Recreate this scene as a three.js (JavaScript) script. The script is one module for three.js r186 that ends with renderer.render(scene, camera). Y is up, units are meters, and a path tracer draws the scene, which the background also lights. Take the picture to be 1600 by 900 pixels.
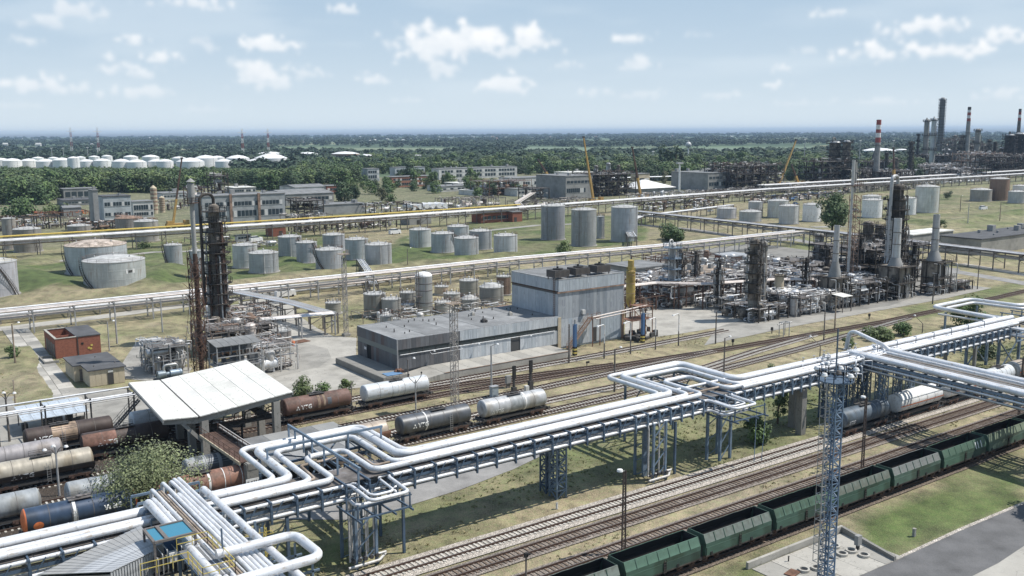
import * as THREE from 'three';
import { FontLoader } from 'three/addons/loaders/FontLoader.js';

// ------------------------------------------------------------------ camera, sky, sun, exposure
const scene = new THREE.Scene();
const EYE = 46;                                       // the photographer stands 46 m up
const camera = new THREE.PerspectiveCamera(2 * Math.atan(450 / 1500) * 180 / Math.PI, 16 / 9,1,40000);
camera.rotation.order = 'YXZ';
camera.position.set(0,EYE, 0);
camera.rotation.set(-Math.atan(244 / 1500),-35.6 * Math.PI / 180,-0.30 * Math.PI / 180);
camera.updateMatrixWorld(true);
scene.add(camera);

const renderer = new THREE.WebGLRenderer({ antialias: true });
renderer.setSize(1024,576);
renderer.toneMapping = THREE.LinearToneMapping;
renderer.toneMappingExposure = 1.12;
renderer.shadowMap.enabled = true;

const SUN_EL = 57 * Math.PI / 180,SUN_AZ = 28 * Math.PI / 180;
const SUN = new THREE.Vector3(Math.cos(SUN_EL) * Math.cos(SUN_AZ),Math.sin(SUN_EL),Math.cos(SUN_EL) * Math.sin(SUN_AZ));
const sun = new THREE.DirectionalLight(new THREE.Color().setRGB(1,0.955,0.89),5);
sun.position.copy(SUN).multiplyScalar(600).add(new THREE.Vector3(130,0,-150));
sun.target.position.set(130,0,-150);
sun.castShadow = true;
sun.shadow.mapSize.set(4096,4096);
Object.assign(sun.shadow.camera, { left: -320, right: 320, top: 320, bottom: -320, near: 10, far: 1400 });
scene.add(sun, sun.target);

// seeded randomness and noise
function rng(seed) { let a = seed >>> 0; return () => { a = (a + 0x6d2b79f5) | 0; let t = Math.imul(a ^ (a >>> 15),1 | a); t = (t + Math.imul(t ^ (t >>> 7),61 | t)) ^ t; return ((t ^ (t >>> 14)) >>> 0) / 4294967296; }; }
const hash2 = (x, y, s) => { let h = Math.imul(x, 374761393) ^ Math.imul(y, 668265263) ^ Math.imul(s, 2246822519); h = Math.imul(h ^ (h >>> 13),1274126177); return ((h ^ (h >>> 16)) >>> 0) / 4294967296; };
const sm = (t) => t * t * (3 - 2 * t);
const lerp = (a, b, t) => a + (b - a) * t;
const clamp = (v, a = 0, b = 1) => Math.min(b, Math.max(a, v));
const step = (a, b, v) => sm(clamp((v - a) / (b - a)));
function vnoise(x, y, s = 1, per = 0) {
 const xi = Math.floor(x), yi = Math.floor(y), fx = sm(x - xi), fy = sm(y - yi);
 const w = (v) => per ? ((v % per) + per) % per : v;
 const x0 = w(xi), x1 = w(xi + 1), y0 = w(yi), y1 = w(yi + 1);
 return lerp(lerp(hash2(x0, y0, s), hash2(x1, y0, s), fx), lerp(hash2(x0, y1, s), hash2(x1, y1, s), fx), fy);
}
function fbm(x, y, o = 4, s = 1, per = 0) { let v = 0, a = 0.5, n = 0; for (let i = 0; i < o; i++) { v += a * vnoise(x, y, s + i * 17, per); n += a; a *= 0.5; x *= 2; y *= 2; per *= 2; } return v / n; }

// the sky: summer haze, blue above, with cumulus and thin streaks; directions are measured from the photograph
{
 const W = 2048,H = 1024, data = new Float32Array(W * H * 4);
 const F = 1500, q = camera.quaternion, v = new THREE.Vector3();
 const clouds = [];
 const puff = (px, py, w, h, d) => {               // centre, size in the photograph's pixels, density
 v.set((px - 800) / F, -(py - 450) / F, -1).applyQuaternion(q).normalize();
 clouds.push({ az: Math.atan2(v.z, v.x), el: Math.asin(v.y), w: w / F / 2, h: h / F / 2, d });
 };
 for (const c of [[690,68,170,64,1],[660,82,100,36,.8],[735,60,60,40,.8],[825,66,110,46,.95],[790,80,90,24,.7],[255,92,60,24,.8],[180,105,54,34,.7],[225,114,44,26,.6],[415,71,86,30,.9],[400,112,64,52,.9],[420,130,110,30,.6],[470,115,80,26,.5],[315,66,40,36,.5],[205,62,44,18,.8],[60,134,100,30,.7],[120,140,60,18,.5],[225,146,140,22,.5],[585,126,66,22,.6],[690,112,60,30,.6],[795,132,84,38,.75],[540,16,50,18,.7],[300,6,140,20,.6],[120,18,100,36,.45],[50,34,90,26,.4],[40,64,40,14,.6],[30,165,60,12,.35],[320,172,80,12,.3],[650,157,60,12,.4],
 [990,61,60,20,.8],[980,104,40,18,.5],[1003,102,60,32,.6],[925,146,60,16,.4],[1275,22,44,18,.75],[1310,21,26,14,.6],[1355,82,120,34,1],[1445,42,110,26,.85],[1395,54,60,18,.6],[1485,80,120,36,1],[1570,60,64,26,.85],[1210,132,44,18,.8],[1225,107,34,12,.6],[1130,150,70,12,.4],[1265,80,50,16,.35],[1100,55,80,14,.25],[880,102,50,14,.4],[1570,150,90,18,.5],[1370,160,120,14,.4],[1250,162,90,12,.35],[1000,150,80,18,.35]]) puff(...c);
 const r = rng(77), seen = Math.atan2(-Math.cos(35.6 * Math.PI / 180),Math.sin(35.6 * Math.PI / 180));
 for (let k = 0; k < 170; k++) {                   // the same fair-weather field goes on all round and overhead
 const az = r() * Math.PI * 2 - Math.PI, el = 0.03 + 1.2 * Math.pow(r(),1.7), s = 0.02 + 0.1 * el * (0.5 + r());
 let da = Math.abs(az - seen); if (da > Math.PI) da = 2 * Math.PI - da;
 if (da < 0.66 && el < 0.17) continue;
 clouds.push({ az, el, w: s * (0.7 + 0.6 * r()), h: s * (0.3 + 0.25 * r()), d: 0.5 + 0.5 * r() });
 }
 const rows = Array.from({ length: H }, () => []);
 for (const c of clouds) for (let y = Math.max(0,Math.floor(((c.el - 2.2 * c.h) / Math.PI + 0.5) * H)); y <= Math.min(H - 1,((c.el + 2.2 * c.h) / Math.PI + 0.5) * H); y++) rows[y].push(c);
 for (let y = 0; y < H; y++) {
 const el = ((y + 0.5) / H - 0.5) * Math.PI, e = Math.max(0, el);
 const t = 1 - Math.exp(-e * 7.5), t2 = 1 - Math.exp(-e * 1.6);
 const br = lerp(lerp(0.70,0.38, t),0.07, t2), bg = lerp(lerp(0.78,0.55, t),0.175, t2), bb = lerp(lerp(0.82,0.71, t),0.40, t2);
 for (let x = 0; x < W; x++) {
 const az = ((x + 0.5) / W - 0.5) * 2 * Math.PI;
 let R = br, G = bg, B = bb;
 if (el <= 0) { R = 0.16; G = 0.17; B = 0.14; } else {
 const st = step(0.42,0.8, fbm(az * 9 + 3, el * 46,4,5)) * 0.30 * step(0.0,0.06, el);   // thin streaks
 let d = 0, lit = 0;
 for (const c of rows[y]) {
 let da = az - c.az; if (da > Math.PI) da -= 2 * Math.PI; else if (da < -Math.PI) da += 2 * Math.PI;
 const dx = da * Math.cos(el) / c.w, dy = (el - c.el) / c.h; if (Math.abs(dx) > 2) continue;
 const base = dy < 0 ? dy * 1.5 : dy;
 const n = fbm(az * Math.cos(c.el) / c.h * 1.25 + c.az * 90, el / c.h * 1.5 + c.el * 70,6,9);
 const f = 1 - Math.sqrt(dx * dx + base * base) + (n - 0.5) * 2.5;
 const q1 = c.d * step(0.1,0.6, f);
 if (q1 > d) { d = q1; lit = clamp(0.62 + 0.42 * dy + (n - 0.5) * 0.9); }
 }
 const w = clamp(d + st * (1 - d)), cr = lerp(0.66,0.93, lit), cg = lerp(0.73,0.94, lit), cb = lerp(0.80,0.95, lit);
 const k = d > st ? 1 : 0, h = step(0,0.05, el);
 R = lerp(R, lerp(0.72, cr, k), w * lerp(0.4,0.95, h)); G = lerp(G, lerp(0.80, cg, k), w * lerp(0.4,0.95, h)); B = lerp(B, lerp(0.86, cb, k), w * lerp(0.4,0.95, h));
 }
 const o = (y * W + x) * 4; data[o] = R; data[o + 1] = G; data[o + 2] = B; data[o + 3] = 1;
 }
 }
 const sky = new THREE.DataTexture(data, W, H, THREE.RGBAFormat, THREE.FloatType);
 sky.mapping = THREE.EquirectangularReflectionMapping; sky.magFilter = THREE.LinearFilter; sky.minFilter = THREE.LinearFilter; sky.needsUpdate = true;
 scene.background = sky; scene.environment = sky;
}
scene.fog = new THREE.FogExp2(new THREE.Color().setRGB(0.50,0.68,0.92),0.00006);

// ------------------------------------------------------------------ survey: where a spot of the ground (or of a level h, a plane of given z or x) lies
const ray = (px, py) => new THREE.Vector3((px - 800) / 1500,-(py - 450) / 1500,-1).applyQuaternion(camera.quaternion);
const at = (px, py, h = 0) => { const r = ray(px, py), t = (h - EYE) / r.y; return [r.x * t, h, r.z * t]; };
const onZ = (px, py, z) => { const r = ray(px, py), t = z / r.z; return [r.x * t, EYE + r.y * t, z]; };
const onX = (px, py, x) => { const r = ray(px, py), t = x / r.x; return [x, EYE + r.y * t, r.z * t]; };
const depthAt = (p) => -new THREE.Vector3(p[0], p[1] - EYE, p[2]).applyQuaternion(camera.quaternion.clone().invert()).z;
const rowOf = (x, y, z) => { const v = new THREE.Vector3(x, y - EYE, z).applyQuaternion(camera.quaternion.clone().invert()); return 450 + 1500 * v.y / v.z; };
const tallAt = (p, row) => { let lo = -5, hi = 300; for (let k = 0; k < 40; k++) { const m = (lo + hi) / 2; if (rowOf(p[0], m, p[2]) > row) lo = m; else hi = m; } return lo; };

// ------------------------------------------------------------------ mesh builder
const V = (a) => new THREE.Vector3(a[0], a[1], a[2]);
class MB {
 constructor() { this.p = []; this.n = []; this.u = []; this.i = []; this.c = []; this.tint = null; }
 vert(x, y, z, nx, ny, nz, u, v) { this.p.push(x, y, z); this.n.push(nx, ny, nz); this.u.push(u, v); if (this.tint) this.c.push(...this.tint); return this.p.length / 3 - 1; }
 quad(a, b, c, d, uv) {                                   // corners in turn, seen from the front anticlockwise
 const e1 = [b[0] - a[0], b[1] - a[1], b[2] - a[2]], e2 = [d[0] - a[0], d[1] - a[1], d[2] - a[2]], e3 = [c[0] - a[0], c[1] - a[1], c[2] - a[2]];
 let n = [e1[1] * e3[2] - e1[2] * e3[1] + e3[1] * e2[2] - e3[2] * e2[1], e1[2] * e3[0] - e1[0] * e3[2] + e3[2] * e2[0] - e3[0] * e2[2], e1[0] * e3[1] - e1[1] * e3[0] + e3[0] * e2[1] - e3[1] * e2[0]];
 const l = Math.hypot(...n) || 1; n = n.map((q) => q / l);
 const w = Math.hypot(...e1), h = Math.hypot(...e2); const U = uv || [[0,0],[w, 0],[w, h],[0, h]];
 const k = [a, b, c, d].map((q, j) => this.vert(q[0], q[1], q[2], n[0], n[1], n[2],U[j][0],U[j][1]));
 this.i.push(k[0], k[1], k[2], k[0], k[2], k[3]); return this;
 }
 tri(a, b, c) { return this.quad(a, b, c, c); }
 box(x, y, z, sx, sy, sz, ry = 0) {                       // centre and size
 const C = Math.cos(ry),S = Math.sin(ry), q = (i, j, k) => { const dx = i * sx / 2, dz = k * sz / 2; return [x + dx * C + dz * S, y + j * sy / 2, z - dx * S + dz * C]; };
 this.quad(q(-1,-1,1), q(1,-1,1), q(1,1,1), q(-1,1,1)); this.quad(q(1,-1,-1), q(-1,-1,-1), q(-1,1,-1), q(1,1,-1));
 this.quad(q(1,-1,1), q(1,-1,-1), q(1,1,-1), q(1,1,1)); this.quad(q(-1,-1,-1), q(-1,-1,1), q(-1,1,1), q(-1,1,-1));
 this.quad(q(-1,1,1), q(1,1,1), q(1,1,-1), q(-1,1,-1)); this.quad(q(-1,-1,-1), q(1,-1,-1), q(1,-1,1), q(-1,-1,1)); return this;
 }
 span(x0, x1, y0, y1, z0, z1) { return this.box((x0 + x1) / 2,(y0 + y1) / 2,(z0 + z1) / 2, x1 - x0, y1 - y0,Math.abs(z1 - z0)); }
 hex(b, t) {                                              // a block between four bottom corners and four top corners, both anticlockwise from above
 this.quad(t[0], t[1], t[2], t[3]); this.quad(b[3], b[2], b[1], b[0]);
 for (let k = 0; k < 4; k++) { const m = (k + 1) % 4; this.quad(b[k], b[m], t[m], t[k]); } return this;
 }
 frame(d) { const up = Math.abs(d.y) > 0.95 ? new THREE.Vector3(1,0,0) : new THREE.Vector3(0,1,0); const s = new THREE.Vector3().crossVectors(d, up).normalize(); return [s, new THREE.Vector3().crossVectors(d, s).normalize()]; }
 beam(a, b, w = 0.2, h = w) {
 const A = V(a),B = V(b), d = B.clone().sub(A).normalize(),[s, t] = this.frame(d);
 const q = (P, i, j) => { const r = P.clone().addScaledVector(s, i * w / 2).addScaledVector(t, j * h / 2); return [r.x, r.y, r.z]; };
 const c = [[-1,-1],[1,-1],[1,1],[-1,1]];
 for (let k = 0; k < 4; k++) { const m = (k + 1) % 4; this.quad(q(A, ...c[k]), q(A, ...c[m]), q(B, ...c[m]), q(B, ...c[k])); }
 this.quad(q(A, -1,1), q(A, 1,1), q(A, 1,-1), q(A, -1,-1)); this.quad(q(B, -1,-1), q(B, 1,-1), q(B, 1,1), q(B, -1,1)); return this;
 }
 cyl(a, b, r0, r1 = r0, seg = 10, capA = true, capB = true) {
 const A = V(a),B = V(b),L = A.distanceTo(B), d = B.clone().sub(A).normalize(),[s, t] = this.frame(d), sl = (r0 - r1) / (L || 1);
 const k0 = this.p.length / 3;
 for (let j = 0; j <= seg; j++) {
 const w = j / seg * 2 * Math.PI, D = s.clone().multiplyScalar(Math.cos(w)).addScaledVector(t, Math.sin(w)),N = D.clone().addScaledVector(d, sl).normalize();
 const P = A.clone().addScaledVector(D, r0),Q = B.clone().addScaledVector(D, r1), u = w * Math.max(r0, r1);
 this.vert(P.x, P.y, P.z, N.x, N.y, N.z, u, 0); this.vert(Q.x, Q.y, Q.z, N.x, N.y, N.z, u, L);
 }
 for (let j = 0; j < seg; j++) { const k = k0 + 2 * j; this.i.push(k, k + 3, k + 1, k, k + 2, k + 3); }
 for (const [P, r, sg, on] of [[A, r0,-1, capA],[B, r1,1, capB]]) if (on && r > 0.001) {
 const N = d.clone().multiplyScalar(sg), c = this.vert(P.x, P.y, P.z, N.x, N.y, N.z, 0,0); let last;
 for (let j = 0; j <= seg; j++) { const w = j / seg * 2 * Math.PI, D = s.clone().multiplyScalar(Math.cos(w)).addScaledVector(t, Math.sin(w)),Q = P.clone().addScaledVector(D, r); const k = this.vert(Q.x, Q.y, Q.z, N.x, N.y, N.z, Math.cos(w) * r, Math.sin(w) * r); if (j) sg > 0 ? this.i.push(c, last, k) : this.i.push(c, k, last); last = k; }
 }
 return this;
 }
 lathe(x, y, z, prof, seg = 24, axis = 'y') {              // profile [radius, height] from the bottom up, smooth where it bends gently
 let run = 0;
 for (let k = 0; k < prof.length - 1; k++) {
 const [r0, h0] = prof[k],[r1, h1] = prof[k + 1],L = Math.hypot(r1 - r0, h1 - h0) || 1, nr = (h1 - h0) / L, nh = (r0 - r1) / L, k0 = this.p.length / 3;
 for (let j = 0; j <= seg; j++) {
 const w = j / seg * 2 * Math.PI, c = Math.cos(w), s = Math.sin(w), u = w * Math.max(r0, r1);
 if (axis === 'y') { this.vert(x + r0 * c, y + h0, z - r0 * s, nr * c, nh, -nr * s, u, run); this.vert(x + r1 * c, y + h1, z - r1 * s, nr * c, nh, -nr * s, u, run + L); }
 else { this.vert(x + h0, y + r0 * c, z + r0 * -s, nh, nr * c, -nr * s, u, run); this.vert(x + h1, y + r1 * c, z + r1 * -s, nh, nr * c, -nr * s, u, run + L); }
 }
 for (let j = 0; j < seg; j++) { const q = k0 + 2 * j; axis === 'y' ? this.i.push(q, q + 2, q + 3, q, q + 3, q + 1) : this.i.push(q, q + 3, q + 2, q, q + 1, q + 3); }
 run += L;
 }
 return this;
 }
 dome(x, y, z, r, h, seg = 20, n = 5) { const pr = []; for (let k = 0; k <= n; k++) { const a = k / n * Math.PI / 2; pr.push([r * Math.cos(a), h * Math.sin(a)]); } return this.lathe(x, y, z, pr, seg); }
 pipe(pts, r, o = {}) {                                   // a round pipe along points, bends of radius o.bend, a raised joint every o.joint metres
 const { bend = r * 3, seg = 12, joint = 0 } = o, P = pts.map(V), path = [P[0]];
 for (let k = 1; k < P.length - 1; k++) {
 const a = P[k - 1].clone().sub(P[k]), b = P[k + 1].clone().sub(P[k]), la = a.length(), lb = b.length(); a.normalize(); b.normalize();
 const ang = a.angleTo(b); if (ang > 3.1) { path.push(P[k]); continue; }
 const t = Math.min(bend / Math.tan(ang / 2), la * 0.48, lb * 0.48),R = t * Math.tan(ang / 2), bis = a.clone().add(b).normalize(), c = P[k].clone().addScaledVector(bis, R / Math.sin(ang / 2));
 const s = P[k].clone().addScaledVector(a, t).sub(c), e = P[k].clone().addScaledVector(b, t).sub(c), sw = Math.PI - ang, n = Math.max(2,Math.ceil(sw / 0.32));
 for (let j = 0; j <= n; j++) path.push(c.clone().add(s.clone().multiplyScalar(Math.sin(sw * (1 - j / n)) / Math.sin(sw))).add(e.clone().multiplyScalar(Math.sin(sw * j / n) / Math.sin(sw))));
 }
 path.push(P[P.length - 1]);
 let T = path[1].clone().sub(path[0]).normalize(),[S] = this.frame(T), run = 0; let k0 = -1;
 const k1 = this.p.length / 3;
 for (let k = 0; k < path.length; k++) {
 const t = (k < path.length - 1 ? path[k + 1].clone().sub(path[k]).normalize() : path[k].clone().sub(path[k - 1]).normalize());
 const tt = k ? t.clone().add(path[k].clone().sub(path[k - 1]).normalize()).normalize() : t;
 S = S.clone().addScaledVector(tt, -S.dot(tt)).normalize(); const U = new THREE.Vector3().crossVectors(tt, S); if (k) run += path[k].distanceTo(path[k - 1]);
 for (let j = 0; j <= seg; j++) { const w = j / seg * 2 * Math.PI, D = S.clone().multiplyScalar(Math.cos(w)).addScaledVector(U, Math.sin(w)); this.vert(path[k].x + D.x * r, path[k].y + D.y * r, path[k].z + D.z * r, D.x, D.y, D.z, w * r, run); }
 }
 for (let k = 0; k < path.length - 1; k++) for (let j = 0; j < seg; j++) { const q = k1 + k * (seg + 1) + j; this.i.push(q, q + seg + 2, q + seg + 1, q, q + 1, q + seg + 2); }
 if (o.caps !== false && path.length > 1) { this.cap(path[0], path[1].clone().sub(path[0]).normalize().negate(), r, seg); this.cap(path[path.length - 1], path[path.length - 1].clone().sub(path[path.length - 2]).normalize(), r, seg); }
 if (joint) for (let k = 1; k < P.length; k++) { const L = P[k].distanceTo(P[k - 1]), n = Math.floor(L / joint), d = P[k].clone().sub(P[k - 1]).normalize(); for (let j = 1; j < n + (n ? 0 : 0); j++) { const c = P[k - 1].clone().addScaledVector(d, j * L / n), e = c.clone().addScaledVector(d, 0.16); this.cyl([c.x, c.y, c.z],[e.x, e.y, e.z], r * 1.035 + 0.006, r * 1.035 + 0.006, seg); } }
 return this;
 }
 cap(P, N, r, seg) { const [s, t] = this.frame(N), c = this.vert(P.x, P.y, P.z, N.x, N.y, N.z, 0,0); let last; for (let j = 0; j <= seg; j++) { const w = j / seg * 2 * Math.PI, Q = P.clone().addScaledVector(s, r * Math.cos(w)).addScaledVector(t, r * Math.sin(w)); const k = this.vert(Q.x, Q.y, Q.z, N.x, N.y, N.z, 0,0); if (j) this.i.push(c, last, k); last = k; } }
 sheet(poly, y, th = 0) {                                 // a flat ground patch from [x, z] corners; with th a slab with sides
 const c = poly.map(([x, z]) => new THREE.Vector2(x, z)); if (THREE.ShapeUtils.isClockWise(c)) c.reverse();
 const k0 = this.p.length / 3; c.forEach((q) => this.vert(q.x, y, q.y, 0,1,0, q.x, q.y));
 for (const f of THREE.ShapeUtils.triangulateShape(c, [])) this.i.push(k0 + f[0], k0 + f[2], k0 + f[1]);
 if (th) c.forEach((q, k) => { const m = c[(k + 1) % c.length]; this.quad([m.x, y - th, m.y],[q.x, y - th, q.y],[q.x, y, q.y],[m.x, y, m.y]); });
 return this;
 }
 strip(pts, w, y, th = 0) {                               // a road-like strip along [x, z] points
 const L = [],R = []; pts.forEach((p, k) => { const a = pts[Math.max(0, k - 1)], b = pts[Math.min(pts.length - 1, k + 1)], l = Math.hypot(b[0] - a[0], b[1] - a[1]), nx = -(b[1] - a[1]) / l, nz = (b[0] - a[0]) / l; L.push([p[0] + nx * w / 2, p[1] + nz * w / 2]); R.push([p[0] - nx * w / 2, p[1] - nz * w / 2]); });
 return this.sheet([...L, ...R.reverse()], y, th);
 }
 truss(a, b, w, d, n, t = 0.1) {                          // a square lattice mast or girder from a to b, w wide, d deep, n panels
 const A = V(a),B = V(b),D = B.clone().sub(A), dir = D.clone().normalize(),[s, u] = this.frame(dir), q = (f, i, j) => { const r = A.clone().addScaledVector(D, f).addScaledVector(s, i * w / 2).addScaledVector(u, j * d / 2); return [r.x, r.y, r.z]; };
 const c = [[-1,-1],[1,-1],[1,1],[-1,1]];
 for (const [i, j] of c) this.beam(q(0, i, j), q(1, i, j), t * 1.5);
 for (let k = 0; k < n; k++) for (let m = 0; m < 4; m++) { const e = c[m], f = c[(m + 1) % 4]; (k + m) % 2 ? this.beam(q(k / n, ...e), q((k + 1) / n, ...f), t) : this.beam(q(k / n, ...f), q((k + 1) / n, ...e), t); if (k) this.beam(q(k / n, ...e), q(k / n, ...f), t); }
 return this;
 }
 rail(pts, h = 1.05, t = 0.06, gap = 2) {                  // a handrail with posts, knee rail and top rail along points
 for (let k = 1; k < pts.length; k++) {
 const a = pts[k - 1], b = pts[k],L = Math.hypot(b[0] - a[0], b[1] - a[1], b[2] - a[2]), n = Math.max(1,Math.round(L / gap)), q = (f, y) => [lerp(a[0], b[0], f), lerp(a[1], b[1], f) + y, lerp(a[2], b[2], f)];
 for (const y of [h, h * 0.52]) this.beam(q(0, y), q(1, y), t);
 for (let j = 0; j <= n; j++) this.beam(q(j / n, 0), q(j / n, h), t);
 }
 return this;
 }
 geo(ox = 0, oy = 0, oz = 0) {
 const g = new THREE.BufferGeometry(),P = new Float32Array(this.p); for (let k = 0; k < P.length; k += 3) { P[k] -= ox; P[k + 1] -= oy; P[k + 2] -= oz; }
 g.setAttribute('position', new THREE.BufferAttribute(P, 3)); g.setAttribute('normal', new THREE.BufferAttribute(new Float32Array(this.n),3)); g.setAttribute('uv', new THREE.BufferAttribute(new Float32Array(this.u),2));
 if (this.c.length === this.p.length) g.setAttribute('color', new THREE.BufferAttribute(new Float32Array(this.c),3));
 g.setIndex(this.i); return g;
 }
 build(name, material, parent, label) {                   // ONE named mesh; corners are given in the world, the parent keeps its base
 let o = [0,0,0], q = parent; while (q && q.parent && q.parent !== scene) q = q.parent; if (q && q !== scene && q.userData.base) o = q.userData.base;
 const m = new THREE.Mesh(this.geo(...o), material); m.name = name; m.castShadow = m.receiveShadow = true;
 if (parent === scene) m.name = numbered(name);
 if (label) m.userData.label = label; (parent || scene).add(m); return m;
 }
}
const taken = new Map();
function numbered(name) { const n = taken.get(name) || 0; taken.set(name, n + 1); return n ? name + '_' + String(n).padStart(3, '0') : name; }
function thing(name, label, category, base = [0,0,0], group) {
 const o = new THREE.Group(); o.name = numbered(name); o.position.set(...base); o.userData = { label, category, kind: 'thing' }; if (group) o.userData.group = group;
 Object.defineProperty(o.userData, 'base', { value: base, enumerable: false }); scene.add(o); return o;
}
function single(mesh, label, category, group) { mesh.userData = { label, category }; if (group) mesh.userData.group = group; return mesh; }
function struct(name, mb, material) { const m = mb.build(name, material, scene); m.userData = { kind: 'structure' }; return m; }
function copy(src, pos, turn, label, category, group) {
 const c = src.clone(); c.name = numbered(src.name.replace(/_\d\d\d$/, '')); c.position.set(...pos); c.rotation.y = turn || 0;
 c.userData = { label: label || src.userData.label, category: category || src.userData.category, kind: 'thing' }; const g = group || src.userData.group; if (g) c.userData.group = g; scene.add(c); return c;
}

// ------------------------------------------------------------------ materials
const enc = (v) => Math.round(255 * clamp(v <= 0.0031308 ? v * 12.92 : 1.055 * Math.pow(v, 1 / 2.4) - 0.055));
function tex(n, size, f, nh = n) {                          // a tile of n pixels covering size metres; f(u, v) gives linear [r, g, b]
 const d = new Uint8Array(n * nh * 4); for (let y = 0; y < nh; y++) for (let x = 0; x < n; x++) { const c = f((x + 0.5) / n, (y + 0.5) / nh), o = (y * n + x) * 4; d[o] = enc(c[0]); d[o + 1] = enc(c[1]); d[o + 2] = enc(c[2]); d[o + 3] = 255; }
 const t = new THREE.DataTexture(d, n, nh); t.colorSpace = THREE.SRGBColorSpace; t.wrapS = t.wrapT = THREE.RepeatWrapping; t.magFilter = THREE.LinearFilter; t.minFilter = THREE.LinearMipmapLinearFilter; t.generateMipmaps = true;
 t.repeat.set(1 / (size[0] || size),1 / (size[1] || size)); t.needsUpdate = true; return t;
}
const g3 = (v) => [v, v, v];
const T = {
 ground: tex(1024,18,(u, v) => { const a = fbm(u * 10, v * 10,5,3,10), b = vnoise(u * 180, v * 180,8,180), c = fbm(u * 40, v * 40,3,21,40), d = vnoise(u * 420, v * 420,12,420); const k = clamp(0.24 + 0.66 * a + 0.3 * (b - 0.5) + 0.42 * (d - 0.5)), g = step(0.45,0.68, c) * 0.35; return [k * (1 - 0.34 * g), k * (1 - 0.05 * g), k * (1 - 0.35 * g)]; }),
 concrete: tex(1024,14,(u, v) => { const a = fbm(u * 6, v * 6,6,31,6), s = step(0.56,0.74, fbm(u * 4, v * 4,4,37,4)), b = vnoise(u * 300, v * 300,5,300), cr = Math.abs(fbm(u * 5, v * 5,4,43,5) - 0.5) < 0.006 ? 0.72 : 1; const k = (0.7 + 0.34 * (a - 0.4) + 0.12 * (b - 0.5)) * (1 - 0.16 * s) * cr; return [k, k * 0.985, k * 0.95]; }),
 asphalt: tex(512,9,(u, v) => { const a = fbm(u * 5, v * 5,5,51,5), b = vnoise(u * 200, v * 200,5,200); return g3(0.5 + 0.5 * (a - 0.2) + 0.25 * (b - 0.5)); }),
 ballast: tex(512,5,(u, v) => { const b = vnoise(u * 60, v * 60,61,60), c = vnoise(u * 130, v * 130,62,130), a = fbm(u * 4, v * 4,4,63,4); const k = clamp(0.18 + 0.75 * b * b + 0.42 * (c - 0.35)) * (0.7 + 0.5 * a); return [k, k * 0.95, k * 0.9]; }),
 plate: tex(1024,[16,14],(u, v) => { const st = fbm(u * 48, v * 3,4,71,0) , a = fbm(u * 6, v * 6,5,73,6), seam = (v * 7 % 1 < 0.022) ? 0.74 : 1, row = Math.floor(v * 7), vs = ((u * 8 + (row % 2) * 0.5) % 1 < 0.014) ? 0.78 : 1; const dirt = step(0.55,0.8, fbm(u * 30, v * 1.5,4,77)) * step(0.3,0.7, a); const k = (0.78 + 0.3 * (st - 0.5) + 0.35 * (a - 0.5)) * seam * vs; return [k * (1 - 0.30 * dirt), k * (1 - 0.42 * dirt), k * (1 - 0.5 * dirt)]; }),
 clad: tex(512,[3,12],(u, v) => { const a = fbm(u * 4, v * 6,5,81,0), s = step(0.6,0.85, fbm(u * 9, v * 30,3,83)); const k = (0.80 + 0.42 * (a - 0.4)) * (v * 12 % 1 < 0.035 ? 0.78 : 1); return [k * (1 - 0.26 * s), k * (1 - 0.34 * s), k * (1 - 0.42 * s)]; }),
 rust: tex(512,7,(u, v) => { const a = fbm(u * 5, v * 5,6,91,5), b = fbm(u * 24, v * 24,3,93,24), p = step(0.55,0.7, fbm(u * 7, v * 7,4,95,7)); const k = 0.45 + 0.9 * (a - 0.3) + 0.4 * (b - 0.5); return [clamp(k * (1 + 0.2 * p)), clamp(k * (0.92 + 0.2 * p)), clamp(k * (0.86 + 0.25 * p))]; }),
 soot: tex(512,8,(u, v) => { const a = fbm(u * 14, v * 4,5,101,0), b = fbm(u * 5, v * 5,5,103,5), p = step(0.42,0.62, b); return [clamp(0.25 + 0.7 * p * a + 0.3 * (a - 0.4)), clamp(0.23 + 0.66 * p * a + 0.3 * (a - 0.4)), clamp(0.21 + 0.6 * p * a + 0.28 * (a - 0.4))]; }),
 wall: tex(1024,[9,9],(u, v) => { const rib = 0.86 + 0.14 * Math.abs(Math.sin(u * Math.PI * 36)), st = fbm(u * 40, v * 2.5,5,111), a = fbm(u * 5, v * 5,5,113,5), d = step(0.5,0.72, a) * step(0.42,0.7, st); const k = (0.8 + 0.4 * (st - 0.5) + 0.3 * (a - 0.5)) * rib; return [k * (1 - 0.32 * d), k * (1 - 0.32 * d), k * (1 - 0.3 * d)]; }),
 roof: tex(512,12,(u, v) => { const a = fbm(u * 5, v * 5,6,121,5), b = vnoise(u * 90, v * 90,123,90), s = (v * 12 % 1 < 0.03) ? 0.86 : 1; return g3((0.62 + 0.6 * (a - 0.4) + 0.12 * (b - 0.5)) * s); }),
 grime: tex(512,[10,9],(u, v) => { const a = fbm(u * 9, v * 22,5,131), b = fbm(u * 4, v * 4,5,133,4), s = step(0.52,0.78, b); const k = 0.75 + 0.55 * (a - 0.45); return [k * (1 - 0.32 * s), k * (1 - 0.36 * s), k * (1 - 0.42 * s)]; }),
 brickwall: tex(256,3,(u, v) => { const r = Math.floor(v * 36), x = (u * 12 + (r % 2) * 0.5), m = (v * 36 % 1 < 0.16 || x % 1 < 0.07) ? 1.15 : 0.75 + 0.45 * hash2(Math.floor(x) % 12, r, 141); return g3(clamp(m * 0.78)); }),
 bark: tex(128,2,(u, v) => g3(0.5 + 0.6 * (fbm(u * 12, v * 3,4,151) - 0.3))),
};
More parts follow.
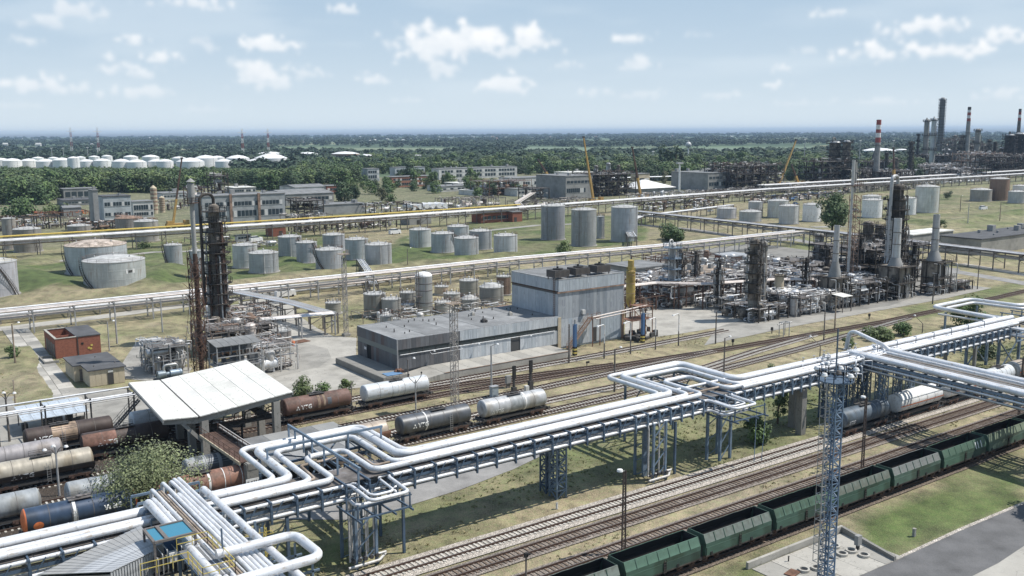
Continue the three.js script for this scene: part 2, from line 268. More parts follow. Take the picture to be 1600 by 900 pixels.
const lin = (c) => Array.isArray(c) ? new THREE.Color().setRGB(...c) : new THREE.Color(c);
function mat(c, rough = 0.8, metal = 0, o = {}) { const m = new THREE.MeshStandardMaterial({ color: lin(c), roughness: rough, metalness: metal, side: THREE.DoubleSide }); for (const k in o) m[k] = o[k]; return m; }
const bump = (t, s) => ({ map: t, bumpMap: t, bumpScale: s });
const M = {
 ground: mat([1,1,1],1,0, { map: T.ground, vertexColors: true, bumpMap: T.ground, bumpScale: 0.12 }),
 plain: mat([1,1,1],1,0, { vertexColors: true }),
 concrete: mat([0.37,0.36,0.335],0.9,0, bump(T.concrete, 0.01)), paleConcrete: mat([0.46,0.445,0.41],0.9,0, bump(T.concrete, 0.01)), darkConcrete: mat([0.27,0.265,0.25],0.9,0, bump(T.concrete, 0.01)),
 asphalt: mat([0.17,0.168,0.168],0.92,0, bump(T.asphalt, 0.006)), oldAsphalt: mat([0.36,0.35,0.335],0.92,0, bump(T.asphalt, 0.006)),
 ballast: mat([0.52,0.475,0.43],1,0, bump(T.ballast, 0.08)), paleBallast: mat([0.84,0.80,0.74],1,0, bump(T.ballast, 0.04)), rustBallast: mat([0.34,0.285,0.235],1,0, bump(T.ballast, 0.07)),
 sleeper: mat([0.60,0.58,0.54],0.9,0, { map: T.concrete }), woodSleeper: mat([0.19,0.155,0.125],0.95,0, { map: T.rust }), rail: mat([0.085,0.05,0.036],0.7,0.3), railTop: mat([0.35,0.33,0.31],0.35,0.8),
 tank: mat([0.50,0.525,0.54],0.55,0.15, { map: T.plate }), tankPale: mat([0.60,0.615,0.61],0.5,0.1, { map: T.plate }), tankDull: mat([0.34,0.325,0.295],0.7,0.1, { map: T.plate }), tankRusty: mat([0.28,0.19,0.14],0.8,0.05, { map: T.plate }), tankWhite: mat([0.80,0.80,0.79],0.6,0, { map: T.clad }), tankRoof: mat([0.66,0.655,0.63],0.6,0.1, { map: T.roof }),
 pipe: mat([0.70,0.715,0.735],0.5,0.12, { map: T.clad }), pipeDull: mat([0.55,0.54,0.52],0.55,0.2, { map: T.clad }), pipePink: mat([0.62,0.56,0.52],0.55,0.15, { map: T.clad }), pipeTan: mat([0.42,0.36,0.29],0.7,0.1, { map: T.rust }), pipeYellow: mat([0.62,0.46,0.09],0.6,0, { map: T.clad }),
 blue: mat([0.085,0.13,0.19],0.55,0.1, { map: T.clad }), blueLight: mat([0.17,0.235,0.31],0.55,0.1, { map: T.clad }), brightBlue: mat([0.055,0.12,0.24],0.5,0),
 galv: mat([0.45,0.455,0.46],0.5,0.35, { map: T.clad }), steel: mat([0.20,0.195,0.19],0.7,0.2, { map: T.rust }), dark: mat([0.055,0.052,0.05],0.8,0.1), soot: mat([0.34,0.315,0.285],0.85,0.05, { map: T.soot }), sootDark: mat([0.10,0.092,0.085],0.85,0.05, { map: T.soot }), rust: mat([0.21,0.115,0.075],0.9,0, { map: T.rust }), rustPale: mat([0.36,0.26,0.20],0.9,0, { map: T.rust }), rustDark: mat([0.115,0.072,0.055],0.85,0.05, { map: T.rust }),
 silver: mat([0.56,0.565,0.56],0.38,0.55, { map: T.plate }), yellow: mat([0.50,0.40,0.10],0.6,0), crane: mat([0.46,0.29,0.09],0.6,0, { map: T.clad }), red: mat([0.30,0.055,0.045],0.6,0, { map: T.clad }), orange: mat([0.72,0.20,0.07],0.5,0, { map: T.clad }), white: mat([0.78,0.78,0.77],0.6,0, { map: T.clad }), cream: mat([0.60,0.52,0.39],0.9,0, { map: T.concrete }), black: mat([0.02,0.02,0.02],0.9,0),
 wallPale: mat([0.60,0.635,0.66],0.55,0.1, { map: T.wall }), wallBlue: mat([0.56,0.60,0.635],0.55,0.15, { map: T.wall }), wallDark: mat([0.15,0.155,0.165],0.6,0.15, { map: T.wall }), wallGrey: mat([0.34,0.345,0.345],0.8,0, { map: T.concrete }), wallWhite: mat([0.68,0.69,0.69],0.8,0, { map: T.concrete }), brick: mat([0.30,0.115,0.075],0.95,0, { map: T.brickwall }), brickPale: mat([0.42,0.20,0.13],0.95,0, { map: T.brickwall }),
 bitumen: mat([0.20,0.20,0.195],0.95,0, { map: T.roof }), roofGrey: mat([0.27,0.275,0.275],0.9,0, { map: T.roof }), roofDark: mat([0.12,0.122,0.128],0.95,0, { map: T.roof }), sheetRoof: mat([0.80,0.80,0.77],0.7,0, { map: T.concrete }), corr: mat([0.50,0.515,0.53],0.6,0.2, { map: T.grime }),
 glass: mat([0.035,0.05,0.06],0.12,0, {}), glassBlue: mat([0.06,0.24,0.34],0.08,0.2), trunk: mat([0.16,0.12,0.085],1,0, { map: T.bark }), paleTrunk: mat([0.36,0.33,0.29],1,0, { map: T.bark }),
};
const LEAF = (c, tr = 0.25) => { const m = new THREE.MeshPhysicalMaterial({ color: lin(c), roughness: 0.8, side: THREE.DoubleSide, vertexColors: true }); if (tr) { m.transmission = tr; m.thickness = 0; } return m; };
const font = await new FontLoader().loadAsync('fonts/droid/droid_sans_bold.typeface.json');
// ------------------------------------------------------------------ the setting: ground, plain, roads, yards
const polyPx = (pts) => pts.map(([x, y]) => { const p = at(x, y); return [p[0], p[2]]; });
const inPoly = (P, x, z) => { let c = false; for (let i = 0, j = P.length - 1; i < P.length; j = i++) if ((P[i][1] > z) !== (P[j][1] > z) && x < (P[j][0] - P[i][0]) * (z - P[i][1]) / (P[j][1] - P[i][1]) + P[i][0]) c = !c; return c; };
// banks of earth round the storage tanks: [from, to, half width, height]
const banks = [[[20,425],[98,452],6,2.4],[[20,425],[60,405],5,1.8],[[228,448],[262,420],5,2.2],[[20,468],[330,444],3.5,1.3],[[330,446],[470,432],3,1.2],[[620,385],[700,415],3,1.2],[[432,432],[640,414],3,1.1],[[440,395],[470,430],3,1],[[640,410],[800,397],3,1.2],[[615,400],[640,378],3,1.2],[[640,392],[760,382],3,.9],[[820,380],[900,392],4,1.2],[[800,400],[960,388],4,1],[[960,385],[1040,376],4,1.2],[[1000,345],[1120,352],4,1.2],[[1360,335],[1470,352],4,1.5],[[1470,352],[1600,330],5,1.6],[[1330,352],[1480,345],4,1.2],[[1480,330],[1600,322],4,1.4],[[30,545],[62,640],1.5,.4]].map(([a, b, w, h]) => { const A = at(...a),B = at(...b); return [A[0],A[2],B[0],B[2], w, h]; });
const bankAt = (x, z) => { let m = 0; for (const [ax, az, bx, bz, w, h] of banks) { const dx = bx - ax, dz = bz - az, t = clamp(((x - ax) * dx + (z - az) * dz) / (dx * dx + dz * dz)), d = Math.hypot(x - ax - t * dx, z - az - t * dz); if (d < w * 2) m = Math.max(m, h * sm(clamp(1 - d / (w * 2)))); } return m; };
const greens = [[[[0,460],[330,440],[640,412],[640,385],[430,360],[230,380],[0,430]],.85],[[[610,412],[850,400],[1010,380],[1010,340],[830,330],[620,372]],.8],[[[1290,345],[1600,360],[1600,310],[1420,300],[1300,320]],.55],[[[700,740],[830,705],[1000,640],[1280,600],[1290,690],[1100,735],[860,775],[560,830]],.55],[[[330,900],[520,780],[640,790],[560,880],[480,900]],.45],[[[1300,845],[1480,760],[1600,715],[1600,800],[1390,872]],.95],[[[1450,735],[1600,690],[1600,760],[1500,790]],.85],[[[1400,480],[1600,440],[1600,470],[1430,500]],.6],[[[1500,600],[1600,560],[1600,530],[1500,540]],.6],[[[200,505],[330,475],[420,470],[440,480],[300,500]],.45],[[[0,545],[30,560],[50,620],[0,640]],.35],[[[1150,880],[1200,860],[1250,900],[1130,900]],.7],[[[985,400],[1060,380],[1290,365],[1290,400],[1100,420]],.5]].map(([p, g]) => [polyPx(p), g]);
{
 const mb = new MB(),X0 = -80,X1 = 960,Z0 = -900,Z1 = 20,S = 3.1, nx = Math.round((X1 - X0) / S), nz = Math.round((Z1 - Z0) / S);
 for (let j = 0; j <= nz; j++) for (let i = 0; i <= nx; i++) {
 const x = X0 + i * S, z = Z0 + j * S, b = bankAt(x, z);
 let g = z < -170 ? 0.2 : 0.06; for (const [P, v] of greens) if (inPoly(P, x, z)) g = Math.max(g, v);
 g = clamp(g + (fbm(x / 17, z / 11,5,201) - 0.53) * 1.35 + b * 0.12);
 if (z < -415) g = clamp(g * 0.8 + 0.3);
 const bare = step(0.58,0.75, fbm(x / 9 + 40, z / 6,4,207)) * 0.5 * (1 - g), m = 0.8 + 0.45 * fbm(x / 5, z / 5,3,211);
 let c = [lerp(0.455,0.15, g), lerp(0.38,0.195, g), lerp(0.24,0.062, g)];
 c = [lerp(c[0],0.40, bare) * m, lerp(c[1],0.335, bare) * m, lerp(c[2],0.25, bare) * m];
 if (z < -270 && z > -415) c = c.map((v) => v * .88);
 if (z < -415) { const f = .55 * step(-415,-450, z); c = [lerp(c[0],.2 * m, f), lerp(c[1],.2 * m, f), lerp(c[2],.13 * m, f)]; }
 const e = 0.6, h = b + (fbm(x / 6, z / 6,2,213) - 0.5) * 0.06;
 mb.tint = c; mb.vert(x, h - 0.03, z, -(bankAt(x + e, z) - bankAt(x - e, z)) / (2 * e),1,-(bankAt(x, z + e) - bankAt(x, z - e)) / (2 * e), x, z);
 }
 for (let j = 0; j < nz; j++) for (let i = 0; i < nx; i++) { const k = j * (nx + 1) + i; mb.i.push(k, k + nx + 1, k + 1, k + 1, k + nx + 1, k + nx + 2); }
 struct('ground', mb, M.ground);
}
{ // the plain beyond, out to the horizon: woods, fields, villages, as broad tracts of land
 const mb = new MB(), rings = 300, segs = 560, a0 = -2.45, a1 = 0.75;   // all that could come into view, and well to both sides
 for (let j = 0; j <= rings; j++) for (let i = 0; i <= segs; i++) {
 const r = 60 * Math.pow(16000 / 60, j / rings), a = lerp(a0, a1, i / segs), x = r * Math.cos(a), z = r * Math.sin(a);
 const wood = step(0.44,0.54, fbm(x / 520 + 7, z / 420,5,221)), fx = Math.floor(x / 420 + vnoise(x / 900, z / 900,3) * 3), fz = Math.floor(z / 260 + vnoise(x / 700, z / 700,4) * 2), f = hash2(fx, fz, 223);
 let c = f < 0.35 ? [0.14,0.175,0.09] : f < 0.6 ? [0.10,0.15,0.07] : f < 0.8 ? [0.21,0.205,0.12] : [0.08,0.12,0.06];
 const n = 0.7 + 0.7 * fbm(x / 60, z / 60,3,225); c = [lerp(c[0],0.045, wood) * n, lerp(c[1],0.075, wood) * n, lerp(c[2],0.032, wood) * n];
 mb.tint = c; mb.vert(x, -0.5 + 70 * step(9000,15500, r) * step(0.35,0.7, fbm(a * 9 + 4,2,3,227)) * step(-1.5,-2.2, a), z, 0,1,0, x / 30, z / 30);
 }
 for (let j = 0; j < rings; j++) for (let i = 0; i < segs; i++) { const k = j * (segs + 1) + i; mb.i.push(k, k + 1, k + segs + 1, k + 1, k + segs + 2, k + segs + 1); }
 struct('plain', mb, M.plain);
 const far = new MB(); far.sheet(Array.from({ length: 48 }, (q, k) => [15900 * Math.cos(k * Math.PI / 24),15900 * Math.sin(k * Math.PI / 24)]),-2.5); far.tint = null; struct('far_plain', far, mat([0.07,0.09,0.045],1));
}
const roadsNear = [];
const patch = (name, px, material, y = 0.02, th = 0) => { const P = polyPx(px); roadsNear.push(P); return struct(name, new MB().sheet(P, y, th), material); };
const lane = (name, px, w, material, y = 0.024) => { const mb = new MB().strip(polyPx(px), w, y),P = []; for (let k = 0; k < mb.p.length; k += 3) P.push([mb.p[k], mb.p[k + 2]]); roadsNear.push(P); return struct(name, mb, material); };
patch('yard', [[372,478],[415,462],[452,470],[470,500],[520,525],[557,528],[556,575],[616,592],[640,600],[560,606],[470,617],[440,605],[400,585],[378,560],[360,530]],M.paleConcrete, 0.02);
patch('tank_yard', [[398,540],[470,535],[512,545],[518,560],[498,574],[430,590],[400,572]],M.concrete, 0.03);
patch('yard', [[-60,655],[-60,625],[40,618],[100,606],[196,608],[240,628],[265,655],[230,690],[120,676],[0,700]],M.concrete, 0.02);
lane('road', [[-70,520],[20,512],[150,496],[300,476],[380,466],[470,452],[560,444],[700,425],[800,412]],5.6,M.paleConcrete, 0.028);
lane('road', [[392,470],[404,480],[418,490],[452,500],[480,520]],7,M.paleConcrete, 0.032);
patch('yard', [[178,590],[196,560],[212,535],[240,526],[262,530],[248,545],[225,552],[232,575],[262,570],[300,575],[290,592],[235,596]],M.concrete, 0.02);
patch('yard', [[978,480],[1000,470],[1060,462],[1140,478],[1175,495],[1120,512],[1060,522],[985,532],[976,520]],M.paleConcrete, 0.02);
patch('yard', [[1120,512],[1390,478],[1490,443],[1550,450],[1470,468],[1370,486],[1230,512],[1100,540]],M.concrete, 0.024);
patch('process_yard', [[985,470],[1010,400],[1180,380],[1330,400],[1500,420],[1490,443],[1390,478],[1120,512]],M.darkConcrete, 0.016);
lane('road', [[1180,372],[1240,374],[1330,392],[1480,422],[1620,446]],6,M.oldAsphalt, 0.028);
lane('road', [[980,350],[1080,358],[1200,378],[1240,374]],6,M.oldAsphalt, 0.032);
lane('path', [[1500,412],[1560,422],[1640,436]],5,M.paleConcrete, 0.02);
lane('road', [[1270,355],[1420,350],[1500,342],[1640,322]],6,M.concrete, 0.028);
lane('path', [[610,394],[660,402],[696,414]],1.6,M.concrete, 0.06);
lane('road', [[0,412],[60,406],[110,408],[240,394],[330,392]],4.5,M.concrete, 0.05);
lane('road', [[640,373],[840,352],[900,350]],5,M.concrete, 0.05);
lane('road', [[220,690],[340,800],[560,800],[700,757],[780,727],[838,700]],5.2,M.oldAsphalt, 0.024);
patch('road', [[1330,905],[1400,874],[1500,828],[1640,770],[1680,800],[1560,880],[1480,920],[1330,940]],M.asphalt, 0.024);
patch('forecourt', [[1490,912],[1560,876],[1690,800],[1700,960],[1450,960]],M.paleConcrete, 0.02);
patch('verge', [[1345,893],[1400,871],[1500,825],[1640,767],[1642,770],[1502,829],[1402,875],[1350,897]],M.paleBallast, 0.03);
struct('oily_ground', new MB().sheet([[-12,-153],[30,-152.5],[57,-146],[58,-120],[44,-112.5],[-12,-112.5]],0.128), mat([0.115,0.095,0.078],1,0, bump(T.ballast, .06)));
// slabs of the concrete path on the left, each cast by itself
{
 const o = new THREE.Group(); o.name = 'path_slabs'; o.userData = { kind: 'structure' }; scene.add(o);
 const line = polyPx([[22,512],[40,535],[62,568],[84,598],[104,628],[122,655]]), vs = [M.paleConcrete, M.concrete, mat([0.57,0.55,0.51],0.9,0, { map: T.concrete })]; let n = 0;
 const L = [0]; for (let k = 1; k < line.length; k++) L.push(L[k - 1] + Math.hypot(line[k][0] - line[k - 1][0], line[k][1] - line[k - 1][1]));
 const pt = (d) => { let k = 1; while (k < L.length - 1 && L[k] < d) k++; const t = (d - L[k - 1]) / (L[k] - L[k - 1]); return [lerp(line[k - 1][0], line[k][0], t), lerp(line[k - 1][1], line[k][1], t)]; };
 const r = rng(5);
 for (let d = 0; d < L[L.length - 1] - 3; d += 4) for (const s of [-1,1]) {
 const a = pt(d + 0.03), b = pt(d + 3.97), l = Math.hypot(b[0] - a[0], b[1] - a[1]), nx = -(b[1] - a[1]) / l, nz = (b[0] - a[0]) / l, q = (p, w) => [p[0] + nx * w, p[1] + nz * w];
 new MB().sheet([q(a, s * 0.04), q(a, s * 2.7), q(b, s * 2.7), q(b, s * 0.04)],0.07 + 0.012 * r(),0.12).build('slab', vs[n++ % 3], o);
 }
}
// ------------------------------------------------------------------ railway tracks
function track(label, line, o = {}) {                       // line: [x, z] points of the centre line
 const b = [line[0][0],0, line[0][1]], t = thing('railway_track', label, 'railway track', b);
 const seg = []; for (let k = 1; k < line.length; k++) { const [ax, az] = line[k - 1],[bx, bz] = line[k]; seg.push([ax, az, bx, bz, Math.hypot(bx - ax, bz - az)]); }
 const bal = new MB(); bal.strip(line, o.width || 3.6,0.09 + (o.lift || 0)); bal.build('ballast', o.ballast || M.ballast, t);
 const rm = [new MB(), new MB()], tops = [new MB(), new MB()];
 for (const [ax, az, bx, bz, L] of seg) { const dx = (bx - ax) / L, dz = (bz - az) / L; [-1,1].forEach((s, k) => { const ox = -dz * 0.76 * s, oz = dx * 0.76 * s, y = 0.26 + (o.lift || 0); rm[k].beam([ax + ox - dx * .1, y, az + oz - dz * .1],[bx + ox + dx * .1, y, bz + oz + dz * .1],0.16,0.2); tops[k].beam([ax + ox, y + 0.105, az + oz],[bx + ox, y + 0.105, bz + oz],0.07,0.012); }); }
 rm.forEach((m, k) => { const r = m.build('rail', M.rail, t); tops[k].build('running_surface', o.used === false ? M.rail : M.railTop, r); });
 let n = 0; const many = new MB(), gap = o.gap || 0.62, r = rng(Math.round(b[0] * 10 + b[2] * 7)), one = new Map();
 for (const [ax, az, bx, bz, L] of seg) { const dx = (bx - ax) / L, dz = (bz - az) / L, ry = Math.atan2(-dz, dx);
 for (let d = 0; d < L; d += gap) { const x = ax + dx * d, z = az + dz * d, single = o.pick && x > o.pick[0] && x < o.pick[1] && n < 298, hh = 0.105 + (o.lift || 0) + 0.02 * r();
 if (single) { n++; if (!one.has(0)) one.set(0, new MB().box(0,0,0,0.25,0.12,2.5).geo()); const m = new THREE.Mesh(one.get(0),(o.sleepers || [M.sleeper])[Math.floor(r() * (o.sleepers || [1]).length)]); m.name = 'sleeper'; m.position.set(x - b[0], hh, z - b[2]); m.rotation.y = ry + (r() - .5) * .03; m.castShadow = m.receiveShadow = true; t.add(m); }
 else many.box(x, hh, z, 0.25,0.12,2.5, ry); } }
 if (many.p.length) { const m = many.build('sleepers', (o.sleepers || [M.sleeper])[0], t); m.userData.kind = 'stuff'; }
 return t;
}
const pales = [M.sleeper, mat([0.56,0.545,0.50],0.9,0, { map: T.concrete }), mat([0.66,0.64,0.60],0.9,0, { map: T.concrete })], woods = [M.woodSleeper, mat([0.16,0.13,0.105],0.95,0, { map: T.rust }), mat([0.24,0.215,0.19],0.95,0, { map: T.rust })];
track('track on white concrete sleepers and pale stone, first before the blue pipe bridge', [[28,-85.1],[270,-85.1]], { ballast: M.paleBallast, sleepers: pales, pick: [44,124], width: 4.4 });
track('track on brown gravel between the white sleeper track and the lattice lamp mast', [[22,-80.8],[270,-80.8]], { sleepers: woods, pick: [46,140], width: 3.4 });
track('track just behind the green hopper train, partly hidden by its far side', [[22,-75.4],[270,-75.4]], { sleepers: woods, pick: [52,150], width: 3.2 });
track('dark track under the train of green hopper wagons', [[30,-67.8],[270,-67.8]], { sleepers: woods, width: 3.4, ballast: M.rustBallast });
track('track at the foot of the loading dock of the metal hall', [[20,-148.6],[132,-148.2],[168,-149.2]], { sleepers: pales, gap: 0.7, ballast: M.paleBallast, pick: [76,124], width: 3.2 });
track('track that carries the brown and the pale grey tank wagon and curves into the junction', [[-20,-141.6],[88,-141.4],[104,-140.2],[125,-138.6],[150,-136.2],[175,-134.6],[206,-133.2],[262,-134.6],[330,-138]], { sleepers: woods, gap: 0.7, ballast: M.rustBallast, width: 3 });
track('rusty siding joining the curved track in front of the metal hall', [[78,-146.4],[92,-145.0],[108,-142.4],[125,-139.6]], { sleepers: woods, gap: 0.7, ballast: M.rustBallast, width: 2.8, lift: 0.008 });
track('track running behind the two signal posts towards the junction', [[-20,-134.8],[100,-134.6],[130,-135.6],[150,-136.4]], { sleepers: pales, gap: 0.7, ballast: M.rustBallast, pick: [70,112], width: 3.2, lift: 0.004 });
track('pale track between the signal posts and the grey tank wagons, passing under the pipe loop', [[-20,-127.6],[110,-127.2],[134,-126.6],[157,-130.9],[180,-134.0]], { sleepers: pales, gap: 0.7, ballast: M.paleBallast, pick: [84,150], width: 3, lift: 0.012 });
track('track that carries the grey tank wagons behind the pipe bridge', [[-20,-122.0],[112,-122.0],[140,-124.6],[165,-126.6],[190,-129.4],[215,-132.6]], { sleepers: pales, gap: 0.7, ballast: M.rustBallast, pick: [80,116], width: 3, lift: 0.016 });
track('siding nearest the pipe bridge under the orange ended tank wagon', [[-10,-115.8],[62,-115.8]], { sleepers: woods, gap: 0.7, ballast: M.rustBallast, width: 3 });
// ------------------------------------------------------------------ the great pipe bridge along the tracks
{
 const t = thing('pipe_bridge', 'long blue steel pipe bridge carrying thick white insulated pipes between the yards', 'pipe bridge', [60,0,-91]);
 const zN = -88.7, zF = -94.2,X0 = 2,X1 = 181;
 const BK = M.blue, pipe = (name, pts, r, m = M.pipe, o = {}) => new MB().pipe(pts, r, { joint: 6, seg: 14,...o }).build(name, m, t);
 // thick pipes on the top deck with their two expansion loops
 const loops = (z, r, out, l1, l2, y = 9.55) => { const h = y + r, pts = [[X0, h, z]]; for (const [a, b, c, d] of [l1, l2]) pts.push([a, h, z],[b, h, out],[c, h, out],[d, h, z]); pts.push([X1 + 4, h, z]); return pts; };
 pipe('pipe', loops(-93.1,0.34,-104.9,[35.9,36.2,51.7,51.5],[92.0,92.2,107.6,107.2]),0.34,M.pipe, { bend: 1.3 });
 pipe('pipe', loops(-92.1,0.47,-103.6,[37.3,37.6,50.6,50.2],[93.4,93.7,106.4,106.2]),0.47,M.pipe, { bend: 1.5, seg: 16 });
 pipe('pipe', loops(-90.5,0.35,-101.9,[38.8,39.2,49.0,48.6],[94.9,95.2,104.8,104.4]),0.35,M.pipe, { bend: 1.2 });
 pipe('pipe', loops(-89.7,0.33,-97.9,[41.0,41.2,46.0,45.7],[96.7,97.0,102.2,101.8]),0.33,M.pipe, { bend: 1.1 });
 pipe('pipe', [[X0,9.8,-91.2],[39.5,9.8,-91.2],[39.9,9.8,-96],[46.8,9.8,-96],[46.5,9.8,-91.2],[X1,9.8,-91.2]],0.16,M.pipeTan);
 pipe('pipe', [[50,9.78,-93.8],[130,9.78,-93.8],[X1,9.78,-93.8]],0.2);
 pipe('pipe', [[104,9.9,-88.9],[X1,9.9,-88.9]],0.26);
 // smaller pipes on the two lower decks; some swing out towards the tracks in loops of their own
 const low = (z, y, r, d1, d2, m = M.pipe) => { const pts = [[X0 + 6, y, z]]; if (d1) pts.push([d1[0], y, z],[d1[0] - .3, y, z + d1[2]],[d1[1] - .4, y, z + d1[2]],[d1[1], y, z]); if (d2) pts.push([d2[0], y, z],[d2[0] - .4, y, z + d2[2]],[d2[1] - .5, y, z + d2[2]],[d2[1], y, z]); pts.push([X1, y, z]); pipe('pipe', pts, r, m, { bend: 0.7, seg: 10, joint: 5 }); };
 low(-88.9,9.2,0.2,[42.4,46.9,5.4],[96.9,101.4,5.2]);
 low(-89.6,9.05,0.15,[43.3,46.0,4.6],[97.8,100.8,4.6]);
 low(-88.6,7.85,0.19,[42.0,47.2,2.4],[97.0,102.0,3.0]);
 low(-89.5,7.8,0.13, null, [98.0,101.2,2.8]);
 for (const [z, y, r, m] of [[-90.4,9.0,.17,M.pipe],[-91.3,8.95,.13,M.pipeDull],[-92.4,9.0,.19,M.pipe],[-93.3,8.9,.12,M.pipeTan],[-90.3,7.85,.21,M.pipe],[-91.2,7.8,.14,M.pipeDull],[-92.1,7.85,.2,M.pipe],[-93.2,7.8,.15,M.pipeTan],[-94.3,7.85,.16,M.pipe],[-94.3,9.0,.16,M.pipe]]) low(z, y, r, null, null, m);
 for (const [y, z] of [[8.5,-88.9],[7.35,-89.4],[8.5,-94.0]]) { const e = new MB(); e.beam([X0, y, z],[X1, y, z],0.16,0.3); e.build('girder', BK, t); }
 // cross frames with their hangers: one every three metres, closer together from the second loop on
 let x = 6; while (x < X1) {
 const f = new MB();
 for (const y of [9.4,8.65,7.5]) f.beam([x, y, zN + 0.4],[x, y, zF - 0.4],0.16,0.22);
 for (const z of [zN + 0.28,-91.4, zF - 0.28]) f.beam([x, 7.2, z],[x, 9.5, z],0.2);
 f.box(x, 8.15, zN + 0.3,0.3,1.1,0.12); f.beam([x, 7.3, zN],[x + 1.4,9.3, zN],0.09); f.beam([x, 7.3, zF],[x + 1.4,9.3, zF],0.09); f.beam([x, 8.7, zN],[x + 1.4,8.7, zF],0.08);
 for (const z of [zN + 0.1,-90.4,-92.4]) { f.box(x, 7.68, z, 0.22,0.14,0.3); f.box(x, 8.82, z, 0.22,0.14,0.3); }
 f.build('cross_frame', x > 82 ? M.blueLight : BK, t); x += x > 82 ? 2.1 : 2.75;
 }
 for (let X = 6; X < X1; X += 6) { new MB().box(X + 3,9.3,-91.6,5.9,.06,4.4).build('deck_plate', M.steel, t); if (X > 30) new MB().box(X + 3,7.44,-91.7,5.9,.05,4.2).build('cable_tray', M.galv, t); }
 // steelwork under the loops
 for (const [a, b, c] of [[36,51.5,-104.6],[92.4,107,-104.4]]) {
 const f = new MB(); for (const X of [a + 2,(a + b) / 2, b - 2.5]) { f.beam([X, 9.35, zF],[X, 9.35, c],0.2,0.3); f.beam([X, 8.3, zF],[X, 9.2, c],0.1); f.beam([X, 0, c + 1.4],[X, 9.3, c + 1.4],0.28); f.beam([X, 3.4, c + 1.4],[X, 9.2, c + 5],0.14); }
 f.beam([a + 1,9.2, c + 1.4],[b - 1,9.2, c + 1.4],0.2,0.3); f.beam([a + 2,9.2,-99.5],[b - 2,9.2,-99.5],0.2,0.3); f.build('loop_frame', BK, t);
 const g = new MB(); const q = (a + b) / 2; for (const X of [q - 3, q - 1, q + 1, q + 3]) g.beam([X, 7.3, zN],[X, 7.3, zN + 5.6],0.14,0.2); for (const z of [-86.4,-83.8]) { g.beam([q - 3.2,7.4, z],[q + 3.2,7.4, z],0.16); g.beam([q - 3.2,8.7, z],[q + 3.2,8.7, z],0.12); for (const X of [q - 3, q + 3]) g.beam([X, 7.3, z],[X, 9.0, z],0.14); } g.build('loop_frame', BK, t);
 }
 { // blue goalpost frames standing over the first loop
 const f = new MB(); f.beam([42.5,11.6,-105.4],[42.5,11.6,-86.5],0.22,0.3); f.beam([37,11.5,-98.6],[51.5,11.5,-98.6],0.2,0.26); for (const z of [-105.3,-103.4,-101,-98.6,-95.4,-92,-87]) f.beam([42.5,9.4, z],[42.5,11.6, z],0.18); for (const X of [37.2,47,51.3]) f.beam([X, 9.3,-98.6],[X, 11.5,-98.6],0.18); f.beam([42.5,9.6,-96],[42.5,11.5,-92],0.1); f.build('gantry', M.blueLight, t);
 const b = new MB(); b.beam([36,8.9,-98.2],[52,8.9,-98.2],0.24,0.4); b.beam([40,8.9,-104],[48,8.9,-94],0.14); b.beam([48,8.9,-104],[40,8.9,-94],0.14); b.build('gantry', BK, t);
 }
 // legs
 const lattice = (X, z, h = 7.3, w = 1.5, m = M.blueLight) => new MB().truss([X, 0, z],[X, h, z], w, w, 7,0.12).build('leg', m, t);
 lattice(72.6,-91.6); lattice(72.6,-93.9,7.3,1.2,BK);
 for (const X of [27.6,32,35.2]) for (const z of [zN, zF]) new MB().beam([X, 0, z],[X, 7.4, z],0.32).build('leg', BK, t);
 for (const [a, b] of [[32,35.2],[27.6,32]]) new MB().beam([a, 0.2, zN],[b, 7, zN],0.14).build('brace', BK, t);
 for (const [X, w] of [[43.7,2.4],[87,2.2]]) { const f = new MB(); for (const dx of [-w / 2, w / 2]) for (const z of [zN + 0.6,-91.6]) f.beam([X + dx, 0, z],[X + dx, 8, z],0.3); for (let k = 0; k < 4; k++) { f.beam([X - w / 2, k * 2, zN + 0.6],[X + w / 2, k * 2 + 2, zN + 0.6],0.12); f.beam([X + w / 2, k * 2,-91.6],[X + w / 2, k * 2 + 2, zN + 0.6],0.12); f.beam([X - w / 2, k * 2,-91.6],[X - w / 2, k * 2 + 2, zN + 0.6],0.12); } f.span(X - w / 2 + .3,X - 0.1,0,7,-90.6,-90.3); f.build('leg', M.blueLight, t);
 const p = new MB(); for (let k = 0; k < 7; k++) p.pipe([[X - 1.9 + k * 0.48,8.2, zN + 0.2 - (k % 2) * .5],[X - 1.9 + k * 0.48,7.3, zN + 0.5 - (k % 2) * .5],[X - 1.9 + k * 0.48,0.9 + 0.2 * (k % 3), zN + 0.5 - (k % 2) * .5]],0.1 + 0.03 * (k % 2), { seg: 8 }); p.pipe([[X - 2,1, zN + .5],[X + 2.4,1, zN + .5]],0.14, { seg: 8 }); p.pipe([[X - 2.4,0.6, zN + 1.2],[X + 1.2,0.6, zN + 1.2],[X + 2.6,0.6, zN]],0.16, { seg: 8 }); p.build('riser_pipes', M.pipeDull, t);
 const v = new MB(); for (let k = 0; k < 5; k++) { v.cyl([X - 1.6 + k * .7,1, zN + .3],[X - 1.6 + k * .7,1, zN + .9],0.24,0.24,8); v.cyl([X - 1.6 + k * .7,1, zN + .6],[X - 1.6 + k * .7,1.6, zN + .6],0.06,0.06,6); } v.build('valves', M.dark, t); }
 for (const X of [48.6,90.5]) for (const z of [zN, zF]) new MB().beam([X, 0, z],[X, 7.3, z],0.28).build('leg', BK, t);
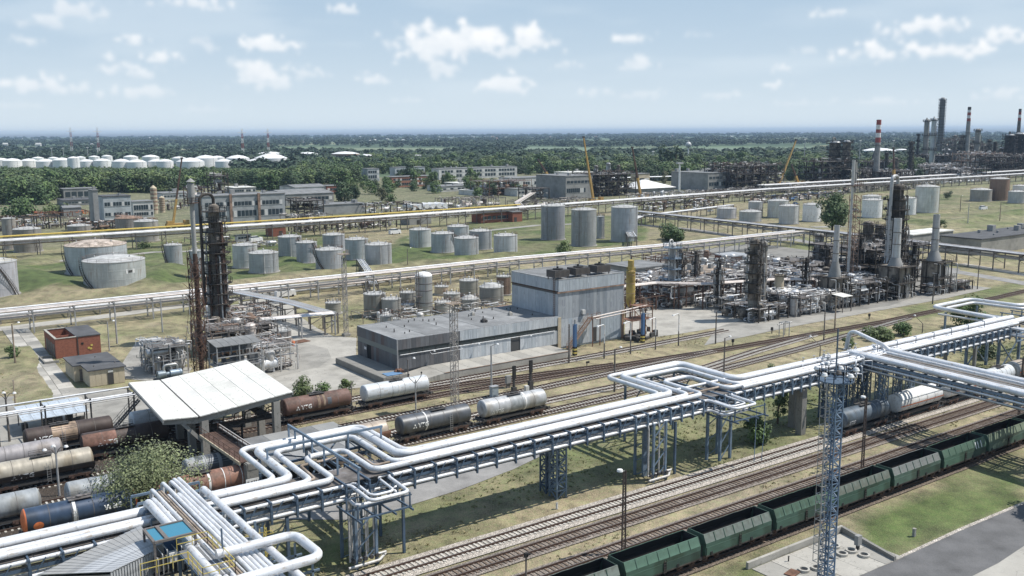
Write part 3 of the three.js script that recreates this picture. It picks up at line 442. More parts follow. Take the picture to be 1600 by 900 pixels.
 { const f = new MB(); for (const [X, z] of [[99.3,-88.6],[101.4,-88.6],[99.3,-91],[101.4,-91],[98.2,-90]]) { f.beam([X, 0, z],[X, 7.4, z],0.34); } for (let k = 0; k < 3; k++) { f.beam([99.3, k * 2.3,-88.6],[101.4, k * 2.3 + 2.3,-88.6],0.12); f.beam([99.3, k * 2.3,-91],[99.3, k * 2.3 + 2.3,-88.6],0.12); } f.beam([102.6,0,-85.2],[104.2,7.2,-86.4],0.08); f.beam([103.4,0,-84.6],[106,7.2,-86.2],0.08); f.build('leg', M.blueLight, t); }
 for (const [X, z] of [[118.4,-89.6],[120.4,-92.6]]) { const f = new MB(); f.box(X, 3.6, z, 1.1,7.2,1.1); f.build('concrete_leg', M.darkConcrete, t); }
 for (const X of [128.4,133.4]) for (const z of [-89.4,-93]) lattice(X, z, 8.4,0.9,BK);
 for (const X of [152,166]) { for (const z of [zN, zF]) new MB().beam([X, 0, z],[X, 7.4, z],0.5).build('leg', M.darkConcrete, t); }
 { const f = new MB(); for (const X of [176.5,184]) for (const z of [-89.8,-96]) f.beam([X, 0, z],[X, 7.4, z],0.45); for (const [a, b] of [[176.5,184],[184,176.5]]) { f.beam([a, 0.4,-89.8],[b, 6.8,-89.8],0.2); f.beam([a, .4,-96],[b, 6.8,-96],.2); } f.build('leg', M.blueLight, t); }
 // the corner at the right: everything turns towards the road and sends loops out to the back
 for (let k = 0; k < 6; k++) pipe('pipe', [[176 - k * 1.2,9.2 - (k % 2) * 1.2,-89 - k * 0.5],[179.6 - k * .3,9.2 - (k % 2) * 1.2,-89 - k * .5],[180.2 - k * .3,9.2 - (k % 2) * 1.2,-60]],0.2,M.pipe, { bend: 0.8, seg: 10 });
 pipe('pipe', [[176,10,-93.1],[181.6,10,-93.1],[182.3,10.2,-107],[197,10.2,-107.3],[197.6,10.2,-97],[226,10.2,-97]],0.42,M.pipe, { bend: 1.6 });
 pipe('pipe', [[176,9.9,-92],[183.2,9.9,-92],[184.2,9.9,-105.4],[195.4,9.9,-105.6],[196,9.9,-95.6],[226,9.9,-95.6]],0.3,M.pipe, { bend: 1.3 });
 pipe('pipe', [[178,9.8,-90.5],[226,9.8,-92.5]],0.35); pipe('pipe', [[178,9.8,-89.6],[226,9.8,-91]],0.3); pipe('pipe', [[183,8.8,-106],[183,8.8,-96]],0.2);
 { const f = new MB(); for (let X = 184; X < 226; X += 4) { f.beam([X, 9.3,-98],[X, 9.3,-89.5],0.2); f.beam([X, 7.6,-98],[X, 7.6,-89.5],.2); f.beam([X, 7.3,-90],[X, 9.3,-90],.2); f.beam([X, 7.3,-97.6],[X, 9.3,-97.6],.2); } for (let z = -86; z < -58; z += 3) { f.beam([175,9, z],[182,9, z],.2); f.beam([175,7.6, z],[182,7.6, z],.2); f.beam([175,7.4, z],[175,9.2, z],.2); f.beam([182,7.4, z],[182,9.2, z],.2); } for (const [X, z] of [[205,-90],[205,-97],[224,-90],[224,-97],[176,-70],[181,-70],[184,-105],[196,-105]]) f.beam([X, 0, z],[X, 9.2, z],.35); f.build('corner_frame', M.blueLight, t).userData.kind = 'stuff'; }
 for (const [x0, x1] of [[138,176]]) { const r = new MB(); for (let X = x0; X < x1; X += 5.5) { r.pipe([[X, 9.9,-90],[X, 11.3,-90],[X - .7,11.3,-90]],0.07, { seg: 6 }); } r.build('vent_pipes', M.blue, t); }
 // valves and small bore pipework at the junction with the crossing bridge
 { const r = rng(31), v = new MB(), w = new MB(); for (let k = 0; k < 46; k++) { const X = 121 + 15 * r(), y = 8.4 + 2.6 * r(), z = -87.6 - 6 * r(), a = r() * 3; w.pipe([[X, y, z],[X + 1.6 * Math.cos(a), y, z + 1.6 * Math.sin(a)],[X + 1.6 * Math.cos(a), y - 1.2, z + 1.6 * Math.sin(a)]],0.06 + 0.08 * r(), { seg: 6 }); if (k % 2) { v.cyl([X, y - .2, z],[X, y + .3, z],0.2,0.2,8); v.cyl([X, y + .3, z],[X, y + .8, z],.05,.05,6); v.cyl([X, y + .8, z],[X, y + .86, z],.22,.22,8); } } w.build('small_pipes', M.pipe, t); v.build('valves', M.galv, t); }
}
{ // the bridge that crosses the tracks at the right
 const t = thing('crossing_pipe_bridge', 'pipe bridge crossing above the tracks and the green train on the right', 'pipe bridge', [137,0,-78]);
 const L = (f, k) => { const a = [133.2 + k * 8.9,-92.4 - k * 1], b = [128.4 + k * 8.6,-40]; return [lerp(a[0], b[0], f), lerp(a[1], b[1], f)]; };
 const run = (k, y, r, m, f0 = 0) => { const a = L(f0, k), b = L(1, k); new MB().pipe([[a[0], y, a[1]],[b[0], y, b[1]]], r, { joint: 6, seg: 12 }).build('pipe', m, t); };
 for (const [k, y, r, m] of [[0.02,10.3,.4,M.pipe],[.12,10.25,.36,M.pipe],[.21,10.2,.3,M.pipe],[.34,10,.12,M.pipeTan],[.40,10,.12,M.pipeTan],[.46,10,.1,M.pipeDull],[.53,10,.13,M.pipeTan],[.60,10,.1,M.pipeDull],[.68,10.1,.22,M.pipe],[.80,10.2,.42,M.pipe],[.94,10.1,.3,M.pipe],[.1,8.6,.2,M.pipe],[.25,8.6,.14,M.pipeDull],[-.02,9.0,.16,M.pipe],[-.03,8.3,.14,M.pipeDull],[.4,8.6,.2,M.pipe],[.7,8.6,.22,M.pipeDull]]) run(k, y, r, m, k > 0.7 && k < .9 ? 0.08 : 0);
 { const a = L(0.08,.8); new MB().pipe([[a[0],10.2, a[1]],[a[0] + .3,10.9, a[1] - 1.5],[a[0] + .4,12.4, a[1] - 8],[a[0] + .4,9, a[1] - 8.6]],0.34, { bend: 1.2, seg: 14 }).build('pipe', M.pipe, t); }
 for (const k of [0,1]) for (const y of [8.2,9.5]) { const a = L(0.02, k), b = L(1, k); new MB().beam([a[0], y, a[1]],[b[0], y, b[1]],0.22,0.34).build('girder', M.blueLight, t); }
 for (let j = 0; j <= 22; j++) { const f = new MB(), a = L(j / 22,0), b = L(j / 22,1), c = L((j + 1) / 22,0), d = L((j + 1) / 22,1); for (const y of [8.3,9.6]) f.beam([a[0], y, a[1]],[b[0], y, b[1]],0.18,0.26); f.beam([a[0],8.2, a[1]],[a[0],9.6, a[1]],.18); f.beam([b[0],8.2, b[1]],[b[0],9.6, b[1]],.18); if (j < 22) { f.beam([a[0],8.2, a[1]],[c[0],9.5, c[1]],.1); f.beam([b[0],8.2, b[1]],[d[0],9.5, d[1]],.1); f.beam([a[0],8.2, a[1]],[d[0],8.2, d[1]],.1); } f.build('cross_frame', M.blue, t); }
 for (const f of [0.03,0.14]) for (const k of [0.02,0.5,0.98]) { const a = L(f, k); new MB().truss([a[0],0, a[1]],[a[0],8.2, a[1]],0.9,0.9,7,0.1).build('leg', M.blueLight, t); }
 for (const k of [0.02,0.98]) { const a = L(0.6, k); new MB().truss([a[0],0, a[1] + .6],[a[0],8.2, a[1] + .6],0.9,0.9,7,0.1).build('leg', M.blueLight, t); }
}
{ // the bundle that leaves the bridge at lower left, its U shaped pipe, and the platform beside it
 const t = thing('pipe_bundle', 'bundle of parallel white pipes running over the pipe bridge beside the corrugated shed', 'pipe bundle', [24.8,0,-80]);
 const P = (x, z0, r, y = 11, dip = 0, m = M.pipe) => new MB().pipe([[x, y - (dip || 1.6), z0],[x, y, z0],[x, y, -52]], r, { bend: 0.5, joint: 6, seg: 12 }).build('pipe', m, t);
 P(22.5,-91.8,.4,11.1,2.6); P(23.2,-92.6,.26); P(23.75,-95,.2,11.1); P(24.1,-94,.09,11.2,0,M.pipeTan); P(24.35,-94,.09,11.2,0,M.pipeTan); P(24.75,-93,.13); P(25.1,-96,.2,11.2,1.3); P(25.6,-92.5,.24); P(26.05,-96.5,.2); P(26.5,-97,.2); P(26.95,-97,.2); P(27.9,-92,.34,11.2); P(28.6,-88,.16,10.2);
 for (let z = -96; z < -52; z += 2.4) { const f = new MB(); f.beam([22,10.4, z],[28.8,10.4, z],0.18,0.24); f.beam([22,8.8, z],[28.8,8.8, z],.16); for (const x of [22,25.4,28.8]) f.beam([x, 8.8, z],[x, 10.4, z],.14); for (const x of [22,25.4,28.8]) f.beam([x, 8.9, z],[x, 10.3, z + 2.4],.08); f.beam([22,8.8, z],[28.8,8.8, z + 2.4],.1); f.beam([28.8,8.8, z],[25.4,10.4, z + 2.4],.1); f.build('cross_frame', M.blueLight, t); }
 for (const z of [-95.6,-84,-70,-58]) for (const x of [22.3,28.6]) new MB().beam([x, 0, z],[x, 8.9, z],0.3).build('leg', M.blue, t);
 for (const x of [23,24.2,25.3,26.4,27.5]) new MB().pipe([[x, 9.2,-90],[x, 9.2,-52]],0.13, { seg: 8, joint: 5 }).build('pipe', M.pipeDull, t);
 new MB().pipe([[23.4,11.9,-74.6],[30.2,11.9,-74.5],[30.3,11.9,-69.1],[21,11.9,-69.0]],0.4, { bend: 1.1, seg: 16, joint: 5 }).build('loop_pipe', M.pipe, t);
 { const f = new MB(); for (const [x, z] of [[29.8,-73.6],[29.8,-70]]) { f.beam([x, 8.8, z],[x, 11.5, z],.16); f.beam([26,10.4, z],[30.4,10.4, z],.16); } f.build('loop_stand', M.blueLight, t); }
 const s = thing('stair_tower', 'blue access platform with yellow ladder and railings under the pipe bridge', 'platform', [29.6,0,-86.4]);
 { const f = new MB(); for (const [x, z] of [[28.4,-86.9],[31.2,-86.9],[28.4,-85.1],[31.2,-85.1]]) f.beam([x, 0, z],[x, 8.6, z],0.22); f.beam([28.4,6.9,-86.9],[31.2,6.9,-86.9],.2); f.beam([28.4,6.9,-85.1],[31.2,6.9,-85.1],.2); for (let k = 0; k < 3; k++) f.beam([28.4, k * 2.2,-85.1],[31.2, k * 2.2 + 2.2,-85.1],.1); f.build('frame', M.blueLight, s); new MB().box(29.6,7.05,-86,3.4,0.08,2.2).build('deck', M.galv, s); new MB().rail([[31.3,7.1,-85],[28.2,7.1,-85],[28.2,7.1,-87]],1.05,.045,1).build('railing', M.yellow, s); const l = new MB(); for (const z of [-86.3,-85.8]) l.beam([31.9,0.3, z],[31.9,8.2, z],.07); for (let y = .6; y < 8; y += .35) l.beam([31.9, y, -86.3],[31.9, y, -85.8],.05); for (let y = 2.5; y < 8.2; y += 1) { l.beam([31.9, y, -86.4],[32.6, y, -86.4],.04); l.beam([32.6, y, -86.4],[32.6, y, -85.7],.04); l.beam([32.6, y, -85.7],[31.9, y, -85.7],.04); } l.build('ladder', M.yellow, s); }
 const p = thing('work_platform', 'grey grating platform with yellow handrails beside the white pipe bundle', 'platform', [22.8,0,-74.5]);
 const grate = new MB(); for (let k = 0; k < 6; k++) grate.box(22.1 + (k % 2) * 1.25,11.22,-77.4 + Math.floor(k / 2) * 2.2,1.2,0.06,2.15); grate.build('deck', mat([0.16,0.165,0.17],.8,.2), p);
 new MB().rail([[21.4,11.25,-78.6],[24,11.25,-78.6],[24,11.25,-71.8],[21.4,11.25,-71.8],[21.4,11.25,-75.6]],1.1,.05,1.3).rail([[17.6,11.25,-75.4],[21.4,11.25,-75.4]],1.1,.05,1.2).build('handrail', M.yellow, p);
 { const f = new MB(); for (const [x, z] of [[21.5,-78.4],[23.9,-78.4],[21.5,-72],[23.9,-72]]) f.beam([x, 0, z],[x, 11.2, z],.22); f.beam([21.5,11.1,-78.4],[21.5,11.1,-72],.2); f.beam([23.9,11.1,-78.4],[23.9,11.1,-72],.2); f.beam([23.95,11.2,-74.6],[23.95,14,-74.6],.12); f.build('frame', M.blue, p); }
}
{ // shelter with tinted panes, and the shed with the ribbed roof
 const t = thing('sampling_shelter', 'dark steel shelter with blue tinted roof panes between shed and pipes', 'shelter', [21.4,0,-80.4]);
 const f = new MB(), x0 = 19.7, x1 = 23.1, z0 = -82.2, z1 = -79, y = 12.3; f.beam([x0, y, z0],[x1, y, z0],.22); f.beam([x0, y, z1],[x1, y, z1],.22); f.beam([x0, y, z0],[x0, y, z1],.22); f.beam([x1, y, z0],[x1, y, z1],.22); f.beam([20.75, y, z0],[20.75, y, z1],.3); for (const x of [x0, x1]) for (const z of [z0, z1]) f.beam([x, 0, z],[x, y, z],.18); f.build('frame', M.steel, t);
 new MB().box(21.95, y, -80.6,2.1,.05,2.9).build('roof_pane', M.glassBlue, t); new MB().box(20.2, y, -80.6,.85,.05,2.9).build('roof_pane', M.glassBlue, t);
 const d = new MB(); d.box(21.4,9.2,-80.6,3.6,.12,3.4); d.build('deck', M.dark, t);
 const eq = [[20.2,10.2,-79.3,.8,1.2,.5,M.dark],[21.2,10.5,-79.4,.6,.9,.5,M.white],[22.4,10.3,-79.2,.7,1,.4,M.white],[21.8,10.8,-81.3,1.6,1.4,.6,M.brightBlue],[20.6,10.6,-81.2,.7,1.2,.6,M.galv]]; for (const [x, y, z, a, b, c, m] of eq) new MB().box(x, y, z, a, b, c).build('cabinet', m, t);
 { const k = new MB(); for (let j = 0; j < 8; j++) k.pipe([[19.9 + j * .4,9.3,-79],[19.9 + j * .4,10.8 + (j % 3) * .3,-79],[19.9 + j * .4,10.8 + (j % 3) * .3,-80.6]],.05, { seg: 6 }); k.build('tubing', M.galv, t); }
 const s = thing('corrugated_shed', 'shed with ribbed pale grey metal roof at the lower left edge', 'shed', [16,0,-81]);
 const A = [20.4,11.2,-86.0],B = [11.0,11.2,-80.8],C = [15.9,11.2,-77.9],D = [20.1,11.2,-80.0], n = 34; // roof corners; ridge from A to D, folding down along C to D
 const L3 = (p, q, f) => [lerp(p[0], q[0], f), lerp(p[1], q[1], f), lerp(p[2], q[2], f)];
 for (let k = 0; k < n; k++) { const a = L3(A, B, k / n), b = L3(A, B, (k + .96) / n), c = L3(D, L3(C, B, .0),(k + .96) / n), d = L3(D, C, k / n), e = k % 2 ? .025 : 0; const m = new MB(), up = (p, h) => [p[0], p[1] + h, p[2]]; m.hex([up(d, -.03 + e), up(c, -.03 + e), up(b, -.03 + e), up(a, -.03 + e)],[up(d, .03 + e), up(c, .03 + e), up(b, .03 + e), up(a, .03 + e)]); m.build('roof_sheet', M.corr, s); }
 for (let k = 0; k < n; k++) { const p = L3(D, C, (k + .08) / n), q = L3(D, C, (k + .92) / n), m = new MB(), o = k % 2 ? .08 : 0; m.hex([[p[0],0, p[2] - .1 + o],[q[0],0, q[2] - .1 + o],[q[0],0, q[2] - .2 + o],[p[0],0, p[2] - .2 + o]],[[p[0],11.1, p[2] - .1 + o],[q[0],11.1, q[2] - .1 + o],[q[0],11.1, q[2] - .2 + o],[p[0],11.1, p[2] - .2 + o]]); m.build('wall_sheet', M.corr, s); }
 { const w = new MB(); w.quad([D[0],0,D[2]],[A[0],0,A[2]],[A[0],11,A[2]],[D[0],11,D[2]]); w.quad([A[0],0,A[2]],[B[0],0,B[2]],[B[0],11,B[2]],[A[0],11,A[2]]); w.quad([B[0],0,B[2]],[C[0],0,C[2]],[C[0],11,C[2]],[B[0],11,B[2]]); w.build('wall', M.corr, s); }
}
// ------------------------------------------------------------------ masts
{ const wm0 = mat([0.13,0.20,0.30],0.55,0.1, { map: T.clad }),[x, , z] = [80.4,0,-56.9], t = thing('floodlight_tower', 'tall blue lattice tower with caged ladder and a ring of floodlights', 'light tower', [x, 0, z]);
 new MB().truss([x, 0, z],[x, 21.4, z],1.15,1.15,26,0.085).build('lattice', wm0, t);
 { const f = new MB(); f.cyl([x, 21.3, z],[x, 21.45, z],1.75,1.75,12); f.build('platform', M.blue, t); const r = []; for (let k = 0; k <= 12; k++) r.push([x + 1.7 * Math.cos(k * Math.PI / 6),21.45, z + 1.7 * Math.sin(k * Math.PI / 6)]); new MB().rail(r, 1.2,.07,1.2).build('railing', M.blue, t); }
 for (let k = 0; k < 9; k++) { const a = k * .7 + .3, l = new MB(), cx = x + 1.9 * Math.cos(a), cz = z + 1.9 * Math.sin(a); l.lathe(cx, 22.1 + (k % 2) * .4, cz, [[.05,.35],[.2,.3],[.33,.05],[.3,-.05],[.02,-.06]],10); l.beam([cx, 21.8, cz],[x + 1.7 * Math.cos(a),21.8, z + 1.7 * Math.sin(a)],.06); l.build('floodlight', k % 3 ? M.white : M.steel, t); }
 new MB().beam([x, 21.4, z],[x, 26.6, z],.12).build('lightning_rod', M.blue, t);
 { const l = new MB(), ax = x - 1.1; for (const d of [-.25,.25]) l.beam([ax, .5, z + d],[ax, 21.4, z + d],.06); for (let y = .6; y < 21.4; y += .35) l.beam([ax, y, z - .25],[ax, y, z + .25],.04); for (let y = 2.6; y < 21.4; y += .9) { l.beam([ax, y, z - .35],[ax - .7, y, z - .35],.05); l.beam([ax - .7, y, z - .35],[ax - .7, y, z + .35],.05); l.beam([ax - .7, y, z + .35],[ax, y, z + .35],.05); } for (const d of [-.35,.35]) l.beam([ax - .7,2.6, z + d],[ax - .7,21.4, z + d],.05); for (let y = 3; y < 21; y += 3) l.beam([ax, y, z],[x - .7, y, z],.06); l.build('caged_ladder', M.galv, t); }
}
function latticeMast(label, p, h, lamps) {
 const t = thing('lattice_mast', label, 'lamp mast', p), f = new MB(); const [x, , z] = p;
 for (const s of [-1,1]) f.beam([x + s * .28,0, z],[x + s * .16, h, z],.13); for (let y = .4; y < h - .3; y += .62) { const w = lerp(.28,.16, y / h); f.beam([x - w, y, z],[x + w, y, z],.09); f.beam([x - w, y, z],[x + w, y + .62, z],.05); } f.build('mast', mat([0.06,0.045,0.04],.8,.1), t);
 if (lamps) { const l = new MB(); l.lathe(x - .7, h + .1, z, [[.02,.3],[.3,.22],[.36,0],[.02,-.02]],10); l.build('floodlight', M.white, t); new MB().beam([x, h, z],[x - .8, h + .25, z],.08).build('arm', M.galv, t); } return t; }
latticeMast('dark lattice mast with white lamp between the gravel tracks and the green train', [67.9,0,-74.0],9.6, true);
latticeMast('dark lattice mast with small lamp beside the dark grey tank wagon', [112.4,0,-74.6],10.2, true);
latticeMast('dark lattice mast under the crossing pipe bridge at the right edge', [154.6,0,-74.6],9.6, false);
// ------------------------------------------------------------------ wagons
const wheelGeo = new MB().cyl([0,0,-0.06],[0,0,0.06],0.46,0.46,16).cyl([0,0,-.1],[0,0,-.05],.5,.5,16).geo(),BASE = 0.37;
function bogie(parent, x, z, base) {                          // a two axle bogie with its four wheels
 const b = new MB(); for (const s of [-1,1]) { b.box(x, BASE + .62, z + s * 1.0,2.7,.28,.14); for (const d of [-.9,.9]) b.box(x + d, BASE + .5, z + s * 1.0,.34,.4,.22); } b.box(x, BASE + .72, z, .5,.3,2.1); for (const d of [-.9,.9]) b.cyl([x + d, BASE + .46, z - .9],[x + d, BASE + .46, z + .9],.08,.08,6);
 const m = b.build('bogie', M.rustDark, parent);
 for (const d of [-.9,.9]) for (const s of [-1,1]) { const w = new THREE.Mesh(wheelGeo, M.rail); w.name = 'wheel'; w.position.set(x + d - base[0],BASE + .46, z + s * .75 - base[2]); if (s > 0) w.rotation.y = Math.PI; w.castShadow = true; m.add(w); }
}
function buffers(parent, x, z, dir) { const b = new MB(); for (const s of [-.87,.87]) { b.cyl([x, BASE + .7, z + s],[x + dir * .5,BASE + .7, z + s],.13,.13,8); b.cyl([x + dir * .5,BASE + .7, z + s],[x + dir * .56,BASE + .7, z + s],.25,.25,10); } b.box(x + dir * .02,BASE + .7, z, .16,.36,2.5); b.beam([x, BASE + .66, z],[x + dir * .55,BASE + .6, z],.12); b.build('buffers', M.steel, parent); }
// lettering wrapped on the side of a barrel: flat print with the font's own outlines
function print(parent, text, size, x, yAxis, z, r, ang, material, logo) {
 const shapes = font.generateShapes(text, size), g = new THREE.ShapeGeometry(shapes, 4), mb = new MB(),P = g.attributes.position, I = g.index.array; let off = 0;
 const put = (u, v) => { const a = ang + v / r; return [x + u, yAxis + r * Math.sin(a), z + r * Math.cos(a),0,Math.sin(a),Math.cos(a)]; };
 if (logo) { off = size * 1.25; const s = size; for (const [a, b, c] of [[[0,0],[s * .42,0],[s * .3, s * .45]],[[s * .58,0],[s, 0],[s * .72, s * .45]],[[s * .33, s * .52],[s * .70, s * .52],[s * .5, s * .98]]]) { const k = [a, b, c].map(([u, v]) => mb.vert(...put(u, v), u, v)); mb.i.push(...k); } }
 const k0 = mb.p.length / 3; for (let k = 0; k < P.count; k++) mb.vert(...put(P.getX(k) + off, P.getY(k)),P.getX(k),P.getY(k)); for (let k = 0; k < I.length; k++) mb.i.push(k0 + I[k]);
 return mb.build('lettering', material, parent);
}
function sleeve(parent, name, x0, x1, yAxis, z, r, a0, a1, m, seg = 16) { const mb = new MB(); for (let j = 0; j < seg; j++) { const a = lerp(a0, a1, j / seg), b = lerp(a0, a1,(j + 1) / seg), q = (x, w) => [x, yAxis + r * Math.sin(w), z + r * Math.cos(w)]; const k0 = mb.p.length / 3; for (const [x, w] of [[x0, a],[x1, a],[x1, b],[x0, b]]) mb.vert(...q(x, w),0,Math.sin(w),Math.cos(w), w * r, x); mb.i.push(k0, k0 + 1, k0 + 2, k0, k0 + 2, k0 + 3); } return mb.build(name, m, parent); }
const LETTER = mat([.85,.85,.83],.7);
const TWO = Math.PI * 2;
function tankWagon(label, x0, x1, z, m, o = {}) {
 const cx = (x0 + x1) / 2, base = [cx, 0, z], t = thing('tank_wagon', label, 'tank wagon', base, o.group), r = o.r || 1.43, y = BASE + 1.02 + r, e = 0.45, seg = 28;
 const body = new MB(); body.lathe(x0 + e, y, z, [[r, 0],[r, x1 - x0 - 2 * e]], seg, 'x'); body.build('barrel', m, t);
 for (const [X, s] of [[x0 + e, -1],[x1 - e, 1]]) { const c = new MB(), pr = []; for (let k = 0; k <= 5; k++) { const a = k / 5 * Math.PI / 2; pr.push([Math.max(.001, r * Math.cos(a)), s * e * Math.sin(a)]); } c.lathe(X, y, z, s > 0 ? pr : pr.reverse(), seg, 'x'); c.build('end_cap', o.endMat || m, t); }
 for (const [X, w, mm] of o.bands || []) { const b = new MB(); b.lathe(x0 + X * (x1 - x0), y, z, [[r, 0],[r + .025,0],[r + .025, w],[r, w]], seg, 'x'); b.build('band', mm, t); }
 { const b = new MB(), n = 5; for (let k = 1; k < n; k++) b.lathe(x0 + e + (x1 - x0 - 2 * e) * k / n, y, z, [[r, 0],[r + .018,0],[r + .018,.05],[r, .05]], seg, 'x'); b.build('weld_seams', o.seam || M.steel, t).userData.kind = 'stuff'; }
 { const f = new MB(); for (const s of [-1,1]) f.box(cx, BASE + .8, z + s * .95, x1 - x0 + .2,.42,.14); f.box(cx, BASE + .75, z, x1 - x0 - .4,.1,1.8); for (const s of [-1,1]) f.box(cx + s * ((x1 - x0) / 2),BASE + .86, z, .2,.4,2.6); for (const s of [-.34,.34]) f.box(cx + s * (x1 - x0),BASE + 1.15, z, 1.0,.7,1.9); f.box(cx, BASE + .7, z, 1,.5,1.2); f.cyl([cx + 1.5,BASE + .6, z - .5],[cx + 2.6,BASE + .6, z - .5],.25,.25,8); f.box(cx - 2,BASE + .5, z + .7,1.4,.3,.25); f.build('underframe', M.dark, t); }
 for (const s of [-1,1]) { bogie(t, cx + s * ((x1 - x0) / 2 - 2), z, base); buffers(t, cx + s * ((x1 - x0) / 2 + .1), z, s); }
 if (o.walk !== false) { const w = new MB(),X = x0 + (o.hatch || .5) * (x1 - x0); w.box(X, y + r + .12, z + .45,2.6,.05,.5); w.box(X, y + r + .12, z - .45,2.6,.05,.5); w.rail([[X - 1.3, y + r + .12, z - .7],[X + 1.3, y + r + .12, z - .7]],.5,.035,1.3); w.build('walkway', o.walkMat || M.dark, t); const h = new MB(); h.cyl([X, y + r - .1, z],[X, y + r + .32, z],.36,.36,12); h.cyl([X + .7, y + r - .1, z],[X + .7, y + r + .22, z],.14,.14,8); h.cyl([X - .6, y + r - .1, z],[X - .6, y + r + .2, z],.16,.16,8); h.build('manhole', o.walkMat || M.dark, t); }
 if (o.ladder) { const l = new MB(),X = x0 + o.ladder * (x1 - x0); for (const d of [-.22,.22]) l.beam([X + d, BASE + .5, z + r + .12],[X + d, y + .8, z + r + .1],.04); for (let q = BASE + .7; q < y + .8; q += .32) l.beam([X - .22, q, z + r + .12],[X + .22, q, z + r + .12],.03); l.build('ladder', M.galv, t); }
 if (o.text) print(t, o.text, o.size || .72, x0 + (o.tx || 1), y, z, r + .012, o.ta === undefined ? -.28 : o.ta, o.textMat || LETTER, o.logo !== false);
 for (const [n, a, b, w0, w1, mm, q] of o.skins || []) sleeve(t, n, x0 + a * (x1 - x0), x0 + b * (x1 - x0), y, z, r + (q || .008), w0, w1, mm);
 return t;
}
const wm = (c, rough = .55, metal = .1, t = T.grime) => mat(c, rough, metal, { map: t });
const W = { brown: wm([.17,.105,.085],.7,0,T.rust), brownDark: wm([.075,.053,.045],.6), cream: wm([.52,.47,.38],.4,.1), purple: wm([.40,.375,.375],.5), grey: wm([.36,.385,.40],.55,.04), greyLight: wm([.60,.63,.65],.5,.02,T.clad), greyDark: wm([.115,.125,.14],.45), blue: wm([.045,.075,.13],.4), white: wm([.8,.8,.78],.5,0,T.clad), slate: wm([.13,.165,.20],.4), tan: wm([.50,.42,.34],.5), brownRed: wm([.30,.17,.125],.65,0,T.rust) };
tankWagon('brown tank wagon with a worn cream middle and white lettering, parked below the pipe walkway', 20.0,32.2,-148.6,W.brownDark, { text: 'VTG', tx: 1.0, skins: [['cream_patch', .30,.58,-.9,3.5, wm([.48,.38,.28],.7,0,T.rust)]], hatch: .4, ladder: .42 });
tankWagon('pale bluish tank wagon half hidden under the back edge of the white canopy', 34.6,46.6,-148.5,W.greyLight, {});
tankWagon('rust blotched brown tank wagon entering the shade of the canopy', 26.2,38.4,-141.5,W.brownDark, { text: 'VTG', tx: 2.0, skins: [['rust_patch', .01,.38,-.2,1.2, wm([.26,.15,.115],.8,0,T.rust)]] });
tankWagon('plain purplish grey tank wagon at the left edge behind the cream one', 11.6,23.9,-141.8,W.purple, { hatch: .25, ladder: .3 });
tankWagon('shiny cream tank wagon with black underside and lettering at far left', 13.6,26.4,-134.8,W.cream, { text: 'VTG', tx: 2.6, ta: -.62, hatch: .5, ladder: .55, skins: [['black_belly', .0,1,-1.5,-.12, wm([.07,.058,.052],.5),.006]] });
tankWagon('grey tank wagon behind the leafy tree, beside the three armed lamp', 20.4,32.8,-122.0,W.grey, { hatch: .55 });
tankWagon('grey tank wagon with dark wrapped bands beneath the rusty gangway', 34.6,46.6,-122.0,W.grey, { skins: [['dark_wrap', .12,.2,-1.4,3,W.greyDark],['dark_wrap', .24,.36,-1.4,3,W.greyDark],['dark_wrap', .4,.56,-1.4,3,W.slate]] });
tankWagon('light grey tank wagon at the left edge behind the orange ended one', 5.4,17.8,-122.3,W.grey, { hatch: .3 });
tankWagon('navy blue tank wagon with orange end and white lettering near the leafy tree', 14.6,27.2,-115.8,W.blue, { endMat: M.orange, text: 'was', size: .8, tx: 8.6, ta: -.12, logo: false, bands: [[.42,.34,M.white]], hatch: .5, ladder: .435, walkMat: M.steel });
{ const t = scene.children[scene.children.length - 1], r = 1.452, y = BASE + 1.02 + 1.43, mb = new MB(), q = (u, v) => { const a = -.25 + v / r; return [16.2 + u, y + r * Math.sin(a),-115.8 + r * Math.cos(a),0,Math.sin(a),Math.cos(a), u, v]; }; const c = mb.vert(...q(0,0)); let last; for (let k = 0; k <= 20; k++) { const w = k / 20 * TWO, v = mb.vert(...q(.55 * Math.cos(w),.5 * Math.sin(w))); if (k) mb.i.push(c, last, v); last = v; } mb.build('orange_dot', M.orange, t); }
tankWagon('rusty brown tank wagon with white bands right of the leafy tree', 28.6,41.0,-115.8,W.brownRed, { bands: [[.56,.28,M.white],[.72,.1,M.white],[.9,.1,M.white]], skins: [['grey_band', .93,.985,-1.6,4.6,W.grey]] });
tankWagon('weathered brown tank wagon with white lettering just right of the canopy', 56.0,67.9,-141.4,W.brown, { text: 'VTG', tx: 1.9, ta: -.3, skins: [['pale_patch', .48,.52,-.5,1.6, wm([.38,.29,.22],.8,0,T.rust)],['pale_patch', .56,.59,-.3,1.7, wm([.38,.30,.22],.8,0,T.rust)],['grey_patch', .62,.68,-.2,.6,W.greyDark]] });
tankWagon('clean pale grey tank wagon in front of the loading dock', 70.2,82.8,-141.4,W.greyLight, { bands: [[.5,.2,M.white]], hatch: .5 });
tankWagon('tan and rusty tank wagon mostly hidden behind the first pipe loop', 52.2,64.4,-122.0,W.tan, { skins: [['rust_belly', 0,1,-1.4,.1,W.brownRed]] });
tankWagon('charcoal grey tank wagon with white band and white lettering behind the pipe bridge', 66.2,78.8,-122.0,W.greyDark, { text: 'VTG', tx: 1.9, bands: [[.34,.2,M.white]], hatch: .55, ladder: .68 });
tankWagon('streaky silver grey tank wagon with white ring standing at the end of its train', 81.0,93.6,-122.0, wm([.50,.515,.525],.5,.04), { bands: [[.63,.3,M.white]], hatch: .5, text: 'VTG', size: .6, tx: 1.4, ta: -.5, skins: [['dirty_middle', .42,.62,-.6,2.6,W.grey]] });
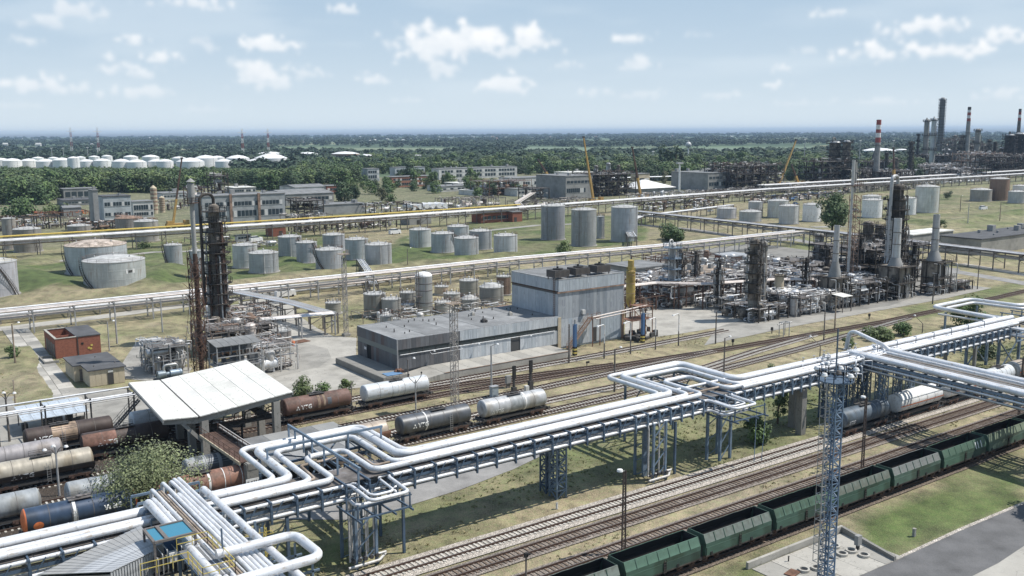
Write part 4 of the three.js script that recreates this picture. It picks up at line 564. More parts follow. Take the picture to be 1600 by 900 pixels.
tankWagon('dark slate tank wagon behind the blue floodlight tower', 121.4,133.2,-85.1,W.slate, { text: 'VTG', logo: false, size: .6, tx: .9, ta: -.5, bands: [[.66,.14,W.grey]], hatch: .5, walk: true });
const stripe = (a, b) => ['orange_stripe', a, b, -.22,-.10,M.orange, .014];
tankWagon('white gas tank wagon with orange stripe and sunshade roof under the crossing bridge', 135.4,147.8,-85.1,W.white, { r: 1.5, walk: false, skins: [stripe(.01,.99),['sunshade', .03,.97,.5,2.64,W.white, .12]] });
tankWagon('white gas tank wagon with orange stripe hidden behind the crossing bridge girders', 149.8,162.2,-85.1,W.white, { r: 1.5, skins: [stripe(.01,.99)] });
tankWagon('dusty tan tank wagon with orange stripe at the right edge', 172.4,185,-85.1,W.tan, { r: 1.5, endMat: W.grey, skins: [stripe(.01,.99),['orange_belly', .2,1,-1.2,-.3, wm([.50,.25,.15],.6,0,T.rust)]] });
tankWagon('white tank wagon standing left of the tan one at the right edge', 163.6,171.4,-85.1,W.greyLight, { r: 1.4 });

// green hopper wagons: hollow bodies with sloping upper sides, flaps below
function hopper(x0, label, side, top, i) {
 const L = 10.6, x1 = x0 + L, z = -67.8, cx = (x0 + x1) / 2, base = [cx, 0, z], t = thing('hopper_wagon', label, 'hopper wagon', base, 'green hopper wagons in one train'), y = BASE;
 const lvl = [[1.12, y + .85],[1.5, y + 1.05],[1.52, y + 2.35],[1.12, y + 3.25]];       // half width and height, from the floor to the rim
 const th = .07, r = rng(900 + i);
 for (const s of [1,-1]) {
 const up = new MB(),N = 12; // the sloping upper plates, a little buckled
 for (let k = 0; k < N; k++) { const a = x0 + L * k / N, b = x0 + L * (k + 1) / N, da = .05 * (hash2(k, i, 7) - .5), db = .05 * (hash2(k + 1, i, 7) - .5), q = (x, l, d) => [x, lvl[l][1] + d, z + s * (lvl[l][0] + d)], e = (x, l, d) => [x, lvl[l][1] + d, z + s * (lvl[l][0] - th + d)]; const A = q(a, 2,0),B = q(b, 2,0),C = q(b, 3, db),D = q(a, 3, da),E = e(a, 2,0),F = e(b, 2,0),G = e(b, 3, db),H = e(a, 3, da); s > 0 ? up.quad(A, B, C, D).quad(F, E, H, G).quad(D, C, G, H) : up.quad(B, A, D, C).quad(E, F, G, H).quad(C, D, H, G); }
 up.u = up.u.map((v, k) => v + i * 1.7 + (k % 2) * s * 2.3); up.build('upper_plate', top, t); for (let k = 1; k < 7; k++) new MB().beam([x0 + L * k / 7, lvl[2][1], z + s * (lvl[2][0] + .03)],[x0 + L * k / 7, lvl[3][1], z + s * (lvl[3][0] + .03)],.07,.06).build('rib', side[0], t);
 for (let k = 0; k < 2; k++) { const a = x0 + .12 + k * (L / 2 + .08), b = a + L / 2 - .32, m = new MB(), q = (x, h, d) => [x, h, z + s * (lvl[1][0] + d)]; m.hex(s > 0 ? [q(a, y + .95,.06), q(b, y + .95,.06), q(b, y + .95,-.02), q(a, y + .95,-.02)] : [q(b, y + .95,.06), q(a, y + .95,.06), q(a, y + .95,-.02), q(b, y + .95,-.02)], s > 0 ? [q(a, y + 1.9,.06), q(b, y + 1.9,.06), q(b, y + 1.9,-.02), q(a, y + 1.9,-.02)] : [q(b, y + 1.9,.06), q(a, y + 1.9,.06), q(a, y + 1.9,-.02), q(b, y + 1.9,-.02)]); m.build('flap', side[k % side.length], t); if (s > 0) { const h = new MB(); h.box(a + .7 + k, y + 1.15, z + 1.6,.3,.36,.06); h.build('stencil_plate', M.black, t); } }
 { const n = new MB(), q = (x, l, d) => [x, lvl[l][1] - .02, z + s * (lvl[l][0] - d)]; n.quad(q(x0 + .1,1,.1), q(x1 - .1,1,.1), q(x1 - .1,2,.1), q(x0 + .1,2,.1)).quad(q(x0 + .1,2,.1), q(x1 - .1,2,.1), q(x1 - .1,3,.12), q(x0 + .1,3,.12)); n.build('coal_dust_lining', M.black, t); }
 const w = new MB(); w.hex(s > 0 ? [[x0, y + 1.9, z + 1.53],[x1, y + 1.9, z + 1.53],[x1, y + 1.9, z + 1.46],[x0, y + 1.9, z + 1.46]] : [[x1, y + 1.9, z - 1.53],[x0, y + 1.9, z - 1.53],[x0, y + 1.9, z - 1.46],[x1, y + 1.9, z - 1.46]], s > 0 ? [[x0, y + 2.36, z + 1.53],[x1, y + 2.36, z + 1.53],[x1, y + 2.36, z + 1.46],[x0, y + 2.36, z + 1.46]] : [[x1, y + 2.36, z - 1.53],[x0, y + 2.36, z - 1.53],[x0, y + 2.36, z - 1.46],[x1, y + 2.36, z - 1.46]]); w.build('side_plate', side[0], t);
 const g = new MB(); g.box(cx, y + .95, z + s * 1.53,L, .14,.1); g.box(cx, y + 1.45, z + s * 1.55,.22,1.1,.1); g.build('side_rail', M.sootDark, t);
 }
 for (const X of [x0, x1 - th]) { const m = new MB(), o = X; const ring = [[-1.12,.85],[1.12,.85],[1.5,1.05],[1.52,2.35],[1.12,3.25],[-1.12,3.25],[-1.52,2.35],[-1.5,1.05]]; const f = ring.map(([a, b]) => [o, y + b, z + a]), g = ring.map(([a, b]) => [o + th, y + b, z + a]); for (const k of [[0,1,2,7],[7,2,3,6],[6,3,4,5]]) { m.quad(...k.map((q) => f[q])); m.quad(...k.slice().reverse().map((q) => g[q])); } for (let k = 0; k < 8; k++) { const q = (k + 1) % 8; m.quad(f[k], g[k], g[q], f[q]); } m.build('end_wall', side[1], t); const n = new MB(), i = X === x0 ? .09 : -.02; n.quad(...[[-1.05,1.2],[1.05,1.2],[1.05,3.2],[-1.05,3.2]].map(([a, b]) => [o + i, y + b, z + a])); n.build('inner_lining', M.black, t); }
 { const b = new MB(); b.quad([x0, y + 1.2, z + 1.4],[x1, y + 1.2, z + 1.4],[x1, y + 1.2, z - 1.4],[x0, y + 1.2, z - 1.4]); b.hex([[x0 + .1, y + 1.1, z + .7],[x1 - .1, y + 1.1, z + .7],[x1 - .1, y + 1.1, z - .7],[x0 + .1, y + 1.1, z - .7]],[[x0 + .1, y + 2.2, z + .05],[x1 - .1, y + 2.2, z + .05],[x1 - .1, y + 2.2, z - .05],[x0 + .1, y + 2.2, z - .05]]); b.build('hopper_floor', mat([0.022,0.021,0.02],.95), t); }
 { const f = new MB(); f.box(cx, y + .72, z, L + .5,.26,.8); for (const s of [-1,1]) { f.box(cx + s * (L / 2 + .2), y + .75, z, .2,.36,2.5); f.beam([cx + s * (L / 2 + .2), y + .8, z + 1],[cx + s * (L / 2 + .05), y + 2, z + 1],.08); f.beam([cx + s * (L / 2 + .2), y + .8, z - 1],[cx + s * (L / 2 + .05), y + 2, z - 1],.08); } f.build('underframe', M.dark, t); }
 for (const s of [-1,1]) { bogie(t, cx + s * (L / 2 - 1.5), z, base); buffers(t, cx + s * (L / 2 + .28), z, s); }
 { const l = new MB(); for (const d of [-.16,.16]) l.beam([cx + d, y + .8, z + 1.66],[cx + d, y + 2.3, z + 1.64],.04); for (let q = y + .9; q < y + 2.3; q += .3) l.beam([cx - .16, q, z + 1.66],[cx + .16, q, z + 1.65],.035); l.build('ladder', M.sootDark, t); }
}
{ const G = (c) => wm(c, .7,.05), a = G([.06,.118,.088]), b = G([.07,.135,.10]), c = G([.10,.16,.128]), d = G([.045,.085,.065]), p = G([.19,.225,.20]), q = G([.23,.245,.235]), s = G([.20,.25,.17]), e = G([.085,.165,.12]);
 const list = [[49.8,[a, d], p, 'green hopper wagon cut by the lower edge, nearest wagon of the train'],[61.2,[b, d], e, 'brighter green hopper wagon, second of the train from the lower edge'],[72.6,[b, a], p, 'green hopper wagon with grey upper plate, left of the blue tower, third from lower edge'],[84.0,[b, d], e, 'green hopper wagon behind the lower part of the blue floodlight tower'],[95.4,[a, b], p, 'grey topped green hopper wagon just right of the blue tower'],[106.8,[c, d], q, 'most weathered hopper wagon with wholly grey upper plate, mid train'],[118.2,[e, d], e, 'green hopper wagon with white strokes on its dark end panel'],[129.6,[c, a], s, 'pale yellowish green hopper wagon after the one with white strokes'],[141.0,[a, d], p, 'green hopper wagon cut by the right edge of the view'],[152.4,[b, d], q, 'green hopper wagon beyond the right edge, last of the train']];
 list.forEach(([x, side, top, label], i) => hopper(x, label, side, top, i));
 const t = scene.children.find((o) => o.userData.label && o.userData.label.includes('white strokes on its')); for (const k of [0,.6,1.4]) new MB().beam([126 + k, 2.5,-66.1],[126.2 + k, 3.3,-66.5],.12,.02).build('paint_stroke', M.white, t);
}
// ------------------------------------------------------------------ buildings close by
// a row of upright wall sheets from a to b, each its own piece with its own tone
function sheets(parent, name, a, b, y0, y1, w, mats, seed, th = .06) {
 const L = Math.hypot(b[0] - a[0], b[1] - a[1]), n = Math.max(1,Math.round(L / w)), dx = (b[0] - a[0]) / L, dz = (b[1] - a[1]) / L, nx = -dz, nz = dx, r = rng(seed);   // outward is to the right of a > b seen from above
 for (let k = 0; k < n; k++) { const s = L * k / n + .015, e = L * (k + 1) / n - .015, o = th + .02 * r(), m = new MB(), q = (d, h, f) => [a[0] + dx * d + nx * f, h, a[1] + dz * d + nz * f]; m.hex([q(s, y0, o), q(e, y0, o), q(e, y0,0), q(s, y0,0)],[q(s, y1, o), q(e, y1, o), q(e, y1,0), q(s, y1,0)]); m.u = m.u.map((v, j) => v + (j % 2 ? k * 3.7 : k * 1.31)); m.build(name, mats[Math.floor(r() * mats.length)], parent); }
}
{
 const t = thing('metal_hall', 'long low metal hall with flat grey roof and dark streaked cladding by the tracks', 'hall', [105,0,-166]);
 const x0 = 86, x1 = 124.8, z0 = -174.3, z1 = -157.6, h = 7.1;
 new MB().span(x0 + .1, x1,0, h - .15, z0 + .1, z1 - .1).build('wall', M.wallDark, t);
 const dk = [M.wallDark, mat([.19,.195,.205],.6,.15, { map: T.wall }), mat([.125,.13,.14],.6,.15, { map: T.wall }), mat([.17,.165,.17],.6,.15, { map: T.wall })], pl = [M.wallPale, mat([.54,.585,.62],.55,.1, { map: T.wall }), mat([.66,.69,.71],.55,.1, { map: T.wall })], br = [M.wallDark, mat([.15,.12,.115],.7,.1, { map: T.wall }), mat([.16,.18,.20],.6,.15, { map: T.wall })];
 sheets(t, 'cladding_sheet', [x0, z1],[100, z1],5.15, h, 1.0, dk, 1,.12); sheets(t, 'cladding_sheet', [100, z1],[x1, z1],5.15, h, 1.0, pl, 2,.12);
 sheets(t, 'cladding_sheet', [x0, z1],[100, z1],1.2,4.1,1.0, dk, 3); sheets(t, 'cladding_sheet', [100, z1],[112.4, z1],1.2,4.1,1.0, pl, 4); sheets(t, 'cladding_sheet', [114.8, z1],[x1, z1],1.2,4.1,1.0, pl, 5);
 new MB().span(x0 + .2, x1,4.1,5.15, z1 - .1, z1 - .02).build('window_band', mat([.05,.062,.064],.25,.1), t);
 for (let k = 1; k < 14; k++) new MB().span(x0 + k * 2.8, x0 + k * 2.8 + .08,4.1,5.15, z1 - .02, z1 + .03).build('window_post', M.dark, t);
 new MB().span(112.4,114.8,1.2,4.1, z1 - .25, z1 - .05).build('loading_door', mat([.06,.06,.06],.8), t);
 sheets(t, 'cladding_sheet', [x0, z0],[x0, z1],5.15, h, 1.3, br, 6,.12); sheets(t, 'cladding_sheet', [x0, z0],[x0,-170.2],1.2,4.1,1.1, dk, 7); sheets(t, 'cladding_sheet', [x0,-168.4],[x0, z1],1.2,4.1,1.1, br, 8);
 new MB().span(x0 - .02, x0 + .1,4.1,5.15, z0, z1).build('band', mat([.17,.19,.18],.6), t); new MB().span(x0 + .05, x0 + .2,1.2,4.0,-170.2,-168.4).build('side_door', M.black, t); new MB().box(x0 - .12,3.2,-170.8,.06,.5,.9).build('door_sign', M.white, t);
 new MB().span(x0 - .15, x0 + .05,0, h, z1 - .05, z1 + .15).build('corner_trim', M.galv, t);
 { const r = new MB(); r.span(x0 + .05, x1, h - .15, h, z0 + .05, z1 - .02); r.build('roof', M.roofGrey, t); const p = new MB(); for (const [a, b] of [[[x0, z1],[x1, z1]],[[x0, z0],[x1, z0]],[[x0, z0],[x0, z1]]]) p.beam([a[0], h + .05, a[1]],[b[0], h + .05, b[1]],.22,.12); p.build('roof_edge', M.galv, t); }
 for (let k = 0; k < 6; k++) new MB().span(x0 + .3 + k * 6.4, x0 + 6.6 + k * 6.4, h, h + .02 + (k % 2) * .012, z0 + .4, z1 - .4).build('roofing_felt', k % 2 ? M.roofGrey : mat([.33,.335,.335],.9,0, { map: T.roof }), t);
 { const r = rng(12); for (let k = 0; k < 26; k++) { const x = x0 + 2 + 35 * r(), z = z0 + 1 + 15 * r(); new MB().cyl([x, h, z],[x, h + .35 + .3 * r(), z],.12,.1,8).build('roof_vent', M.dark, t); } }
 for (const [x, z, s] of [[108.8,-162.0,1.1],[111,-169.6,.7],[117.6,-165,.8]]) { const v = new MB(); v.box(x, h + .3, z, s, .5, s); v.cyl([x, h + .55, z],[x, h + .8, z], s * .5, s * .34,10); v.build('roof_fan', x > 110 ? M.paleConcrete : M.dark, t); }
 { const p = new MB(); p.pipe([[x0 + .5,4.15, z1 + .2],[x1 - 1,4.15, z1 + .2]],.07, { seg: 8 }); p.build('wall_pipe', M.pipe, t); const q = new MB(); q.pipe([[93,3.9, z1 + .2],[93,3.6, z1 + 1],[100,3.7, z1 + 1],[100,4, z1 + .2]],.05, { seg: 6 }); q.build('wall_pipe', M.pipe, t); }
 for (const x of [93.6,104,117]) { const l = new MB(); l.beam([x, 4, z1 + .1],[x, 4.2, z1 + .9],.06); l.lathe(x, 4.05, z1 + .9,[[.02,.2],[.2,.1],[.22,0],[.02,-.02]],8); l.build('wall_lamp', M.white, t); }
}
{
 const t = thing('tall_metal_block', 'taller pale blue metal block with rusty ledge and stained front at the hall end', 'hall', [134,0,-166]);
 const x0 = 124.8, x1 = 143.4, z0 = -174.3, z1 = -157.6, h = 15.0;
 new MB().span(x0 + .1, x1 - .05,0, h - .3, z0, z1 - .1).build('wall', M.wallBlue, t);
 const pb = [M.wallBlue, mat([.52,.57,.61],.55,.15, { map: T.wall }), mat([.48,.525,.565],.55,.15, { map: T.wall })], st = [mat([.40,.43,.46],.6,.1, { map: T.wall }), mat([.30,.335,.37],.6,.1, { map: T.wall }), mat([.46,.495,.525],.6,.1, { map: T.wall })], lo = [M.wallPale, mat([.5,.565,.62],.55,.1, { map: T.wall })];
 sheets(t, 'cladding_sheet', [x0, z1],[x1, z1],12.4, h, 1.0, pb, 21,.2); sheets(t, 'cladding_sheet', [x0, z1],[x1, z1],6.4,12.1,1.0, st, 22); sheets(t, 'cladding_sheet', [x0, z1],[x1, z1],.4,6.4,1.0, lo, 23);
 sheets(t, 'cladding_sheet', [x0, z0],[x0, z1],12.6, h, 1.1, pb, 24,.2); sheets(t, 'cladding_sheet', [x0, z0],[x0, z1],7.1,11.9,1.1, pb, 25);
 new MB().span(x0 - .03, x0 + .12,11.9,12.6, z0, z1).build('window_band', mat([.07,.08,.085],.4), t); new MB().span(x0 - .25, x1 + .2,12.12,12.32, z1 - .1, z1 + .32).build('ledge', M.rustPale, t); new MB().span(x0 - .3, x0 + .1,12.35,12.5, z0, z1).build('ledge', M.rustDark, t);
 new MB().span(x1 - .1, x1 + .18,0, h, z1 - .1, z1 + .12).build('corner_trim', M.galv, t); new MB().span(x0 - .1, x0 + .7,0,6.9, z1 - .02, z1 + .25).build('pilaster', M.cream, t); new MB().span(x1 - .5, x1 + .1,0,6.2, z1 - .02, z1 + .3).build('pilaster', mat([.36,.25,.17],.9,0, { map: T.rust }), t);
 new MB().span(x0 + .2, x1 - .1, h - .3, h - .1, z0 + .1, z1 - .1).build('roof', M.roofGrey, t);
 { const p = new MB(); for (const [a, b] of [[[x0, z1 + .1],[x1, z1 + .1]],[[x0, z0],[x1, z0]],[[x0 - .1, z0],[x0 - .1, z1]],[[x1, z0],[x1, z1]]]) p.beam([a[0], h + .02, a[1]],[b[0], h + .02, b[1]],.3,.16); p.build('roof_edge', M.galv, t); }
 new MB().span(134.6,135.6,.4,3.6, z1, z1 + .12).build('door', M.dark, t); { const v = new MB(); v.box(131.6,7.4, z1 + .3,.8,.9,.6); v.build('duct_hood', M.wallWhite, t); }
 { const l = new MB(); for (const d of [0,.5]) l.beam([x0 - .3,7, z1 - 1.2 + d],[x0 - .3, h + 1, z1 - 1.2 + d],.06); for (let y = 7.2; y < h; y += .4) l.beam([x0 - .3, y, z1 - 1.2],[x0 - .3, y, z1 - .7],.05); l.build('ladder', M.rust, t); }
 for (const [px, py, k] of [[879,437, 'left'],[911,433, 'middle'],[944,429, 'right']]) { const p = at(px, py, h), c = thing('cooling_unit', k + ' black cooling unit of the three on the tall block roof', 'cooling unit', [p[0], h, p[2] - 1.6]), m = new MB(); m.box(p[0], h + 1.25, p[2] - 1.6,3.9,1.5,3.0); m.build('casing', M.dark, c); const f = new MB(); for (let j = 0; j < 12; j++) f.box(p[0] - 1.85 + j * .336, h + 1.2, p[2] - .07,.12,1.3,.08); for (let j = 0; j < 9; j++) f.box(p[0] - 1.97, h + 1.2, p[2] - 2.9 + j * .33,.08,1.3,.12); f.build('louvres', M.steel, c); const g = new MB(); g.cyl([p[0], h + 2, p[2] - 1.6],[p[0], h + 2.25, p[2] - 1.6],1.1,1.1,16); g.cyl([p[0] - .1, h + 2.2, p[2] - 1.6],[p[0] - .1, h + 2.7, p[2] - 1.6],.25,.2,8); g.build('fan_ring', M.black, c); const l = new MB(); for (const i of [-1.7,1.7]) for (const j of [-1.2,1.2]) l.beam([p[0] + i, h - .1, p[2] - 1.6 + j],[p[0] + i, h + .55, p[2] - 1.6 + j],.18); l.build('feet', M.steel, c); }
}
{ // loading dock
 const t = thing('loading_dock', 'concrete loading dock with ramp in front of the metal hall', 'loading dock', [104,0,-153.5]);
 new MB().hex([[92,0,-150.4],[122.6,0,-150.4],[122.6,0,-157.5],[92,0,-157.5]],[[92,1.2,-150.5],[122.6,1.2,-150.5],[122.6,1.2,-157.5],[92,1.2,-157.5]]).build('platform', M.concrete, t);
 new MB().hex([[84,0,-151],[92,0,-150.4],[92,0,-157.5],[84,0,-157.5]],[[84,.05,-151],[92,1.2,-150.5],[92,1.2,-157.5],[84,.05,-157.5]]).build('ramp', M.paleConcrete, t);
 for (let k = 0; k < 10; k++) new MB().span(92.1 + k * 3.04,95.1 + k * 3.04,1.2,1.24 + .012 * (k % 3),-157.4,-150.6).build('deck_slab', k % 3 ? M.paleConcrete : M.concrete, t);
 new MB().beam([92,1.26,-150.48],[122.6,1.26,-150.48],.1,.1).build('edge_angle', M.rustPale, t);
 const s = thing('side_dock', 'dark concrete dock along the left end of the metal hall', 'loading dock', [83.2,0,-164]);
 new MB().hex([[80.8,0,-153.6],[86,0,-153.6],[86,0,-174],[80.8,0,-174]],[[80.8,1.25,-153.7],[86,1.25,-153.7],[86,1.25,-174],[80.8,1.25,-174]]).build('platform', M.darkConcrete, s); for (let k = 0; k < 6; k++) new MB().span(80.9,85.9,1.25,1.28 + .01 * (k % 2),-173.9 + k * 3.36,-170.6 + k * 3.36).build('deck_slab', M.darkConcrete, s);
 const p = thing('blue_pallet_sheet', 'blue plastic sheet lying on the dark side dock', 'tarpaulin', [83.6,1.29,-155.4]); { const m = new MB(); for (let i = 0; i < 6; i++) for (let j = 0; j < 4; j++) { const q = (a, b) => [82 + a * .55,1.36 + .12 * vnoise(a * 1.3, b * 1.7,5),-156.6 + b * .6]; m.quad(q(i, j + 1), q(i + 1, j + 1), q(i + 1, j), q(i, j)); } m.build('sheet', mat([.12,.22,.36],.6), p); }
 const d = thing('scrap_pile', 'small heap of rusty scrap at the hall corner on the dock', 'scrap heap', [85.2,1.25,-156.3]); { const r = rng(3), m = new MB(); for (let k = 0; k < 14; k++) m.box(84.6 + r() * 1.4,1.4 + .3 * r(),-157 + r() * 1.6,.2 + .5 * r(),.15 + .2 * r(),.2 + .4 * r(), r() * 3); m.build('scrap', M.rust, d).userData.kind = 'stuff'; }
}
{ // steel stair, pipe bridge stub, blue posts before the tall block
 const t = thing('rusty_stair', 'rusty steel stair leaning on the stained front of the tall block', 'stair', [128.5,0,-155.8]);
 { const m = new MB(); for (const z of [-156.4,-155.2]) { m.beam([126.2,.2, z],[132.2,6.1, z],.14,.26); m.rail([[126.2,.3, z],[132.2,6.2, z]],1,.05,1.6); } for (let k = 0; k < 22; k++) m.box(126.4 + k * .27,.45 + k * .265,-155.8,.26,.05,1.1); m.build('flight', M.rustPale, t); const p = new MB(); p.box(133.4,6.2,-155.8,2.6,.1,1.5); p.rail([[132.2,6.2,-155.1],[134.7,6.2,-155.1],[134.7,6.2,-156.5]],1,.05,1.2); p.build('landing', M.rust, t); const l = new MB(); for (const x of [132.4,134.5]) l.beam([x, 0,-155.1],[x, 6.2,-155.1],.16); l.build('legs', M.rust, t); }
 const b = thing('pipe_run', 'pale pipe run on posts crossing in front of the tall metal block', 'pipe run', [139,0,-154.4]);
 new MB().pipe([[132,6.6,-154.6],[150,7.0,-156.5]],.16, { seg: 10 }).build('pipe', M.pipePink, b); new MB().pipe([[132.5,6.2,-154.2],[150,6.5,-156]],.12, { seg: 10 }).build('pipe', M.pipePink, b); new MB().beam([149,0,-156.2],[149,7,-156.2],.2).build('post', M.rust, b);
 for (const [px, py, k] of [[898,555, 'blue filling arm post by the stair of the tall block'],[1004,535, 'blue filling arm post beside the rusty platform right of the tall block']]) { const p = at(px, py), m = thing('filling_post', k, 'post', p); new MB().beam([p[0],1.8, p[2]],[p[0],6.6, p[2]],.62).build('column', M.brightBlue, m); for (let j = 0; j < 5; j++) new MB().span(p[0] - .36, p[0] + .36, j * .36, j * .36 + .35, p[2] - .36, p[2] + .36).build('warning_band', j % 2 ? M.yellow : M.black, m); const a = new MB(); a.beam([p[0] - .6,6.5, p[2]],[p[0] + 2.2,6.3, p[2]],.16); a.cyl([p[0],6.6, p[2]],[p[0],7.6, p[2]],.2,.2,8); a.build('arm', M.galv, m); }
 const g = thing('rusty_platform', 'rusty steel platform and pump clutter right of the tall block', 'platform', [147,0,-157]); { const m = new MB(); for (const x of [143.8,147,150]) for (const z of [-159,-155]) m.beam([x, 0, z],[x, 7.2, z],.16); m.box(147,4.2,-157,6.4,.12,4.2); m.box(148.4,7,-157,3.4,.12,4); m.rail([[143.8,4.2,-155],[150,4.2,-155],[150,4.2,-159]],1,.06,1.4); m.rail([[147,7,-155],[150,7,-155],[150,7,-159]],1,.06,1.4); m.beam([143.8,7.2,-155],[147,4.2,-155],.12); m.beam([150,.4,-155],[147,4.2,-155],.12); m.build('frame', M.rust, g); const r = rng(8), k = new MB(); for (let j = 0; j < 26; j++) { const x = 142.5 + 11 * r(), z = -160 + 7 * r(); j % 3 ? k.box(x, .5, z, .5 + r(),.7 + .6 * r(),.5 + r(), r()) : k.cyl([x, .5, z],[x + 1.2,.5, z],.35,.35,8); } k.build('pumps', M.dark, g).userData.kind = 'stuff'; }
}
{ // yellow silo
 const t = thing('yellow_silo', 'yellow steel silo with narrow neck behind the tall metal block', 'silo', [158,0,-171]), x = 158, z = -171;
 new MB().lathe(x, 0, z, [[.5,3.6],[1.12,4.8],[1.12,12.2],[1.2,12.25],[1.2,12.4],[.8,12.7],[.75,12.7],[.75,15],[.82,15.1],[0.02,15.3]],20).build('body', wm([.47,.35,.10],.65,0), t); for (const y of [7,9.4,11.6]) new MB().lathe(x, y, z, [[1.12,0],[1.18,.05],[1.12,.1]],20).build('ring', M.rustPale, t); for (const [a, b] of [[-.85,-.8],[.85,-.8],[.85,.8],[-.85,.8]]) new MB().beam([x + a, 0, z + b],[x + a, 5.4, z + b],.2).build('leg', M.rust, t); new MB().rail([0,1,2,3,4,5,6,7,8].map((k) => [x + 1.16 * Math.cos(k * .785),12.4, z + 1.16 * Math.sin(k * .785)]),1,.05,1).build('railing', M.yellow, t);
}
{ // red brick hut with open yard and the beige hut
 const t = thing('brick_hut', 'red brick building with grey flat roof and walled roofless yard', 'building', [40.5,0,-219]), x0 = 36.2, xm = 40.4, x1 = 45, z0 = -225, z1 = -213, h = 4.1;
 const wall = (a, b, c, d, hh = h) => new MB().span(a, b, 0, hh, c, d).build('wall', M.brick, t); wall(x0, x0 + .3, z0, z1); wall(x0 + .3, xm, z1 - .3, z1); wall(x0 + .3, xm, z0, z0 + .3); wall(x0 + .3, xm, -219.2,-218.9,3.6); new MB().span(xm, x1,0, h - .1, z0, z1).build('wall', M.brick, t); new MB().span(xm - .1, x1 + .1, h - .1, h + .1, z0 - .1, z1 + .1).build('roof', M.roofDark, t);
 { const c = new MB(); c.span(x0 - .08, x0 + .4, h, h + .14, z0 - .05, z1 + .08); c.span(x0 + .4, xm - .1, h, h + .14, z1 - .38, z1 + .08); c.span(x0 + .4, xm - .1, h, h + .14, z0 - .05, z0 + .38); c.build('coping', M.paleConcrete, t); }
 for (const [x, y] of [[41.4,2.6],[42.6,1.5],[43.2,2.0],[43.0,1.3]]) new MB().box(x, y, z1 + .03,.45,.4,.08).build('wall_fitting', x < 42 ? M.black : M.yellow, t); new MB().beam([40.5,0, z1 + .06],[40.5, h, z1 + .06],.16).build('downpipe', M.dark, t); for (let k = 0; k < 4; k++) new MB().span(x0 - .06, x0,.2,2.8, z0 + 2 + k * 2.4, z0 + 3.8 + k * 2.4).build('door', M.steel, t);
 { const c = new MB(); c.span(33.2,35.6,0,.5,-215,-214.7); c.span(33.2,33.5,0,.5,-214.7,-209); c.span(33.5,36,0,.5,-209.3,-209); c.build('kerb_frame', M.darkConcrete, t); }
 const s = thing('beige_hut', 'beige rendered hut with dark grey flat roof and side alcove', 'hut', [39,0,-191]),H = 3.1;
 new MB().span(35.2,42.8,0,H - .1,-198.5,-190.4).build('wall', M.cream, s); new MB().span(36.6,42.8,0,H - .1,-190.4,-184.6).build('wall', M.cream, s); { const r = new MB(); r.span(34.9,43.1,H - .1,H + .12,-198.8,-190.1); r.span(36.3,43.1,H - .1,H + .12,-190.1,-184.3); r.build('roof', M.roofDark, s); }
 for (let k = 0; k < 6; k++) new MB().span(36.65 + k * 1.02,37.62 + k * 1.02,.05,H - .15,-184.6,-184.55).build('wall_panel', M.cream, s); const dr = new MB().span(39.8,40.8,.1,2.2,-184.55,-184.45).build('door', M.dark, s); new MB().box(40.3,2.55,-184.45,.9,.4,.1).build('light', M.wallWhite, dr); new MB().span(36.1,36.6,.1,2.3,-190.4,-190.32).build('door', M.steel, s); for (const [x, z] of [[38,-187],[40,-195],[42,-188]]) new MB().cyl([x, H + .1, z],[x, H + .4, z],.1,.1,8).build('roof_vent', M.steel, s);
}
